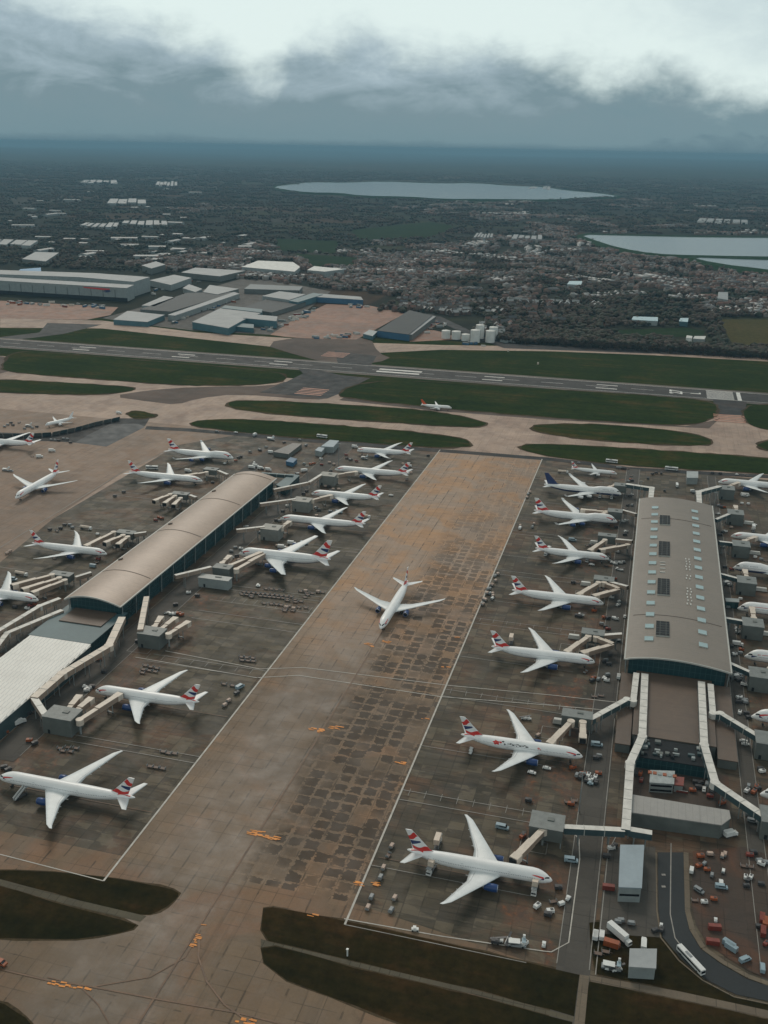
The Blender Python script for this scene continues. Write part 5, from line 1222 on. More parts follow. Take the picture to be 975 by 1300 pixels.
def mk_tank():
    r = thing('tanker', '', 'tanker'); mb = MB(); mb.box((4.2, 0, 1.5), (1.9, 2.3, 2.0), taper=.9); mb.build('cab', V_white, r)
    mb = MB(); mb.tube((3.0, 0, 2.0), (-5.0, 0, 2.0), 1.15, seg=16); mb.build('tank', V_cream, r)
    mb = MB(); mb.box((-.8, 0, .85), (8.6, 1.8, .3)); mb.build('chassis', V_dark, r); wheels(r, (-4, -2.8, 4), 1.15, .48); return r
def mk_tug(body=V_white):
    r = thing('baggage_tug', '', 'tug'); mb = MB(); mb.box((0, 0, .75), (3.0, 1.5, .7), taper=.94); mb.build('body', body, r)
    mb = MB(); mb.box((-.2, 0, 1.85), (1.3, 1.4, .1)); mb.tube((.35, .6, 1.1), (.35, .6, 1.85), .05); mb.build('canopy', body, r); wheels(r, (-.95, .95), .78, .36); return r
def mk_dolly(load=None):
    r = thing('baggage_trolley', '', 'trolley'); mb = MB(); mb.box((0, 0, .58), (3.2, 1.7, .14)); mb.beam((1.6, 0, .5), (2.7, 0, .4), .12, .1); mb.build('deck', V_brown, r)
    for e in (-1, 1): mb = MB(); mb.box((e * 1.55, 0, 1.05), (.08, 1.66, .9)); mb.build('end_frame', V_grey, r)
    if load: mb = MB(); mb.box((0, 0, 1.25), (2.7, 1.55, 1.2), taper=.92); mb.build('container', load, r)
    wheels(r, (-1.1, 1.1), .8, .24, .18); return r
def mk_belt():
    r = thing('belt_loader', '', 'belt loader'); mb = MB(); mb.box((0, 0, .8), (4.2, 1.8, .6)); mb.build('chassis', V_white, r)
    mb = MB(); mb.beam((-3.2, 0, 1.0), (3.4, 0, 2.7), .9, .25); mb.build('conveyor', V_dark, r); wheels(r, (-1.4, 1.4), .95, .38); return r
def mk_stairs():
    r = thing('passenger_stairs', '', 'stairs'); mb = MB()
    for i in range(10): mb.box((-3.6 + i * .62, 0, .9 + i * .34), (.62, 1.6, .34))
    mb.build('steps', V_grey, r)
    for s in (-1, 1): mb = MB(); mb.beam((-3.8, s * .85, 1.6), (2.4, s * .85, 5.0), .08, .9); mb.build('side_panel', V_white, r)
    mb = MB(); mb.box((3.1, 0, 4.3), (1.8, 2.0, .16)); mb.build('landing', V_grey, r)
    mb = MB(); mb.beam((-3.4, 0, .7), (3.4, 0, .7), 1.8, .3); mb.tube((2.8, .7, .8), (2.8, .7, 4.3), .09); mb.tube((2.8, -.7, .8), (2.8, -.7, 4.3), .09); mb.build('chassis', V_dark, r); wheels(r, (-2.6, 2.6), .98, .4); return r
def mk_loader():
    r = thing('container_loader', '', 'loader'); mb = MB(); mb.box((0, 0, .8), (7.5, 2.6, .6)); mb.build('chassis', V_grey, r)
    mb = MB(); mb.box((-1.0, 0, 2.3), (4.6, 2.7, .25)); mb.build('main_platform', V_white, r); mb = MB(); mb.box((2.7, 0, 3.0), (1.6, 2.7, .2)); mb.build('bridge_platform', V_blue, r)
    mb = MB(); mb.box((2.8, 1.5, 3.7), (1.0, .8, 1.4)); mb.build('cab', V_white, r)
    for s in (-1, 1): mb = MB(); mb.beam((-2.6, s * 1.0, 1.0), (1.4, s * 1.0, 2.3), .2, .2); mb.build('scissor_leg', V_dark, r)
    wheels(r, (-2.6, 2.4), 1.3, .45); return r
def mk_barrier():
    r = thing('hazard_barrier', '', 'barrier'); mb = MB(); mb.box((0, 0, .5), (1.8, .5, .9), taper=.6); mb.build('block', K_redp, r); mb = MB(); mb.box((0, 0, 1.0), (1.4, .2, .16)); mb.build('top_bar', V_white, r); return r
def mk_gpu(col):
    r = thing('ground_power_unit', '', 'power unit'); mb = MB(); mb.box((0, 0, 1.1), (3.4, 1.9, 1.3), taper=.93); mb.build('housing', col, r); mb = MB(); mb.box((.6, 0, 1.82), (1.3, 1.0, .22)); mb.build('vent', V_dark, r); mb = MB(); mb.beam((1.7, 0, .6), (2.8, 0, .4), .12, .1); mb.build('tow_bar', V_dark, r); wheels(r, (-1.1, 1.1), .95, .34); return r
def mk_container(col): 
    r = thing('steel_container', '', 'container'); mb = MB(); mb.box((0, 0, 1.35), (6.0, 2.4, 2.5)); mb.build('box', col, r)
    for i in range(9): mb = MB(); mb.box((-2.6 + i * .65, 0, 2.62), (.2, 2.3, .06)); mb.build('roof_rib', col, r)
    mb = MB(); mb.box((3.02, 0, 1.35), (.05, 2.1, 2.2)); mb.build('door', V_grey, r); return r
BUILD = {'van': (lambda: mk_van(), 'white van', 'van'), 'bluevan': (lambda: mk_van(V_blue, 6.2, 2.1, 2.4), 'pale blue van', 'van'), 'greyvan': (lambda: mk_van(V_grey), 'grey van', 'van'),
 'car': (mk_car, 'white car', 'car'), 'bus': (mk_bus, 'white bus', 'bus'), 'longbus': (lambda: mk_bus(17.5, V_white, 'bendy_bus'), 'long white bus', 'bus'),
 'truck': (lambda: mk_truck(), 'white box truck', 'truck'), 'cream': (lambda: mk_truck(V_cream, 8.2, 3.6, V_white, 2.6), 'cream lifting truck', 'truck'), 'bigtruck': (lambda: mk_truck(V_white, 12.0, 3.9), 'long white box truck', 'truck'),
 'whitelift': (lambda: mk_truck(V_white, 8.0, 3.5, V_white, 2.8), 'white lifting truck', 'truck'), 'tank': (mk_tank, 'cream tanker', 'tanker'), 'tug': (mk_tug, 'white tug', 'tug'), 'bluetug': (lambda: mk_tug(V_blue), 'pale blue tug', 'tug'),
 'dolly': (lambda: mk_dolly(), 'empty brown trolley', 'trolley'), 'load': (lambda: mk_dolly(V_pinkish), 'loaded trolley', 'trolley'), 'loadw': (lambda: mk_dolly(V_white), 'trolley with a white container', 'trolley'), 'loadg': (lambda: mk_dolly(V_grey), 'trolley with a grey container', 'trolley'),
 'belt': (mk_belt, 'white belt loader', 'belt loader'), 'stairs': (mk_stairs, 'grey mobile stairs', 'stairs'), 'loader': (mk_loader, 'white container loader', 'loader'),
 'gpu': (lambda: mk_gpu(V_white), 'white power unit', 'power unit'), 'gpuo': (lambda: mk_gpu(K_orange), 'orange power unit', 'power unit'), 'gpur': (lambda: mk_gpu(K_redp), 'red power unit', 'power unit'), 'gpud': (lambda: mk_gpu(V_dark), 'dark power unit', 'power unit'),
 'redbox': (lambda: mk_container(K_redp), 'red steel container', 'container'), 'orangebox': (lambda: mk_container(K_orange), 'orange steel container', 'container'), 'whitebox': (lambda: mk_container(V_white), 'white steel container', 'container'), 'bluebox': (lambda: mk_container(V_blue), 'pale blue container', 'container'),
 'barrier': (mk_barrier, 'red barrier block', 'barrier')}
VP = {}; VEH = []
def veh(kind, x, y, rz, fixed_label=None, group=None):
    if kind not in VP: o = VP[kind] = BUILD[kind][0]()
    else: o = copy_tree(VP[kind])
    o.location = (x, y, -.14); o.rotation_euler = (0, 0, R_(rz)); o['category'] = BUILD[kind][2]
    if 'group' in o: del o['group']
    o['label'] = fixed_label or ''
    if x > 20 and y < 400: o.scale = (.85, .85, .85)
    if group: o['group'] = group
    if not fixed_label: VEH.append((o, kind))
    return o
VR = random.Random(9)
def vz(ox, oy, s, items):
    for k, zx, zy, rz in items:
        if k in ('gpuo', 'gpur') and VR.random() < .42: k = VR.choice(['gpud', 'gpud', 'loadg', 'dolly'])
        elif k == 'gpu' and VR.random() < .35: k = VR.choice(['loadg', 'tug', 'belt'])
        p = P(ox + zx / s, oy + zy / s, 1.0); veh(k, p.x, p.y, rz)
# positions read from enlarged views of the photograph: (kind, x, y, heading)
vz(490, 1010, 4.0625, [('bluevan', 600, 160, -3), ('cream', 236, 378, -100), ('cream', 267, 250, 90), ('cream', 768, 480, -92), ('load', 30, 257, 80), ('dolly', 12, 302, 80), ('load', 45, 525, 80), ('loadg', 27, 588, 80), ('tug', 150, 684, 10),
    ('gpu', 848, 592, 20), ('loadw', 905, 555, 40), ('tug', 940, 525, 70), ('gpud', 835, 608, 0), ('bluevan', 955, 330, 5), ('gpuo', 708, 200, 80), ('gpuo', 735, 20, 0), ('gpuo', 862, 540, 30), ('gpu', 780, 565, 60), ('gpud', 890, 470, 10)])
vz(430, 1000, 2.955, [('load', 168, 298, 85), ('loadg', 157, 334, 85), ('loadg', 123, 408, 85), ('load', 110, 447, 85), ('belt', 598, 568, 5), ('gpu', 636, 572, 80), ('loader', 668, 584, 8), ('gpu', 697, 582, 60), ('tug', 770, 584, 90), ('van', 963, 550, 88), ('gpud', 588, 574, 0),
    ('dolly', 860, 50, 5), ('dolly', 884, 44, 5), ('gpuo', 872, 58, 5), ('gpuo', 690, 180, 60)])
vz(740, 1040, 4.149, [('bigtruck', 192, 612, -42), ('van', 68, 605, 90), ('van', 100, 607, 90), ('loader', 150, 775, 0), ('belt', 178, 785, 30), ('gpu', 128, 772, 90), ('truck', 320, 660, 90), ('longbus', 568, 742, -52), ('van', 573, 262, 85), ('van', 728, 332, 90), ('bluevan', 730, 352, 5), ('greyvan', 612, 370, -35),
    ('redbox', 694, 568, 10), ('tug', 700, 525, 90), ('redbox', 684, 645, 5), ('bluebox', 770, 655, -35), ('bluebox', 782, 672, -35), ('bluevan', 855, 735, 40), ('bluevan', 946, 778, 88), ('truck', 780, 80, 35), ('gpud', 870, 315, 80), ('gpu', 858, 300, 85), ('gpu', 885, 300, 70), ('gpur', 862, 345, 10), ('gpuo', 940, 335, 0),
    ('redbox', 135, 357, 5), ('gpu', 150, 148, 30), ('gpud', 165, 138, 60), ('gpuo', 125, 190, 0), ('orangebox', 150, 655, -8), ('gpuo', 175, 660, 0), ('loadg', 185, 538, 5), ('loadg', 255, 545, 5), ('loadg', 200, 530, 10), ('dolly', 850, 240, 0), ('dolly', 880, 243, 0), ('gpu', 930, 215, 20), ('gpu', 940, 230, -20), ('loadg', 965, 225, 0),
    ('gpuo', 620, 190, 20), ('gpur', 640, 230, 60), ('gpuo', 655, 260, 10), ('gpur', 680, 290, 80), ('gpuo', 610, 240, 40), ('load', 670, 180, 10), ('load', 735, 190, 80), ('load', 748, 182, 80), ('loadw', 740, 270, 80), ('gpuo', 900, 170, 5), ('gpur', 880, 185, 5), ('gpud', 415, 575, 80), ('tug', 413, 553, 85), ('gpud', 380, 580, 40),
    ('gpuo', 590, 420, 10), ('gpu', 640, 430, 15), ('redbox', 945, 520, 85), ('redbox', 950, 590, 85), ('orangebox', 960, 540, 85), ('gpur', 930, 560, 0), ('gpur', 965, 650, 60), ('gpuo', 690, 415, 5), ('dolly', 120, 690, 0), ('dolly', 80, 700, 0)])
vz(770, 830, 4.756, [('van', 73, 132, 90), ('van', 482, 700, -3), ('car', 828, 520, 5), ('car', 840, 540, 5), ('greyvan', 608, 780, 80), ('car', 590, 812, 85), ('gpur', 540, 770, 0), ('gpur', 565, 775, 30), ('gpuo', 520, 820, 10), ('gpuo', 555, 800, 0), ('gpur', 625, 855, 0), ('gpud', 640, 830, 60),
    ('gpu', 858, 795, 80), ('gpu', 848, 822, 60), ('gpuo', 905, 800, 80), ('gpuo', 890, 830, 60), ('gpur', 915, 810, 30), ('gpu', 800, 110, 0), ('loader', 785, 135, 20), ('gpud', 800, 155, 10), ('tug', 835, 182, 0), ('gpu', 805, 350, 80), ('gpur', 845, 355, 0), ('gpuo', 860, 380, 20), ('loadg', 830, 282, 0), ('loadw', 812, 262, 80), ('loadg', 840, 290, 0),
    ('greyvan', 870, 970, -5), ('greyvan', 880, 1003, -5), ('gpuo', 930, 690, 0), ('gpu', 940, 705, 30), ('gpur', 210, 760, 85), ('gpuo', 205, 720, 85), ('gpud', 180, 720, 85), ('gpuo', 470, 1035, -8), ('orangebox', 520, 1045, -8), ('car', 742, 250, 85), ('gpuo', 700, 895, 40), ('truck', 745, 1085, 30), ('load', 268, 308, 0)])
vz(560, 880, 4.0625, [('car', 468, 404, -10), ('car', 545, 381, -5), ('bluevan', 803, 262, 5), ('belt', 432, 125, 10), ('tug', 452, 128, 0), ('tug', 155, 285, 80), ('tug', 153, 300, 85), ('bluetug', 770, 462, 0), ('gpuo', 722, 430, 60), ('gpuo', 735, 412, 20), ('gpu', 760, 420, 80), ('gpu', 778, 440, 80), ('gpu', 795, 430, 80), ('gpu', 765, 442, 80), ('gpud', 750, 445, 80), ('gpuo', 812, 410, 10), ('gpud', 800, 455, 80),
    ('gpuo', 700, 420, 80), ('gpuo', 680, 380, 40), ('dolly', 790, 12, 5), ('dolly', 825, 8, 5), ('gpuo', 800, 330, 0), ('gpuo', 815, 320, 0), ('load', 500, 215, 60)])
vz(640, 580, 5.417, [('tank', 405, 104, 5), ('whitelift', 660, 268, -92), ('whitelift', 740, 276, -92), ('load', 178, 240, 70), ('loadg', 165, 256, 70), ('load', 158, 276, 70), ('van', 110, 486, 85), ('load', 110, 470, 85), ('load', 205, 458, 75), ('loadg', 195, 480, 75), ('bus', 740, 32, -3), ('gpud', 815, 76, 0), ('dolly', 840, 80, 0), ('gpu', 780, 72, 0), ('bluevan', 470, 568, 0),
    ('whitelift', 296, 664, -110), ('whitelift', 572, 706, -92), ('car', 602, 735, 0), ('gpud', 865, 265, 5), ('gpu', 880, 255, 5), ('dolly', 875, 125, 5), ('gpur', 880, 160, 10), ('gpuo', 855, 165, 0), ('gpud', 850, 330, 60), ('gpu', 880, 330, 60), ('gpur', 835, 350, 20), ('gpu', 840, 435, 0), ('gpu', 820, 440, 0), ('gpuo', 770, 480, 30), ('gpu', 840, 510, 20), ('gpud', 830, 530, 10),
    ('dolly', 570, 605, 50), ('gpur', 600, 600, 60), ('loadw', 780, 650, 0), ('gpu', 745, 722, 0), ('gpu', 765, 730, 0), ('gpu', 800, 724, 0), ('gpuo', 725, 710, 0), ('loadg', 820, 720, 5), ('gpud', 640, 640, 70), ('dolly', 700, 740, 0)])
vz(640, 710, 5.417, [('van', 788, 803, 88), ('gpu', 690, 812, 10), ('gpu', 712, 790, 30), ('gpu', 648, 822, 70), ('gpu', 705, 828, 0), ('gpuo', 615, 812, 45), ('gpuo', 605, 828, 45), ('loadw', 755, 400, 5), ('gpu', 770, 405, 0), ('gpuo', 690, 395, 20), ('gpuo', 715, 400, 40), ('gpu', 740, 258, 0), ('loadw', 790, 290, 60), ('gpu', 785, 310, 60), ('gpud', 475, 155, 5), ('dolly', 505, 152, 5), ('gpu', 530, 380, 0), ('gpud', 520, 388, 0), ('cream', 48, 566, 92),
    ('gpuo', 700, 460, 0), ('gpur', 715, 475, 20), ('gpu', 670, 440, 0), ('gpu', 780, 62, 0), ('gpu', 800, 68, 0), ('dolly', 750, 20, 0), ('loadg', 770, 18, 0), ('loadg', 800, 18, 0), ('gpud', 800, 185, 60), ('gpuo', 760, 130, 10), ('loadg', 700, 690, 30), ('gpuo', 720, 715, 10), ('gpud', 690, 700, 30), ('gpud', 730, 650, 80), ('gpuo', 620, 350, 30), ('car', 830, 388, 88), ('loader', 762, 550, 10), ('gpuo', 560, 770, 70)])
vz(300, 500, 2.955, [('load', 958, 714, 70), ('loadg', 952, 747, 70), ('load', 935, 771, 70), ('load', 963, 756, 70), ('load', 925, 787, 70), ('loadg', 945, 731, 70), ('car', 580, 378, 10), ('tug', 82, 716, 0), ('loader', 480, 240, -12), ('greyvan', 355, 440, 0), ('bluevan', 385, 442, 0), ('gpud', 300, 425, 20), ('gpu', 310, 433, 80),
    ('tank', 480, 460, 3), ('dolly', 640, 318, 80), ('load', 655, 295, 30), ('load', 625, 262, 10), ('truck', 645, 270, 30), ('gpuo', 720, 230, 10), ('dolly', 715, 228, 12), ('gpur', 430, 245, 0), ('gpud', 415, 240, 10)])
vz(600, 550, 2.6, [('load', 83, 463, 70), ('loadg', 74, 470, 70), ('load', 76, 485, 70), ('load', 65, 499, 70), ('loadg', 57, 512, 70), ('load', 66, 528, 70), ('loadw', 65, 544, 70), ('load', 37, 546, 70), ('loadg', 33, 561, 70), ('load', 48, 526, 70), ('bus', 655, 118, -3), ('truck', 674, 170, 88), ('van', 728, 190, 5), ('gpu', 350, 97, 0), ('gpu', 357, 597, 0), ('gpud', 345, 600, 0)])
vz(0, 780, 2.955, [('dolly', 840, 257, 0), ('dolly', 872, 263, 0), ('bluevan', 900, 270, 70), ('gpud', 888, 293, 60), ('load', 858, 321, 70), ('load', 843, 338, 70), ('truck', 75, 404, 65), ('gpud', 390, 213, 0), ('gpu', 318, 268, 30), ('gpu', 332, 275, 60), ('gpud', 345, 268, 10), ('gpu', 325, 282, 20), ('gpuo', 130, 480, 60), ('gpuo', 370, 165, 40), ('gpuo', 20, 440, 50), ('stairs', 78, 680, 72), ('gpud', 15, 570, 30), ('gpur', 30, 580, 60), ('gpuo', 110, 470, 20), ('gpur', 130, 360, 60), ('gpud', 105, 370, 60)])
vz(150, 690, 4.875, [('tug', 865, 259, 0), ('gpuo', 375, 428, 30), ('gpuo', 392, 436, 60), ('gpu', 328, 430, 60), ('gpu', 345, 432, 60), ('gpu', 302, 424, 40), ('gpud', 355, 374, 20), ('gpu', 435, 300, 20), ('gpud', 490, 318, 0), ('loadg', 725, 22, 20), ('gpu', 760, 28, 0), ('gpur', 735, 72, 20), ('gpu', 700, 85, 60), ('gpuo', 760, 88, 30), ('loadg', 700, 45, 0), ('load', 745, 100, 60), ('gpud', 120, 600, 30)])
vz(300, 540, 6.094, [('greyvan', 142, 78, 80), ('loader', 268, 106, 0), ('gpud', 245, 95, 0), ('truck', 120, 325, 0), ('truck', 190, 333, -8), ('truck', 248, 343, -8), ('tug', 138, 285, 80), ('truck', 525, 350, 40), ('belt', 470, 366, 10), ('loadw', 540, 340, 30), ('gpu', 655, 256, 0), ('loadg', 525, 294, 0), ('gpuo', 600, 290, 30), ('gpuo', 575, 296, 0), ('load', 755, 298, 0), ('load', 720, 285, 20), ('bus', 663, 86, -8), ('truck', 918, 166, 0), ('van', 960, 186, 0),
    ('load', 690, 468, 0), ('load', 750, 492, 0), ('load', 792, 492, 0), ('gpud', 715, 470, 20), ('gpur', 730, 500, 0), ('tug', 614, 634, 0), ('gpud', 640, 652, 20), ('load', 620, 696, 30), ('gpud', 730, 350, 0), ('belt', 75, 776, 10), ('greyvan', 190, 825, 0), ('gpud', 185, 190, 0), ('gpur', 108, 205, 0), ('gpud', 30, 240, 0), ('loadg', 230, 165, 0), ('gpuo', 385, 350, 0), ('gpur', 660, 300, 0), ('gpuo', 520, 525, 0), ('gpud', 545, 505, 0), ('gpur', 850, 225, 0), ('loadg', 880, 262, 0), ('gpur', 930, 272, 0),
    ('gpu', 395, 620, 20), ('greyvan', 540, 150, 80), ('loadg', 490, 110, 0), ('gpud', 370, 130, 40), ('gpud', 460, 700, 0), ('gpuo', 360, 660, 0), ('gpu', 335, 735, 30), ('gpud', 310, 730, 0)])
vz(0, 510, 6.094, [('truck', 402, 378, 20), ('truck', 306, 424, 20), ('loader', 45, 526, 0), ('greyvan', 85, 532, 0), ('truck', 920, 86, 0), ('loadg', 395, 292, 0), ('loadg', 425, 294, 0), ('loadg', 490, 284, 0), ('loadg', 520, 286, 0), ('gpud', 455, 296, 0), ('gpu', 60, 175, 0), ('gpud', 85, 160, 0), ('gpud', 100, 178, 0), ('gpur', 148, 158, 80), ('loader', 220, 185, 10), ('loadg', 250, 200, 0), ('gpud', 285, 190, 0), ('loadg', 190, 205, 0), ('loadg', 35, 190, 0), ('gpud', 545, 312, 0), ('dolly', 250, 418, 20)])
vz(130, 540, 4.432, [('bus', 279, 239, 12), ('truck', 483, 256, 0), ('greyvan', 645, 32, -5), ('car', 750, 36, 0), ('truck', 858, 52, 85), ('loader', 945, 74, 0), ('loadg', 883, 134, 0), ('loadg', 830, 146, 0), ('truck', 862, 228, 0), ('gpud', 900, 244, -5), ('truck', 950, 152, 0), ('gpuo', 320, 515, 0), ('gpuo', 335, 520, 30), ('gpur', 300, 530, 0), ('gpud', 70, 395, 0), ('gpud', 120, 372, 0), ('gpur', 620, 318, 0), ('gpud', 780, 175, 0), ('gpuo', 750, 195, 30), ('gpud', 765, 180, 0), ('tug', 688, 212, 20)])
vz(0, 660, 6.094, [('tank', 665, 62, -3), ('loadw', 755, 108, 0), ('tank', 165, 418, -5), ('gpuo', 745, 322, 0), ('gpur', 760, 298, 0), ('bluebox', 718, 352, -5), ('load', 55, 255, 50), ('load', 75, 240, 50), ('loadg', 540, 35, 10), ('gpud', 500, 35, 0), ('gpud', 385, 70, -10), ('dolly', 440, 80, -10), ('bluevan', 100, 455, 0), ('gpur', 235, 660, 0), ('gpu', 210, 680, 0), ('gpuo', 270, 650, 20), ('gpud', 115, 670, 0), ('dolly', 420, 290, 0), ('gpud', 470, 60, 0), ('loadg', 560, 55, 0)])
vz(700, 580, 3.545, [('bus', 542, 54, -3), ('truck', 566, 130, 88), ('gpur', 640, 158, 5), ('gpud', 455, 75, 40), ('gpud', 435, 95, 80), ('gpud', 472, 70, 0), ('gpud', 495, 72, 80), ('gpud', 510, 150, 80), ('gpuo', 358, 100, 0), ('gpud', 330, 50, 0), ('loadg', 310, 48, 0), ('dolly', 345, 48, 0), ('tug', 835, 77, 0), ('dolly', 878, 80, 0), ('gpud', 760, 72, 0), ('gpur', 755, 215, 0), ('gpuo', 772, 222, 20), ('gpud', 725, 70, 0)])
vz(880, 620, 9.28, [('van', 605, 80, 0), ('loadw', 575, 172, 0), ('loadw', 650, 178, 0), ('gpu', 300, 195, 30), ('gpu', 290, 292, 30), ('gpud', 330, 215, 0), ('gpuo', 365, 215, 0), ('gpud', 350, 510, 60), ('gpu', 380, 500, 30), ('gpud', 320, 540, 0), ('gpu', 350, 680, 0), ('loadg', 425, 655, 0), ('car', 722, 420, 0), ('loadw', 732, 806, 0), ('whitelift', 706, 495, 90), ('loader', 400, 1110, 40), ('gpu', 430, 1130, 0), ('gpud', 375, 920, 0), ('gpur', 455, 945, 20), ('loadg', 800, 830, 0), ('dolly', 860, 845, 0), ('gpuo', 400, 400, 0), ('load', 450, 455, 0)])
vz(880, 750, 8.66, [('loadg', 385, 178, 0), ('gpu', 478, 410, 30), ('gpud', 510, 430, 0), ('gpu', 490, 445, 0), ('truck', 490, 585, 0), ('gpud', 430, 600, 80), ('gpuo', 530, 640, 0), ('gpur', 520, 680, 0), ('gpu', 455, 690, 30), ('loadw', 470, 885, -30), ('loadg', 500, 920, -30), ('gpu', 480, 955, 0), ('gpu', 555, 1020, 0), ('gpud', 590, 1005, 30), ('loadw', 520, 85, -5), ('gpu', 505, 1165, 30), ('loadg', 575, 1195, 0), ('gpud', 500, 1215, 0)])
# red and white barrier row below the site cabins, trolley rows by the double-deck jet
for i in range(13):
    p = P(828 + i * 3.6, 1000 + i * .55); veh('barrier', p.x, p.y, 4, 'red and white barrier block in the row below the stacked site cabins', 'barrier row below the site cabins')
DG = 'empty baggage trolleys in rows'
def rowd(ox, oy, s, pts, lab, rz=0):
    for zx, zy in pts:
        p = P(ox + zx / s, oy + zy / s, .6); veh('dolly', p.x, p.y, rz + random.uniform(-6, 6), lab, DG)
L1 = 'empty trolley parked in the long rows in front of the double-deck jet wing'
rowd(280, 640, 4.4318, [(255, 474), (285, 476), (315, 479), (345, 482)] + [(132 + i * 26.5, 492 + i * 2.6) for i in range(11)] + [(120 + i * 27, 505 + i * 2.4) for i in range(3)] + [(225 + i * 25, 514 + i * 2.6) for i in range(7)] + [(173, 520), (418, 535), (475, 522), (452, 545), (420, 548), (375, 540)] + [(245, 556), (285, 559), (315, 562), (340, 565)], L1)
rowd(280, 640, 4.4318, [(385, 570), (362, 590), (405, 598), (440, 578), (480, 580), (360, 598)], 'trolley in the short front cluster before the double-deck jet wing')
rowd(280, 640, 4.4318, [(450, 488), (485, 498), (490, 508), (515, 500), (550, 494), (575, 494)], 'trolley near the lane line behind the double-deck jet')
for zx, zy in ((370, 578), (410, 585), (548, 490), (478, 486)): p = P(280 + zx / 4.4318, 640 + zy / 4.4318, 1); veh('load', p.x, p.y, 5)
rowd(0, 780, 2.955, [(545, 190), (565, 195), (588, 200), (538, 205), (560, 209), (582, 213), (534, 217)], 'trolley in the cluster above the wing of the jet below the ribbed roof')
rowd(0, 780, 2.955, [(905, 158), (925, 160), (948, 162), (908, 170), (930, 172), (950, 174)], 'trolley in the cluster beside the lane line left of the crossing road')
rowd(0, 780, 2.955, [(612, 513), (632, 519), (655, 520), (563, 568), (585, 572), (610, 576)], 'trolley in the pair of short rows between the two front left jets')
rowd(0, 780, 2.955, [(225, 500), (255, 497), (285, 500), (235, 510), (265, 512)], 'trolley on the dark patch right of the small grey hut roadside')
for k, (px, py) in enumerate([(350, 672 + 22), (382, 689), (404, 688)]): p = P(280 + [345, 400, 470][k] / 4.4318, 640 + [238, 216, 213][k] / 4.4318, 1.5); veh(['truck', 'truck', 'bluevan'][k], p.x, p.y, 4)
for zx, zy in ((320, 232), (372, 245), (415, 222), (400, 238)): p = P(280 + zx / 4.4318, 640 + zy / 4.4318, 1); veh('load', p.x, p.y, 5)

# describe each vehicle by what it stands beside; order by distance where several match
def where(x, y):
    best = None
    for short, nose, hd, L_ in AC:
        h = R_(hd); dx, dy = x - nose[0], y - nose[1]; f = dx * math.cos(h) + dy * math.sin(h); s = -dx * math.sin(h) + dy * math.cos(h)
        fc = min(max(f, -L_), 0); dist = math.hypot(f - fc, s)
        if best is None or dist < best[0]: best = (dist, short, f, s, L_, hd)
    d_, short, f, s, L_, hd = best
    if y < 318 and x > -15: return 'on the yard at the lower right', d_
    if x > 2 and x < 66 and y < 500: return ('in the yard around the site cabins' if y > 400 else 'beside the dark access road'), d_
    if x > 20 and y < 400: return 'in the cluttered yard right of the dark road', d_
    if d_ > 60: return ('near the far end of the plain roof' if y > 820 and x < -200 else 'on open apron near the ' + short), d_
    if f > -2: rel = 'ahead of the nose of the '
    elif f > -L_ * .35: rel = 'beside the front of the '
    elif f > -L_ * .7: rel = 'by the wing of the '
    elif f > -L_ * 1.02: rel = 'beside the rear of the '
    else: rel = 'behind the tail of the '
    return rel + short, d_
bucket = {}
for o, k in VEH:
    w, _ = where(o.location.x, o.location.y); bucket.setdefault((BUILD[k][1], w), []).append(o)
ORD = ['nearest the camera', 'second from the camera', 'third from the camera', 'fourth from the camera', 'fifth from the camera', 'sixth from the camera', 'seventh from the camera', 'eighth from the camera']
for (nm, w), lst in bucket.items():
    lst.sort(key=lambda o: o.location.x ** 2 + o.location.y ** 2)
    for i, o in enumerate(lst):
        lab = nm + ' ' + w
        if len(lst) > 1: lab += ', ' + (ORD[i] if i < len(ORD) and not (i == len(lst) - 1 and i > 1) else 'farthest of them')
        if len(lab.split()) > 16: lab = lab.replace(' of the nose', '').replace('from the camera', 'nearest').replace('nearest the camera', 'nearest')
        if len(lab.split()) > 16: lab = lab.replace('beside the front of', 'by').replace('beside the rear of', 'behind').replace('ahead of the nose of', 'before').replace('behind the tail of', 'aft of')
        o['label'] = lab
        gname = BUILD[k][2] if False else o['category']
        o['group'] = gname + 's on the airport'
# light masts
def mast(px, py, h=22):
    c = P(px, py); r = thing('light_mast', '', 'light mast', (c.x, c.y, -.2)); mb = MB(); mb.tube((0, 0, 0), (0, 0, h), .35, .16, 8); mb.build('pole', K_steel, r)
    mb = MB(); mb.box((0, 0, h), (3.2, .5, .4)); hd = mb.build('lamp_bracket', K_steel, r)
    for k in (-1.2, 0, 1.2): mb = MB(); mb.box((k, -.45, h - .2), (.8, .5, .5)); mb.build('lamp', V_grey, hd)
    return r
for px, py, l_ in ((430, 590, 'beside the third hut behind the double-deck jet'), (390, 620, 'beyond the cube huts right of the plain roof'), (905, 655, 'at the far right corner of the skylight roof'), (811, 640, 'at the far left corner of the skylight roof'), (735, 1030, 'above the hut of the front right jet')):
    m_ = mast(px, py); m_['label'] = 'thin grey light mast ' + l_; m_['group'] = 'light masts'
c = P(441, 1213); mb = MB(); mb.box((0, 0, 1.6), (.5, .5, 3.2)); mb.box((0, 0, 3.3), (.9, .9, .3)); tag(mb.build('marker_post', V_white, loc=(c.x, c.y, -.2)), 'white marker post standing in the dark grass at the bottom', 'post')
c = P(1, 1224); ov = mk_van(K_orange, 5.2, 2.0, 2.2); ov.location = (c.x, c.y, -.14); ov.rotation_euler = (0, 0, R_(-8)); tag(ov, 'orange van cut by the left edge near the bottom', 'van')
# ================================================================ beyond the runway
import numpy as np
rt = random.Random(21)
def B_(name, label, cat, poly, h, wm, rm, bands=0, group=None): return flat_building(name, label, cat, poly, h, wm, rm, bands=bands, group=group)
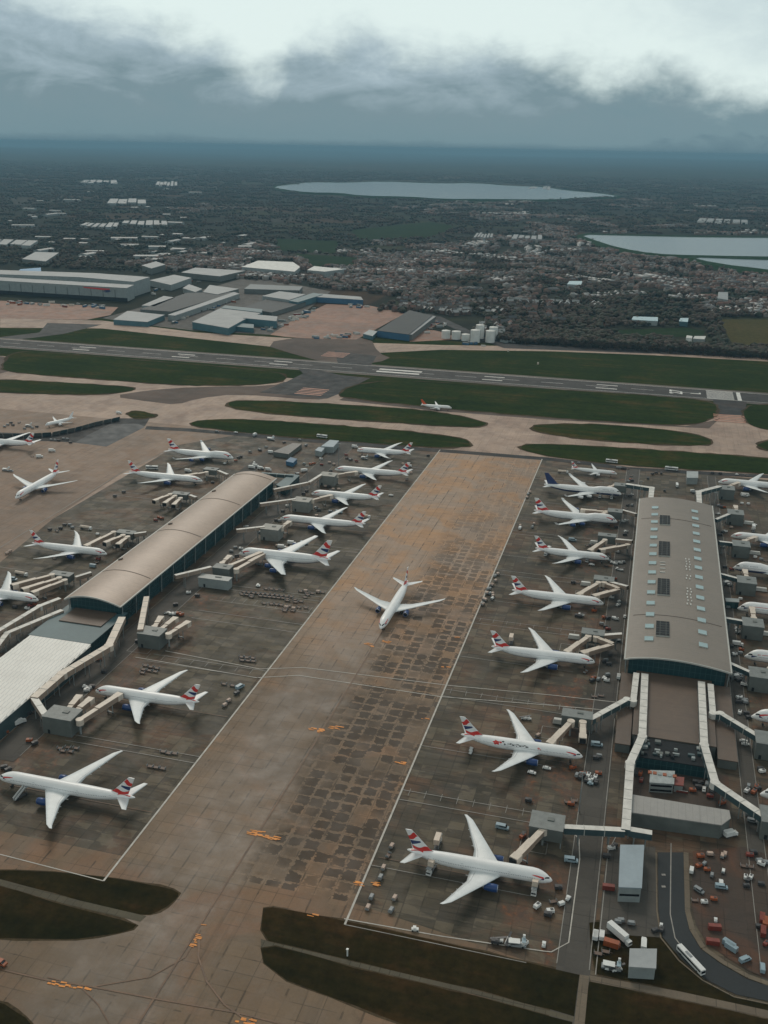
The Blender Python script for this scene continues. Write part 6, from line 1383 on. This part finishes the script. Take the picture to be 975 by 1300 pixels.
# big hangar: front shed, higher hall behind, logo, door lines
hg, lw, H = B_('hangar', 'very long grey hangar with a red and blue emblem at the left edge beyond the runway', 'hangar', [(-60, 353), (161, 366), (170, 362), (-40, 350)], 26, K_walll, K_hroof)
c0, c1 = P(-60, 353, 26), P(161, 366, 26); dv = (c1 - c0); cc = hg.location
for i in range(1, 15):
    p = c0 + dv * i / 15 - Vector(cc); n = Vector((dv.y, -dv.x, 0)).normalized() * .3
    mb = MB(); mb.box((p.x + n.x, p.y + n.y, 11), (1.2, .5, 21), math.atan2(dv.y, dv.x)); mb.build('door_post', K_wallg, hg)
mb = MB(); a = c0 + Vector((0, 0, 0)) - Vector(cc); n = Vector((dv.y, -dv.x, 0)).normalized() * .5
def wallpt(f, z, off=.6):
    p = c0 + dv * f - Vector(cc) + n.normalized() * off; return (p.x, p.y, z)
mb.add([wallpt(.755, 24.4), wallpt(.765, 22.2), wallpt(.87, 20.2), wallpt(.905, 21.5), wallpt(.908, 23.6)], [(0, 1, 2, 3, 4)]); mb.build('red_emblem', W_red, hg, recalc=False)
mb = MB(); mb.add([wallpt(.872, 20.0, .65), wallpt(.905, 20.9, .65), wallpt(.91, 18.0, .65), wallpt(.885, 15.8, .65), wallpt(.862, 17.5, .65), wallpt(.886, 17.8, .65)], [(0, 1, 2, 3, 4, 5)]); mb.build('blue_emblem', W_blue, hg, recalc=False)
mb = MB(); mb.beam(Vector(wallpt(0, 3.5)), Vector(wallpt(1, 3.5)), .5, 7); mb.build('dark_door_line', K_dark, hg)
B_('hangar_hall', 'pale flat-roofed hall rising behind the long grey hangar', 'hall', [(-40, 347), (100, 352), (170, 358), (190, 352), (120, 347), (-30, 342)], 29, K_walll, K_hroof)
B_('blue_store', 'blue-roofed store behind the long hangar at the left', 'store', [(20, 347), (52, 346), (52, 340), (26, 342)], 16, K_bluep, mat('roof_strong_blue', (.05, .22, .42), .5, .15, .02))
FAR = [
 ('cargo_shed', 'white flat shed with reddish base nearest the runway, right of the long hangar', 'shed', [(144, 406), (187, 409), (209, 400), (162, 395)], 8, K_tealw, K_hroof),
 ('cargo_shed', 'long dark flat roof slanting away behind the white runway-side shed', 'shed', [(178, 393), (217, 396), (301, 371), (237, 372)], 8, K_wallg, K_hroofd),
 ('cargo_shed', 'narrow pale strip roof along the dark slanting roof', 'shed', [(213, 400), (222, 401), (304, 373), (297, 371)], 9, K_walll, K_hroof),
 ('cargo_shed', 'small pale roof left of the dark slanting roof', 'shed', [(180, 388), (196, 389), (222, 378), (208, 376)], 8, K_walll, K_hroof),
 ('cargo_hall', 'large pale roof with teal walls beside the red ground', 'hall', [(244, 409), (290, 417), (310, 406), (333, 397), (281, 391)], 11, K_tealw, K_hroof),
 ('cargo_hall', 'teal-walled block joined right of the large pale roof', 'hall', [(309, 404), (351, 408), (352, 402), (318, 399)], 12, K_tealw, K_hroof),
 ('cargo_hall', 'low teal building in front of the large pale roof', 'hall', [(290, 414), (322, 417), (322, 412), (294, 410)], 7, K_tealw, K_teal),
 ('cargo_hall', 'thin teal roof behind the large pale roof', 'hall', [(281, 391), (332, 397), (333, 393), (286, 388)], 12, K_tealw, K_teal),
 ('warehouse', 'wide pale roof left of the teal slanting block', 'warehouse', [(333, 376), (367, 381), (388, 374), (355, 370)], 12, K_walll, K_hroof),
 ('warehouse', 'teal slanting block above the red ground', 'warehouse', [(367, 382), (378, 384), (410, 374), (398, 372)], 11, K_tealw, K_teal),
 ('warehouse', 'long white roof with blue walls at the top edge of the red ground', 'warehouse', [(398, 377), (461, 381), (458, 377), (406, 373)], 10, K_bluep, K_hroof),
 ('warehouse', 'dark flat roof between pale halls left of the red ground', 'warehouse', [(307, 391), (345, 397), (388, 384), (345, 378)], 7, K_wallg, K_hroofd),
 ('warehouse', 'very bright pale roof behind, upper middle left', 'warehouse', [(307, 339), (374, 345), (381, 339), (372, 333), (328, 331)], 14, K_walll, K_white),
 ('warehouse', 'bright pale roof right of the larger bright roof', 'warehouse', [(390, 343), (412, 345), (437, 342), (399, 338)], 13, K_walll, K_white),
 ('warehouse', 'greyish flat roof left of the bright pale roofs', 'warehouse', [(230, 346), (279, 351), (311, 344), (248, 340)], 12, K_wallg, K_hroof),
 ('warehouse', 'pale roof just right of the long hangar', 'warehouse', [(190, 356), (217, 362), (243, 353), (221, 349)], 12, K_walll, K_hroof),
 ('warehouse', 'small pale roof behind the hangar hall', 'warehouse', [(180, 337), (192, 341), (210, 336), (198, 332)], 14, K_wallg, K_hroof),
 ('warehouse', 'grey roof between the slanting strip and the yard', 'warehouse', [(258, 371), (276, 374), (303, 367), (266, 362)], 9, K_wallg, K_hroof),
 ('warehouse', 'small grey hall right of the pale hall', 'warehouse', [(232, 366), (248, 371), (257, 367), (240, 361)], 9, K_walll, K_hroof),
 ('warehouse', 'long dim grey hall in the middle distance', 'warehouse', [(310, 367), (380, 369), (384, 364), (318, 361)], 9, K_wallg, mat('roof_dim', (.12, .14, .145), .6)),
 ('fuel_shed', 'dark-roofed shed with blue front wall beside the white tanks', 'shed', [(479, 420), (519, 425), (549, 401), (520, 394)], 10, K_bluep, K_hroofd),
 ('fuel_shed', 'pale strip lean-to along the dark-roofed shed', 'shed', [(519, 425), (523, 425), (553, 402), (549, 401)], 9, K_wallg, K_hroof),
 ('fuel_shed', 'pale blue cabin left of the blue-fronted shed', 'cabin', [(461, 424), (473, 427), (479, 421), (469, 419)], 6, K_tealw, K_walll),
 ('roadside_block', 'white cube building by the road near the stubble field', 'building', [(871, 429), (878, 430), (879, 427), (872, 426)], 9, K_whitew, K_white),
 ('roadside_block', 'pale flat canopy right of the white roadside cube', 'canopy', [(880, 430), (894, 431), (896, 427), (882, 427)], 7, K_walll, K_white),
 ('warehouse', 'pale roof at the far left edge above the hangar', 'warehouse', [(-20, 310), (38, 314), (54, 304), (-10, 302)], 14, K_walll, K_hroof),
 ('warehouse', 'grey roof below the far left edge roof', 'warehouse', [(28, 329), (58, 332), (75, 321), (45, 320)], 12, K_wallg, K_hroof),
 ('warehouse', 'distant pale shed in the upper left', 'warehouse', [(98, 287), (150, 289), (153, 282), (110, 282)], 12, K_walll, K_hroof),
 ('warehouse', 'distant grey shed right of the upper left shed', 'warehouse', [(153, 284), (215, 287), (213, 279), (158, 279)], 12, K_walll, K_hroof),
 ('warehouse', 'far pale roofs near the upper left horizon', 'warehouse', [(135, 258), (187, 259), (186, 252), (140, 252)], 14, K_walll, K_hroof),
 ('warehouse', 'farther pale roofs right of the upper left ones', 'warehouse', [(196, 236), (226, 237), (226, 230), (200, 230)], 14, K_walll, K_white),
 ('warehouse', 'far pale sliver roof near the upper left horizon', 'warehouse', [(100, 232), (150, 233), (148, 228), (108, 228)], 14, K_walll, K_hroof),
 ('glasshouse', 'long white sliver of roofs right of the large reservoir', 'glasshouse', [(884, 281), (952, 283), (951, 278), (888, 277)], 9, K_whitew, K_white),
 ('school', 'pale blue-roofed blocks in the middle of the town', 'building', [(600, 302), (625, 303), (627, 296), (606, 295)], 14, K_walll, K_sky),
 ('school', 'pale blue-roofed blocks right of the middle ones', 'building', [(640, 303), (690, 305), (690, 298), (645, 297)], 12, K_walll, K_hroof),
 ('waterside_block', 'pale buildings on the far bank of the large reservoir', 'building', [(668, 240), (700, 241), (700, 236), (676, 236)], 16, K_whitew, K_white),
 ('warehouse', 'teal-roofed building in the town below the right reservoir', 'warehouse', [(720, 361), (738, 362), (739, 357), (723, 357)], 9, K_walll, K_sky),
 ('warehouse', 'pale blue roof by the green field beyond the road', 'warehouse', [(862, 408), (873, 409), (874, 404), (864, 404)], 8, K_tealw, K_sky),
 ('warehouse', 'row of pale teal roofs left of the green field', 'warehouse', [(802, 406), (835, 408), (835, 403), (804, 402)], 8, K_walll, K_sky),
 ('warehouse', 'grey roof in the town under the right reservoir corner', 'warehouse', [(911, 379), (924, 381), (924, 371), (912, 371)], 10, K_walll, K_hroof),
]
K_dimroof = roof_mat('roof_weathered_pale', (.26, .27, .275), (.15, .165, .17), 'x', 12)
for n_, l_, c_, p_, h_, wm, rm in FAR:
    if min(q[1] for q in p_) > 312: B_(n_, l_, c_, p_, h_, wm, rm); continue
    # the distant roofs are groups of narrow blocks standing side by side
    k = rt.randint(4, 6); (a, b, c, d) = [Vector((q[0], q[1])) for q in p_]; t0 = 0.0
    for i in range(k):
        t1 = (i + 1) / k; u0, u1 = t0 + .012, t1 - rt.uniform(.01, .05); f0, f1 = rt.uniform(0, .25), rt.uniform(.7, 1.0)
        g_ = lambda u, f: tuple((a + (b - a) * u) + ((d + (c - d) * u) - (a + (b - a) * u)) * f)
        B_(n_, l_ + ', block %s' % ['farthest left', 'second from left', 'third from left', 'fourth from left', 'fifth from left', 'sixth from left'][i], c_, [g_(u0, f0), g_(u1, f0), g_(u1, f1), g_(u0, f1)], h_ * rt.uniform(.45, .85), wm, rt.choice([K_hroof if rm is K_white else K_dimroof, K_dimroof, K_dimroof])); t0 = t1
WU = 'small works units behind the hangars'
wu = {}
for i in range(64):
    if i < 40: px_, py_ = rt.uniform(55, 330), rt.uniform(296, 333)
    else: px_, py_ = rt.uniform(10, 260), rt.uniform(238, 290)
    j = i % 4
    if j not in wu:
        r = wu[j] = thing('works_unit', '', 'works unit'); L_, W_, Hh = [(46, 22, 8), (30, 26, 7), (62, 18, 9), (26, 16, 6)][j]
        mb = MB(); mb.box((0, 0, Hh / 2), (L_, W_, Hh)); mb.build('wall', [K_walll, K_wallg][j % 2], r)
        mb = MB(); mb.add([(-L_ / 2 - .5, -W_ / 2 - .5, Hh), (L_ / 2 + .5, -W_ / 2 - .5, Hh), (L_ / 2 + .5, 0, Hh + 2), (-L_ / 2 - .5, 0, Hh + 2), (L_ / 2 + .5, W_ / 2 + .5, Hh), (-L_ / 2 - .5, W_ / 2 + .5, Hh)], [(0, 1, 2, 3), (3, 2, 4, 5), (0, 3, 5), (1, 4, 2)]); mb.build('roof', [K_hroof, K_dimroof, K_dimroof, K_hroof][j], r)
    else: r = copy_tree(wu[j])
    c = P(px_, py_); r.location = (c.x, c.y, -1); r.rotation_euler = (0, 0, rt.choice([0, .1, 1.57, .4])); k_ = rt.uniform(.7, 1.5); r.scale = (k_, k_, rt.uniform(.7, 1.1))
    r['label'] = ['pale-roofed', 'dim square', 'long dim-roofed', 'small pale-roofed'][j] + ' works unit among dark trees at the upper left beyond the long hangar'; r['group'] = WU
def tank(px, py, r, h, lab):
    c = P(px, py); root = thing('storage_tank', lab, 'tank', (c.x, c.y, -.5), 0, 'white tanks by the blue-fronted shed')
    mb = MB(); mb.tube((0, 0, 0), (0, 0, h), r, seg=28); mb.build('shell', K_whitew, root)
    mb = MB(); mb.tube((0, 0, h), (0, 0, h + r * .16), r + .15, r * .25, seg=28); mb.build('roof', K_white, root)
    mb = MB(); mb.tube((r + .1, 0, 0), (r + .1, 0, h), .4); mb.build('ladder', K_steel, root)
for a in [(q[0], q[1], q[2] * 1.12, q[3] * 1.18, q[4]) for q in ((566, 429, 6.5, 11, 'leftmost white tank of the group'), (579, 430, 6.8, 11, 'second white tank from the left'), (591, 432, 6.2, 9, 'third white tank from the left, lowest'), (603, 434, 7, 17, 'tall white tank in front, fourth from the left'), (609, 429, 6.2, 19, 'tall white tank standing at the back of the group'), (622, 434, 6.8, 16, 'rightmost white tank, in front'), (626, 430, 6.5, 17, 'rightmost white tank, at the back'))]: tank(*a)
for px, py in ((640, 432), (644, 430), (651, 432), (655, 431)):
    c = P(px, py, 3); mb = MB(); mb.box((0, 0, 2), (14, 5, 3.6), R_(-30)); mb.box((0, 0, 4), (12, 3, .7), R_(-30), 0); tag(mb.build('parked_trailer', K_walll, loc=(c.x, c.y, -.5)), 'pale trailer parked right of the white tanks', 'trailer', 'trailers by the tanks')
# cluttered yards between the sheds: containers and freight
FR = 'freight units in the yards beyond the runway'
cols = [K_white, K_orange, K_redp, K_walll, K_bluep, K_wallg, K_cream]
protoF = {}
def freight(px, py, k, rz, sc_=1.0):
    if k not in protoF:
        r = protoF[k] = thing('freight_container', '', 'container'); mb = MB(); mb.box((0, 0, 1.5), (10, 3, 3)); mb.build('box', cols[k], r); mb = MB(); mb.box((0, 0, 3.06), (9.6, 2.7, .14)); mb.build('roof_sheet', K_hroof, r)
    else: r = copy_tree(protoF[k])
    c = P(px, py); r.location = (c.x, c.y, -.4); r.rotation_euler = (0, 0, R_(rz)); r.scale = (sc_, sc_, sc_)
    r['label'] = ['white', 'orange', 'red', 'pale grey', 'blue', 'dark grey', 'cream'][k] + ' freight unit in the cluttered cargo yards beyond the runway'; r['group'] = FR
for x0, y0, x1, y1, n in ((215, 408, 300, 378, 36), (332, 420, 400, 392, 26), (545, 425, 560, 408, 9), (640, 0, 0, 0, 0), (5, 384, 150, 390, 30), (400, 430, 458, 424, 16), (200, 372, 260, 352, 18), (440, 388, 475, 392, 8), (300, 352, 420, 352, 16), (560, 436, 612, 437, 5)):
    for i in range(n):
        t = rt.random(); freight(x0 + (x1 - x0) * t + rt.uniform(-9, 9) * (1 if y0 - y1 > 12 else .3), y0 + (y1 - y0) * t + rt.uniform(-2.5, 2.5), rt.choice([0, 0, 0, 1, 2, 3, 3, 4, 5, 6]), rt.choice([0, 90, 30, -20]), rt.uniform(.7, 1.3))

# ---- houses and trees
T_bark = mat('bark', (.05, .04, .03), .9, .2)
T_ever = mat('crown_evergreen', (.018, .026, .013), .9, .45, .25)
T_bare = mat('crown_bare_twigs', (.052, .036, .025), .95, .4, .25)
T_olive = mat('crown_olive', (.036, .034, .018), .9, .45, .25)
H_brick = mat('house_brick', (.13, .085, .065), .8, .3, .02); H_rend = mat('house_render', (.22, .20, .18), .7, .2, .02)
H_tile = mat('roof_tile_brown', (.075, .052, .042), .8, .3, .02); H_slate = mat('roof_slate', (.065, .07, .074), .7, .3, .02); H_red = mat('roof_tile_red', (.125, .062, .045), .8, .3, .02); H_pale = mat('roof_pale_sheet', (.24, .25, .25), .5, .2, .02)
def poly_w(px): return [tuple(P(a, b).xy) for a, b in px]
AVOID = [poly_w(p) for p in ([(912, 403), (1040, 403), (1040, 442), (925, 440)], [(775, 417), (897, 414), (897, 429), (790, 430)], [(340, 238), (480, 228), (640, 232), (800, 249), (620, 258), (400, 249)], [(725, 296), (900, 298), (1070, 300), (1070, 356), (915, 339), (790, 319)],
   [(445, 292), (545, 282), (585, 288), (540, 302), (455, 304)], [(375, 322), (455, 327), (450, 340), (390, 338)], [(352, 303), (430, 306), (425, 322), (350, 318)], [(855, 425), (905, 428), (905, 440), (855, 438)])] + [poly_w(p) for _, _, _, p, *_ in FAR] + [poly_w([(-60, 384), (170, 386), (190, 378), (190, 350), (-40, 342)]), poly_w([(535, 396), (560, 400), (602, 421), (645, 438), (600, 440), (536, 404)])]
BB = [(min(p[0] for p in q), min(p[1] for p in q), max(p[0] for p in q), max(p[1] for p in q)) for q in AVOID]
def inside(x, y, q):
    c = False; j = len(q) - 1
    for i in range(len(q)):
        if (q[i][1] > y) != (q[j][1] > y) and x < (q[j][0] - q[i][0]) * (y - q[i][1]) / (q[j][1] - q[i][1]) + q[i][0]: c = not c
        j = i
    return c
def blocked(x, y):
    for q, b in zip(AVOID, BB):
        if b[0] <= x <= b[2] and b[1] <= y <= b[3] and inside(x, y, q): return True
    return False
def north_edge(x):     # first free ground beyond the airfield, highway and cargo area
    if x > -300: return 1690 + max(0, (-x)) * .03
    if x > -520: return 1900
    return 2120 + (-520 - x) * .30 if x > -1100 else 2290
def view_x(y):         # width of the picture at distance y on the ground
    return -1.02 * y * .62 - 140, .145 * y + 90
def townness(x, y):
    v = .5 + .5 * math.sin(x / 370 + 1.3) * math.cos(y / 540 + x / 900)
    if x > -900 and y < 5200: v += .35
    if x < -1300: v -= .40
    if y > 6500: v -= .15
    return v
houses = []
while len(houses) < 6200:      # short streets with houses on both sides
    y = 1700 + (rt.random() ** 1.7) * 9000; xa, xb = view_x(y); x = rt.uniform(max(xa, -6000), xb)
    if y < north_edge(x) or townness(x, y) < rt.uniform(.45, 1.05): continue
    a = rt.choice([0.1, 1.65, .8, 2.4]) + rt.gauss(0, .15); n = rt.randint(4, 13); pale = rt.random() < .11
    for i in range(n):
        for s in (-1, 1):
            hx = x + math.cos(a) * i * 17 - math.sin(a) * s * 15 + rt.gauss(0, 2); hy = y + math.sin(a) * i * 17 + math.cos(a) * s * 15 + rt.gauss(0, 2)
            if hy < north_edge(hx) or blocked(hx, hy) or rt.random() < .15: continue
            houses.append((hx, hy, a + rt.choice([0, math.pi / 2]) + rt.gauss(0, .08), rt.uniform(9, 17) * (1 + max(0, hy - 3000) / 9000), rt.uniform(7, 10.5) * (1 + max(0, hy - 3000) / 9000), rt.uniform(5, 7.5), rt.choice([0, 0, 1, 1, 2]) if not pale else 3, rt.choice([0, 0, 1])))
houses.sort(key=lambda h: h[0] ** 2 + h[1] ** 2)
RM = [H_tile, H_slate, H_red, H_pale]; RN = ['brown-roofed', 'slate-roofed', 'red-roofed', 'pale-roofed']; WM = [H_brick, H_rend]; WN = ['brick', 'pale-walled']
HP = {}
def mk_house(rk, wk):
    r = thing('house', '', 'house'); L_, W_, Hh = 11, 8, 5.2
    mb = MB(); mb.add([(-L_ / 2, -W_ / 2, 0), (L_ / 2, -W_ / 2, 0), (L_ / 2, W_ / 2, 0), (-L_ / 2, W_ / 2, 0), (-L_ / 2, -W_ / 2, Hh), (L_ / 2, -W_ / 2, Hh), (L_ / 2, W_ / 2, Hh), (-L_ / 2, W_ / 2, Hh), (-L_ / 2, 0, Hh + 2.8), (L_ / 2, 0, Hh + 2.8)], [(0, 1, 5, 4), (2, 3, 7, 6), (1, 2, 6, 9, 5), (3, 0, 4, 8, 7)]); mb.build('wall', WM[wk], r, recalc=False)
    mb = MB(); e = .4; z = Hh - .25; mb.add([(-L_ / 2 - e, -W_ / 2 - e, z), (L_ / 2 + e, -W_ / 2 - e, z), (L_ / 2 + e, 0, Hh + 2.95), (-L_ / 2 - e, 0, Hh + 2.95), (L_ / 2 + e, W_ / 2 + e, z), (-L_ / 2 - e, W_ / 2 + e, z)], [(0, 1, 2, 3), (3, 2, 4, 5)]); rf = mb.build('roof', RM[rk], r, recalc=False)
    mb = MB(); mb.box((L_ * .3, .6, Hh + 2.8), (.9, .9, 1.6)); mb.build('chimney', H_brick, rf); return r
for i, (x, y, a, l, w, h, rk, wk) in enumerate(houses[:300]):
    if (rk, wk) not in HP: o = HP[(rk, wk)] = mk_house(rk, wk)
    else: o = copy_tree(HP[(rk, wk)])
    o.location = (x, y, -.9); o.rotation_euler = (0, 0, a); o.scale = (l / 11, w / 8, h / 5.2)
    o['label'] = 'small %s %s house in the town streets beyond the perimeter road' % (RN[rk], WN[wk]); o['group'] = 'houses in the town beyond the runway'
def bulk(name, V, F, MI, mats):
    me = bpy.data.meshes.new(name); nv, nf = len(V), len(F); k = F.shape[1]
    me.vertices.add(nv); me.vertices.foreach_set('co', V.astype(np.float32).ravel())
    me.loops.add(nf * k); me.loops.foreach_set('vertex_index', F.astype(np.int32).ravel())
    me.polygons.add(nf); me.polygons.foreach_set('loop_start', np.arange(0, nf * k, k, dtype=np.int32)); me.polygons.foreach_set('loop_total', np.full(nf, k, dtype=np.int32))
    for m_ in mats: me.materials.append(m_)
    me.polygons.foreach_set('material_index', MI.astype(np.int32)); me.update(calc_edges=True); me.validate()
    o = bpy.data.objects.new(name, me); COL.objects.link(o); return tag(o, kind='stuff')
hv = np.array([(-.5, -.5, 0), (.5, -.5, 0), (.5, .5, 0), (-.5, .5, 0), (-.5, -.5, 1), (.5, -.5, 1), (.5, .5, 1), (-.5, .5, 1), (-.5, 0, 1.5), (.5, 0, 1.5)])
hf = np.array([(0, 1, 5), (0, 5, 4), (2, 3, 7), (2, 7, 6), (1, 2, 6), (1, 6, 5), (3, 0, 4), (3, 4, 7), (5, 6, 9), (7, 4, 8), (4, 5, 9), (4, 9, 8), (6, 7, 8), (6, 8, 9)])
hm_ = np.array([0] * 10 + [1] * 4)
Vs, Fs, Ms = [], [], []
for x, y, a, l, w, h, rk, wk in houses[300:]:
    big = 1.0 + (rt.random() < .06) * 1.6
    p = hv * np.array([l * big, w * big, h]); ca, sa = math.cos(a), math.sin(a)
    q = np.stack([p[:, 0] * ca - p[:, 1] * sa + x, p[:, 0] * sa + p[:, 1] * ca + y, p[:, 2] - .9], 1); Fs.append(hf + 10 * len(Vs)); Vs.append(q); Ms.append(np.where(hm_ == 1, 2 + rk, wk))
bulk('distant_houses', np.concatenate(Vs), np.concatenate(Fs), np.concatenate(Ms), WM + RM)
# trees
ico = bmesh.new(); bmesh.ops.create_icosphere(ico, subdivisions=1, radius=1.0); IV = np.array([v.co[:] for v in ico.verts]); IF = np.array([[v.index for v in f.verts] for f in ico.faces]); ico.free()
nr = np.random.default_rng(5)
def leaf_cloud(n, seed):
    g = np.random.default_rng(seed); mb = MB(); lobes = g.normal(size=(7, 3)) * [.42, .42, .30] + [0, 0, .1]
    for i in range(n):
        lo = lobes[g.integers(7)]; d_ = g.normal(size=3); d_ /= np.linalg.norm(d_); c = lo + d_ * .42 * g.random() ** .4; s = g.uniform(.07, .17)
        u = g.normal(size=3); u /= np.linalg.norm(u); v = np.cross(u, g.normal(size=3)); v /= np.linalg.norm(v)
        mb.add([tuple(c + s * (a * u + b * v)) for a, b in ((-1, -.6), (1, -.7), (.8, .8), (-.7, 1))], [(0, 1, 2, 3)])
    return mb
TP = []
for k in range(6):
    m_ = [T_bare, T_ever, T_olive][k % 3]; r = thing('tree', '', 'tree'); mb = leaf_cloud(170 if k % 3 else 120, k + 1); mb.v = [(x * 5.2, y * 5.2, z * 5.4 + 7.2) for x, y, z in mb.v]; mb.build('crown', m_, r, recalc=False)
    mb = MB(); mb.tube((0, 0, 0), (.2, .1, 5.5), .45, .22, 7)
    for j in range(5): an = j * 1.3 + k; mb.tube((.15, .1, 4 + j * .4), (2.6 * math.cos(an), 2.6 * math.sin(an), 8 + j * .4), .16, .05, 5)
    mb.build('trunk', T_bark, r); TP.append(r)
trees = []
while len(trees) < 38000:
    y = 1640 + (rt.random() ** 1.9) * 13000; xa, xb = view_x(y); x = rt.uniform(xa * 1.15, xb)
    if y < 6000 and townness(x, y) > .75 and rt.random() < .45: continue
    n = rt.randint(1, 14) if rt.random() < .7 else 1; a = rt.uniform(0, 3.14); row = rt.random() < .55
    
    kd = rt.choice([0, 0, 0, 1, 2, 2]); sp = 9 + y / 900
    for i in range(n):
        tx, ty = (x + math.cos(a) * i * sp, y + math.sin(a) * i * sp) if row else (x + rt.gauss(0, sp * 2.2), y + rt.gauss(0, sp * 2.2))
        if ty < north_edge(tx) - (55 if tx > -300 else 0) or blocked(tx, ty): continue
        if ty < 1652: continue
        trees.append((tx, ty, rt.uniform(.65, 1.15) * (1 + max(0, y - 3500) / 5200), kd if rt.random() < .8 else rt.choice([0, 1, 2])))
# belt of bare trees just beyond the highway
for i in range(420):
    x = rt.uniform(-330, 330); trees.append((x, 1668 + abs(x) * .02 + abs(rt.gauss(0, 26)), rt.uniform(.7, 1.2), rt.choice([0, 0, 0, 2, 1])))
trees = [t_ for t_ in trees if not blocked(t_[0], t_[1])]
trees.sort(key=lambda h: h[0] ** 2 + h[1] ** 2)
KL = ['bare brown-twigged', 'dark evergreen', 'dull olive']
used = set()
for i, (x, y, s, k) in enumerate(trees[:300]):
    j = k if k not in used else k + 3 * (i % 2)
    if j in used: o = copy_tree(TP[j])
    else: o = TP[j]; used.add(j)
    o.location = (x, y, -1.0); o.rotation_euler = (0, 0, rt.uniform(0, 6.28)); o.scale = (s * rt.uniform(.85, 1.2), s * rt.uniform(.85, 1.2), s * rt.uniform(.8, 1.1))
    o['label'] = KL[j % 3] + ' tree in the belt beyond the perimeter road'; o['group'] = 'trees in the belt beyond the perimeter road'
for j in range(6):
    if j not in used:
        for c_ in kids(TP[j]): bpy.data.objects.remove(c_)
        bpy.data.objects.remove(TP[j])
T = trees[300:]; N_ = len(T); ta = np.array(T)
V = np.repeat(IV[None], N_, 0) * (1 + nr.uniform(-.38, .38, (N_, len(IV), 1)))
V = V * np.stack([5.2 * ta[:, 2] * nr.uniform(.8, 1.5, N_), 5.2 * ta[:, 2] * nr.uniform(.8, 1.5, N_), 4.6 * np.minimum(ta[:, 2], 1.5) * nr.uniform(.7, 1.15, N_)], 1)[:, None, :]
V += np.stack([ta[:, 0], ta[:, 1], 4.2 * np.minimum(ta[:, 2], 1.5)], 1)[:, None, :]
F = IF[None] + (np.arange(N_) * len(IV))[:, None, None]
bulk('distant_woodland', V.reshape(-1, 3), F.reshape(-1, 3), np.repeat(ta[:, 3], len(IF)), [T_bare, T_ever, T_olive])
# airfield furniture
for px, py, lab in ((645, 446, 'small pale marker board in the far grass left of centre'), (683, 462, 'small pale marker post in the grass beyond the runway')):
    c = P(px, py); mb = MB(); mb.box((0, 0, 1.5), (2.5, 1.5, 3)); mb.box((0, 0, 3.2), (1.2, .8, .5)); tag(mb.build('marker_board', K_cream, loc=(c.x, c.y, -.6)), lab, 'marker')
for i, (px, py) in enumerate(((877, 437), (894, 441), (914, 440), (955, 442), (765, 441), (862, 436))):
    p = P(px, py, 1); o = veh('bus' if i in (0, 2) else 'truck', p.x, p.y, -4, ['white bus on the perimeter highway below the white roadside cube', 'white lorry on the highway right of the roadside canopy', 'white bus on the highway left of the stubble field', 'white lorry on the highway below the stubble field', 'white lorry on the highway, leftmost of those on it', 'white lorry on the highway left of the roadside cube'][i], 'traffic on the perimeter highway'); o.scale = (1.2, 1.2, 1.2)

# ---------------------------------------------------------------- shorten any label that runs over sixteen words
SHORT = [('in the row below', 'below'), ('beside the front of the', 'by the'), ('beside the rear of the', 'behind the'), ('ahead of the nose of the', 'before the'), ('behind the tail of the', 'aft of the'), (' from the camera', ''), ('nearest the camera', 'nearest'),
         ('trolley with a ', 'trolley, '), ('left of the skylight roof', 'left of skylight roof'), ('fixed bridge from the skylight terminal to the hut of the', 'fixed bridge from skylight terminal to hut of'), ('fixed bridge across the road to the hut of the', 'fixed bridge across the road to hut of'),
         ('white wedge-shaped trailer right of the hut of the', 'white wedge trailer by the hut of'), ('thin corridor from the plain terminal to the hut of the', 'thin corridor from plain terminal to hut of'), ('double-deck jet', 'double-decker'), (' of them', ''), ('jet before the dark-tailed one', 'jet before dark-tailed one'), (' the ', ' ')]
for o in COL.objects:
    l_ = o.get('label')
    if l_ and o.parent is None:
        for a, b in SHORT:
            if len(l_.split()) <= 16: break
            l_ = l_.replace(a, b)
        if len(l_.split()) > 16: print('LONG', l_)
        o['label'] = l_
# ================================================================ haze
hb = MB(); hb.box((0, 0, (CAM_H + 12 - 90) / 2), (134000, 134000, CAM_H + 12 + 90))
hm = bpy.data.materials.new('haze'); hm.use_nodes = True; t = hm.node_tree; t.nodes.clear()
ho = N(t, 'ShaderNodeOutputMaterial'); pv = N(t, 'ShaderNodeVolumePrincipled')
pv.inputs['Color'].default_value = (.29, .53, .70, 1); pv.inputs['Density'].default_value = HAZE; pv.inputs['Anisotropy'].default_value = 0.0
t.links.new(pv.outputs[0], ho.inputs['Volume'])
hz = hb.build('haze', hm); tag(hz, kind='stuff')
hz.display_type = 'WIRE'
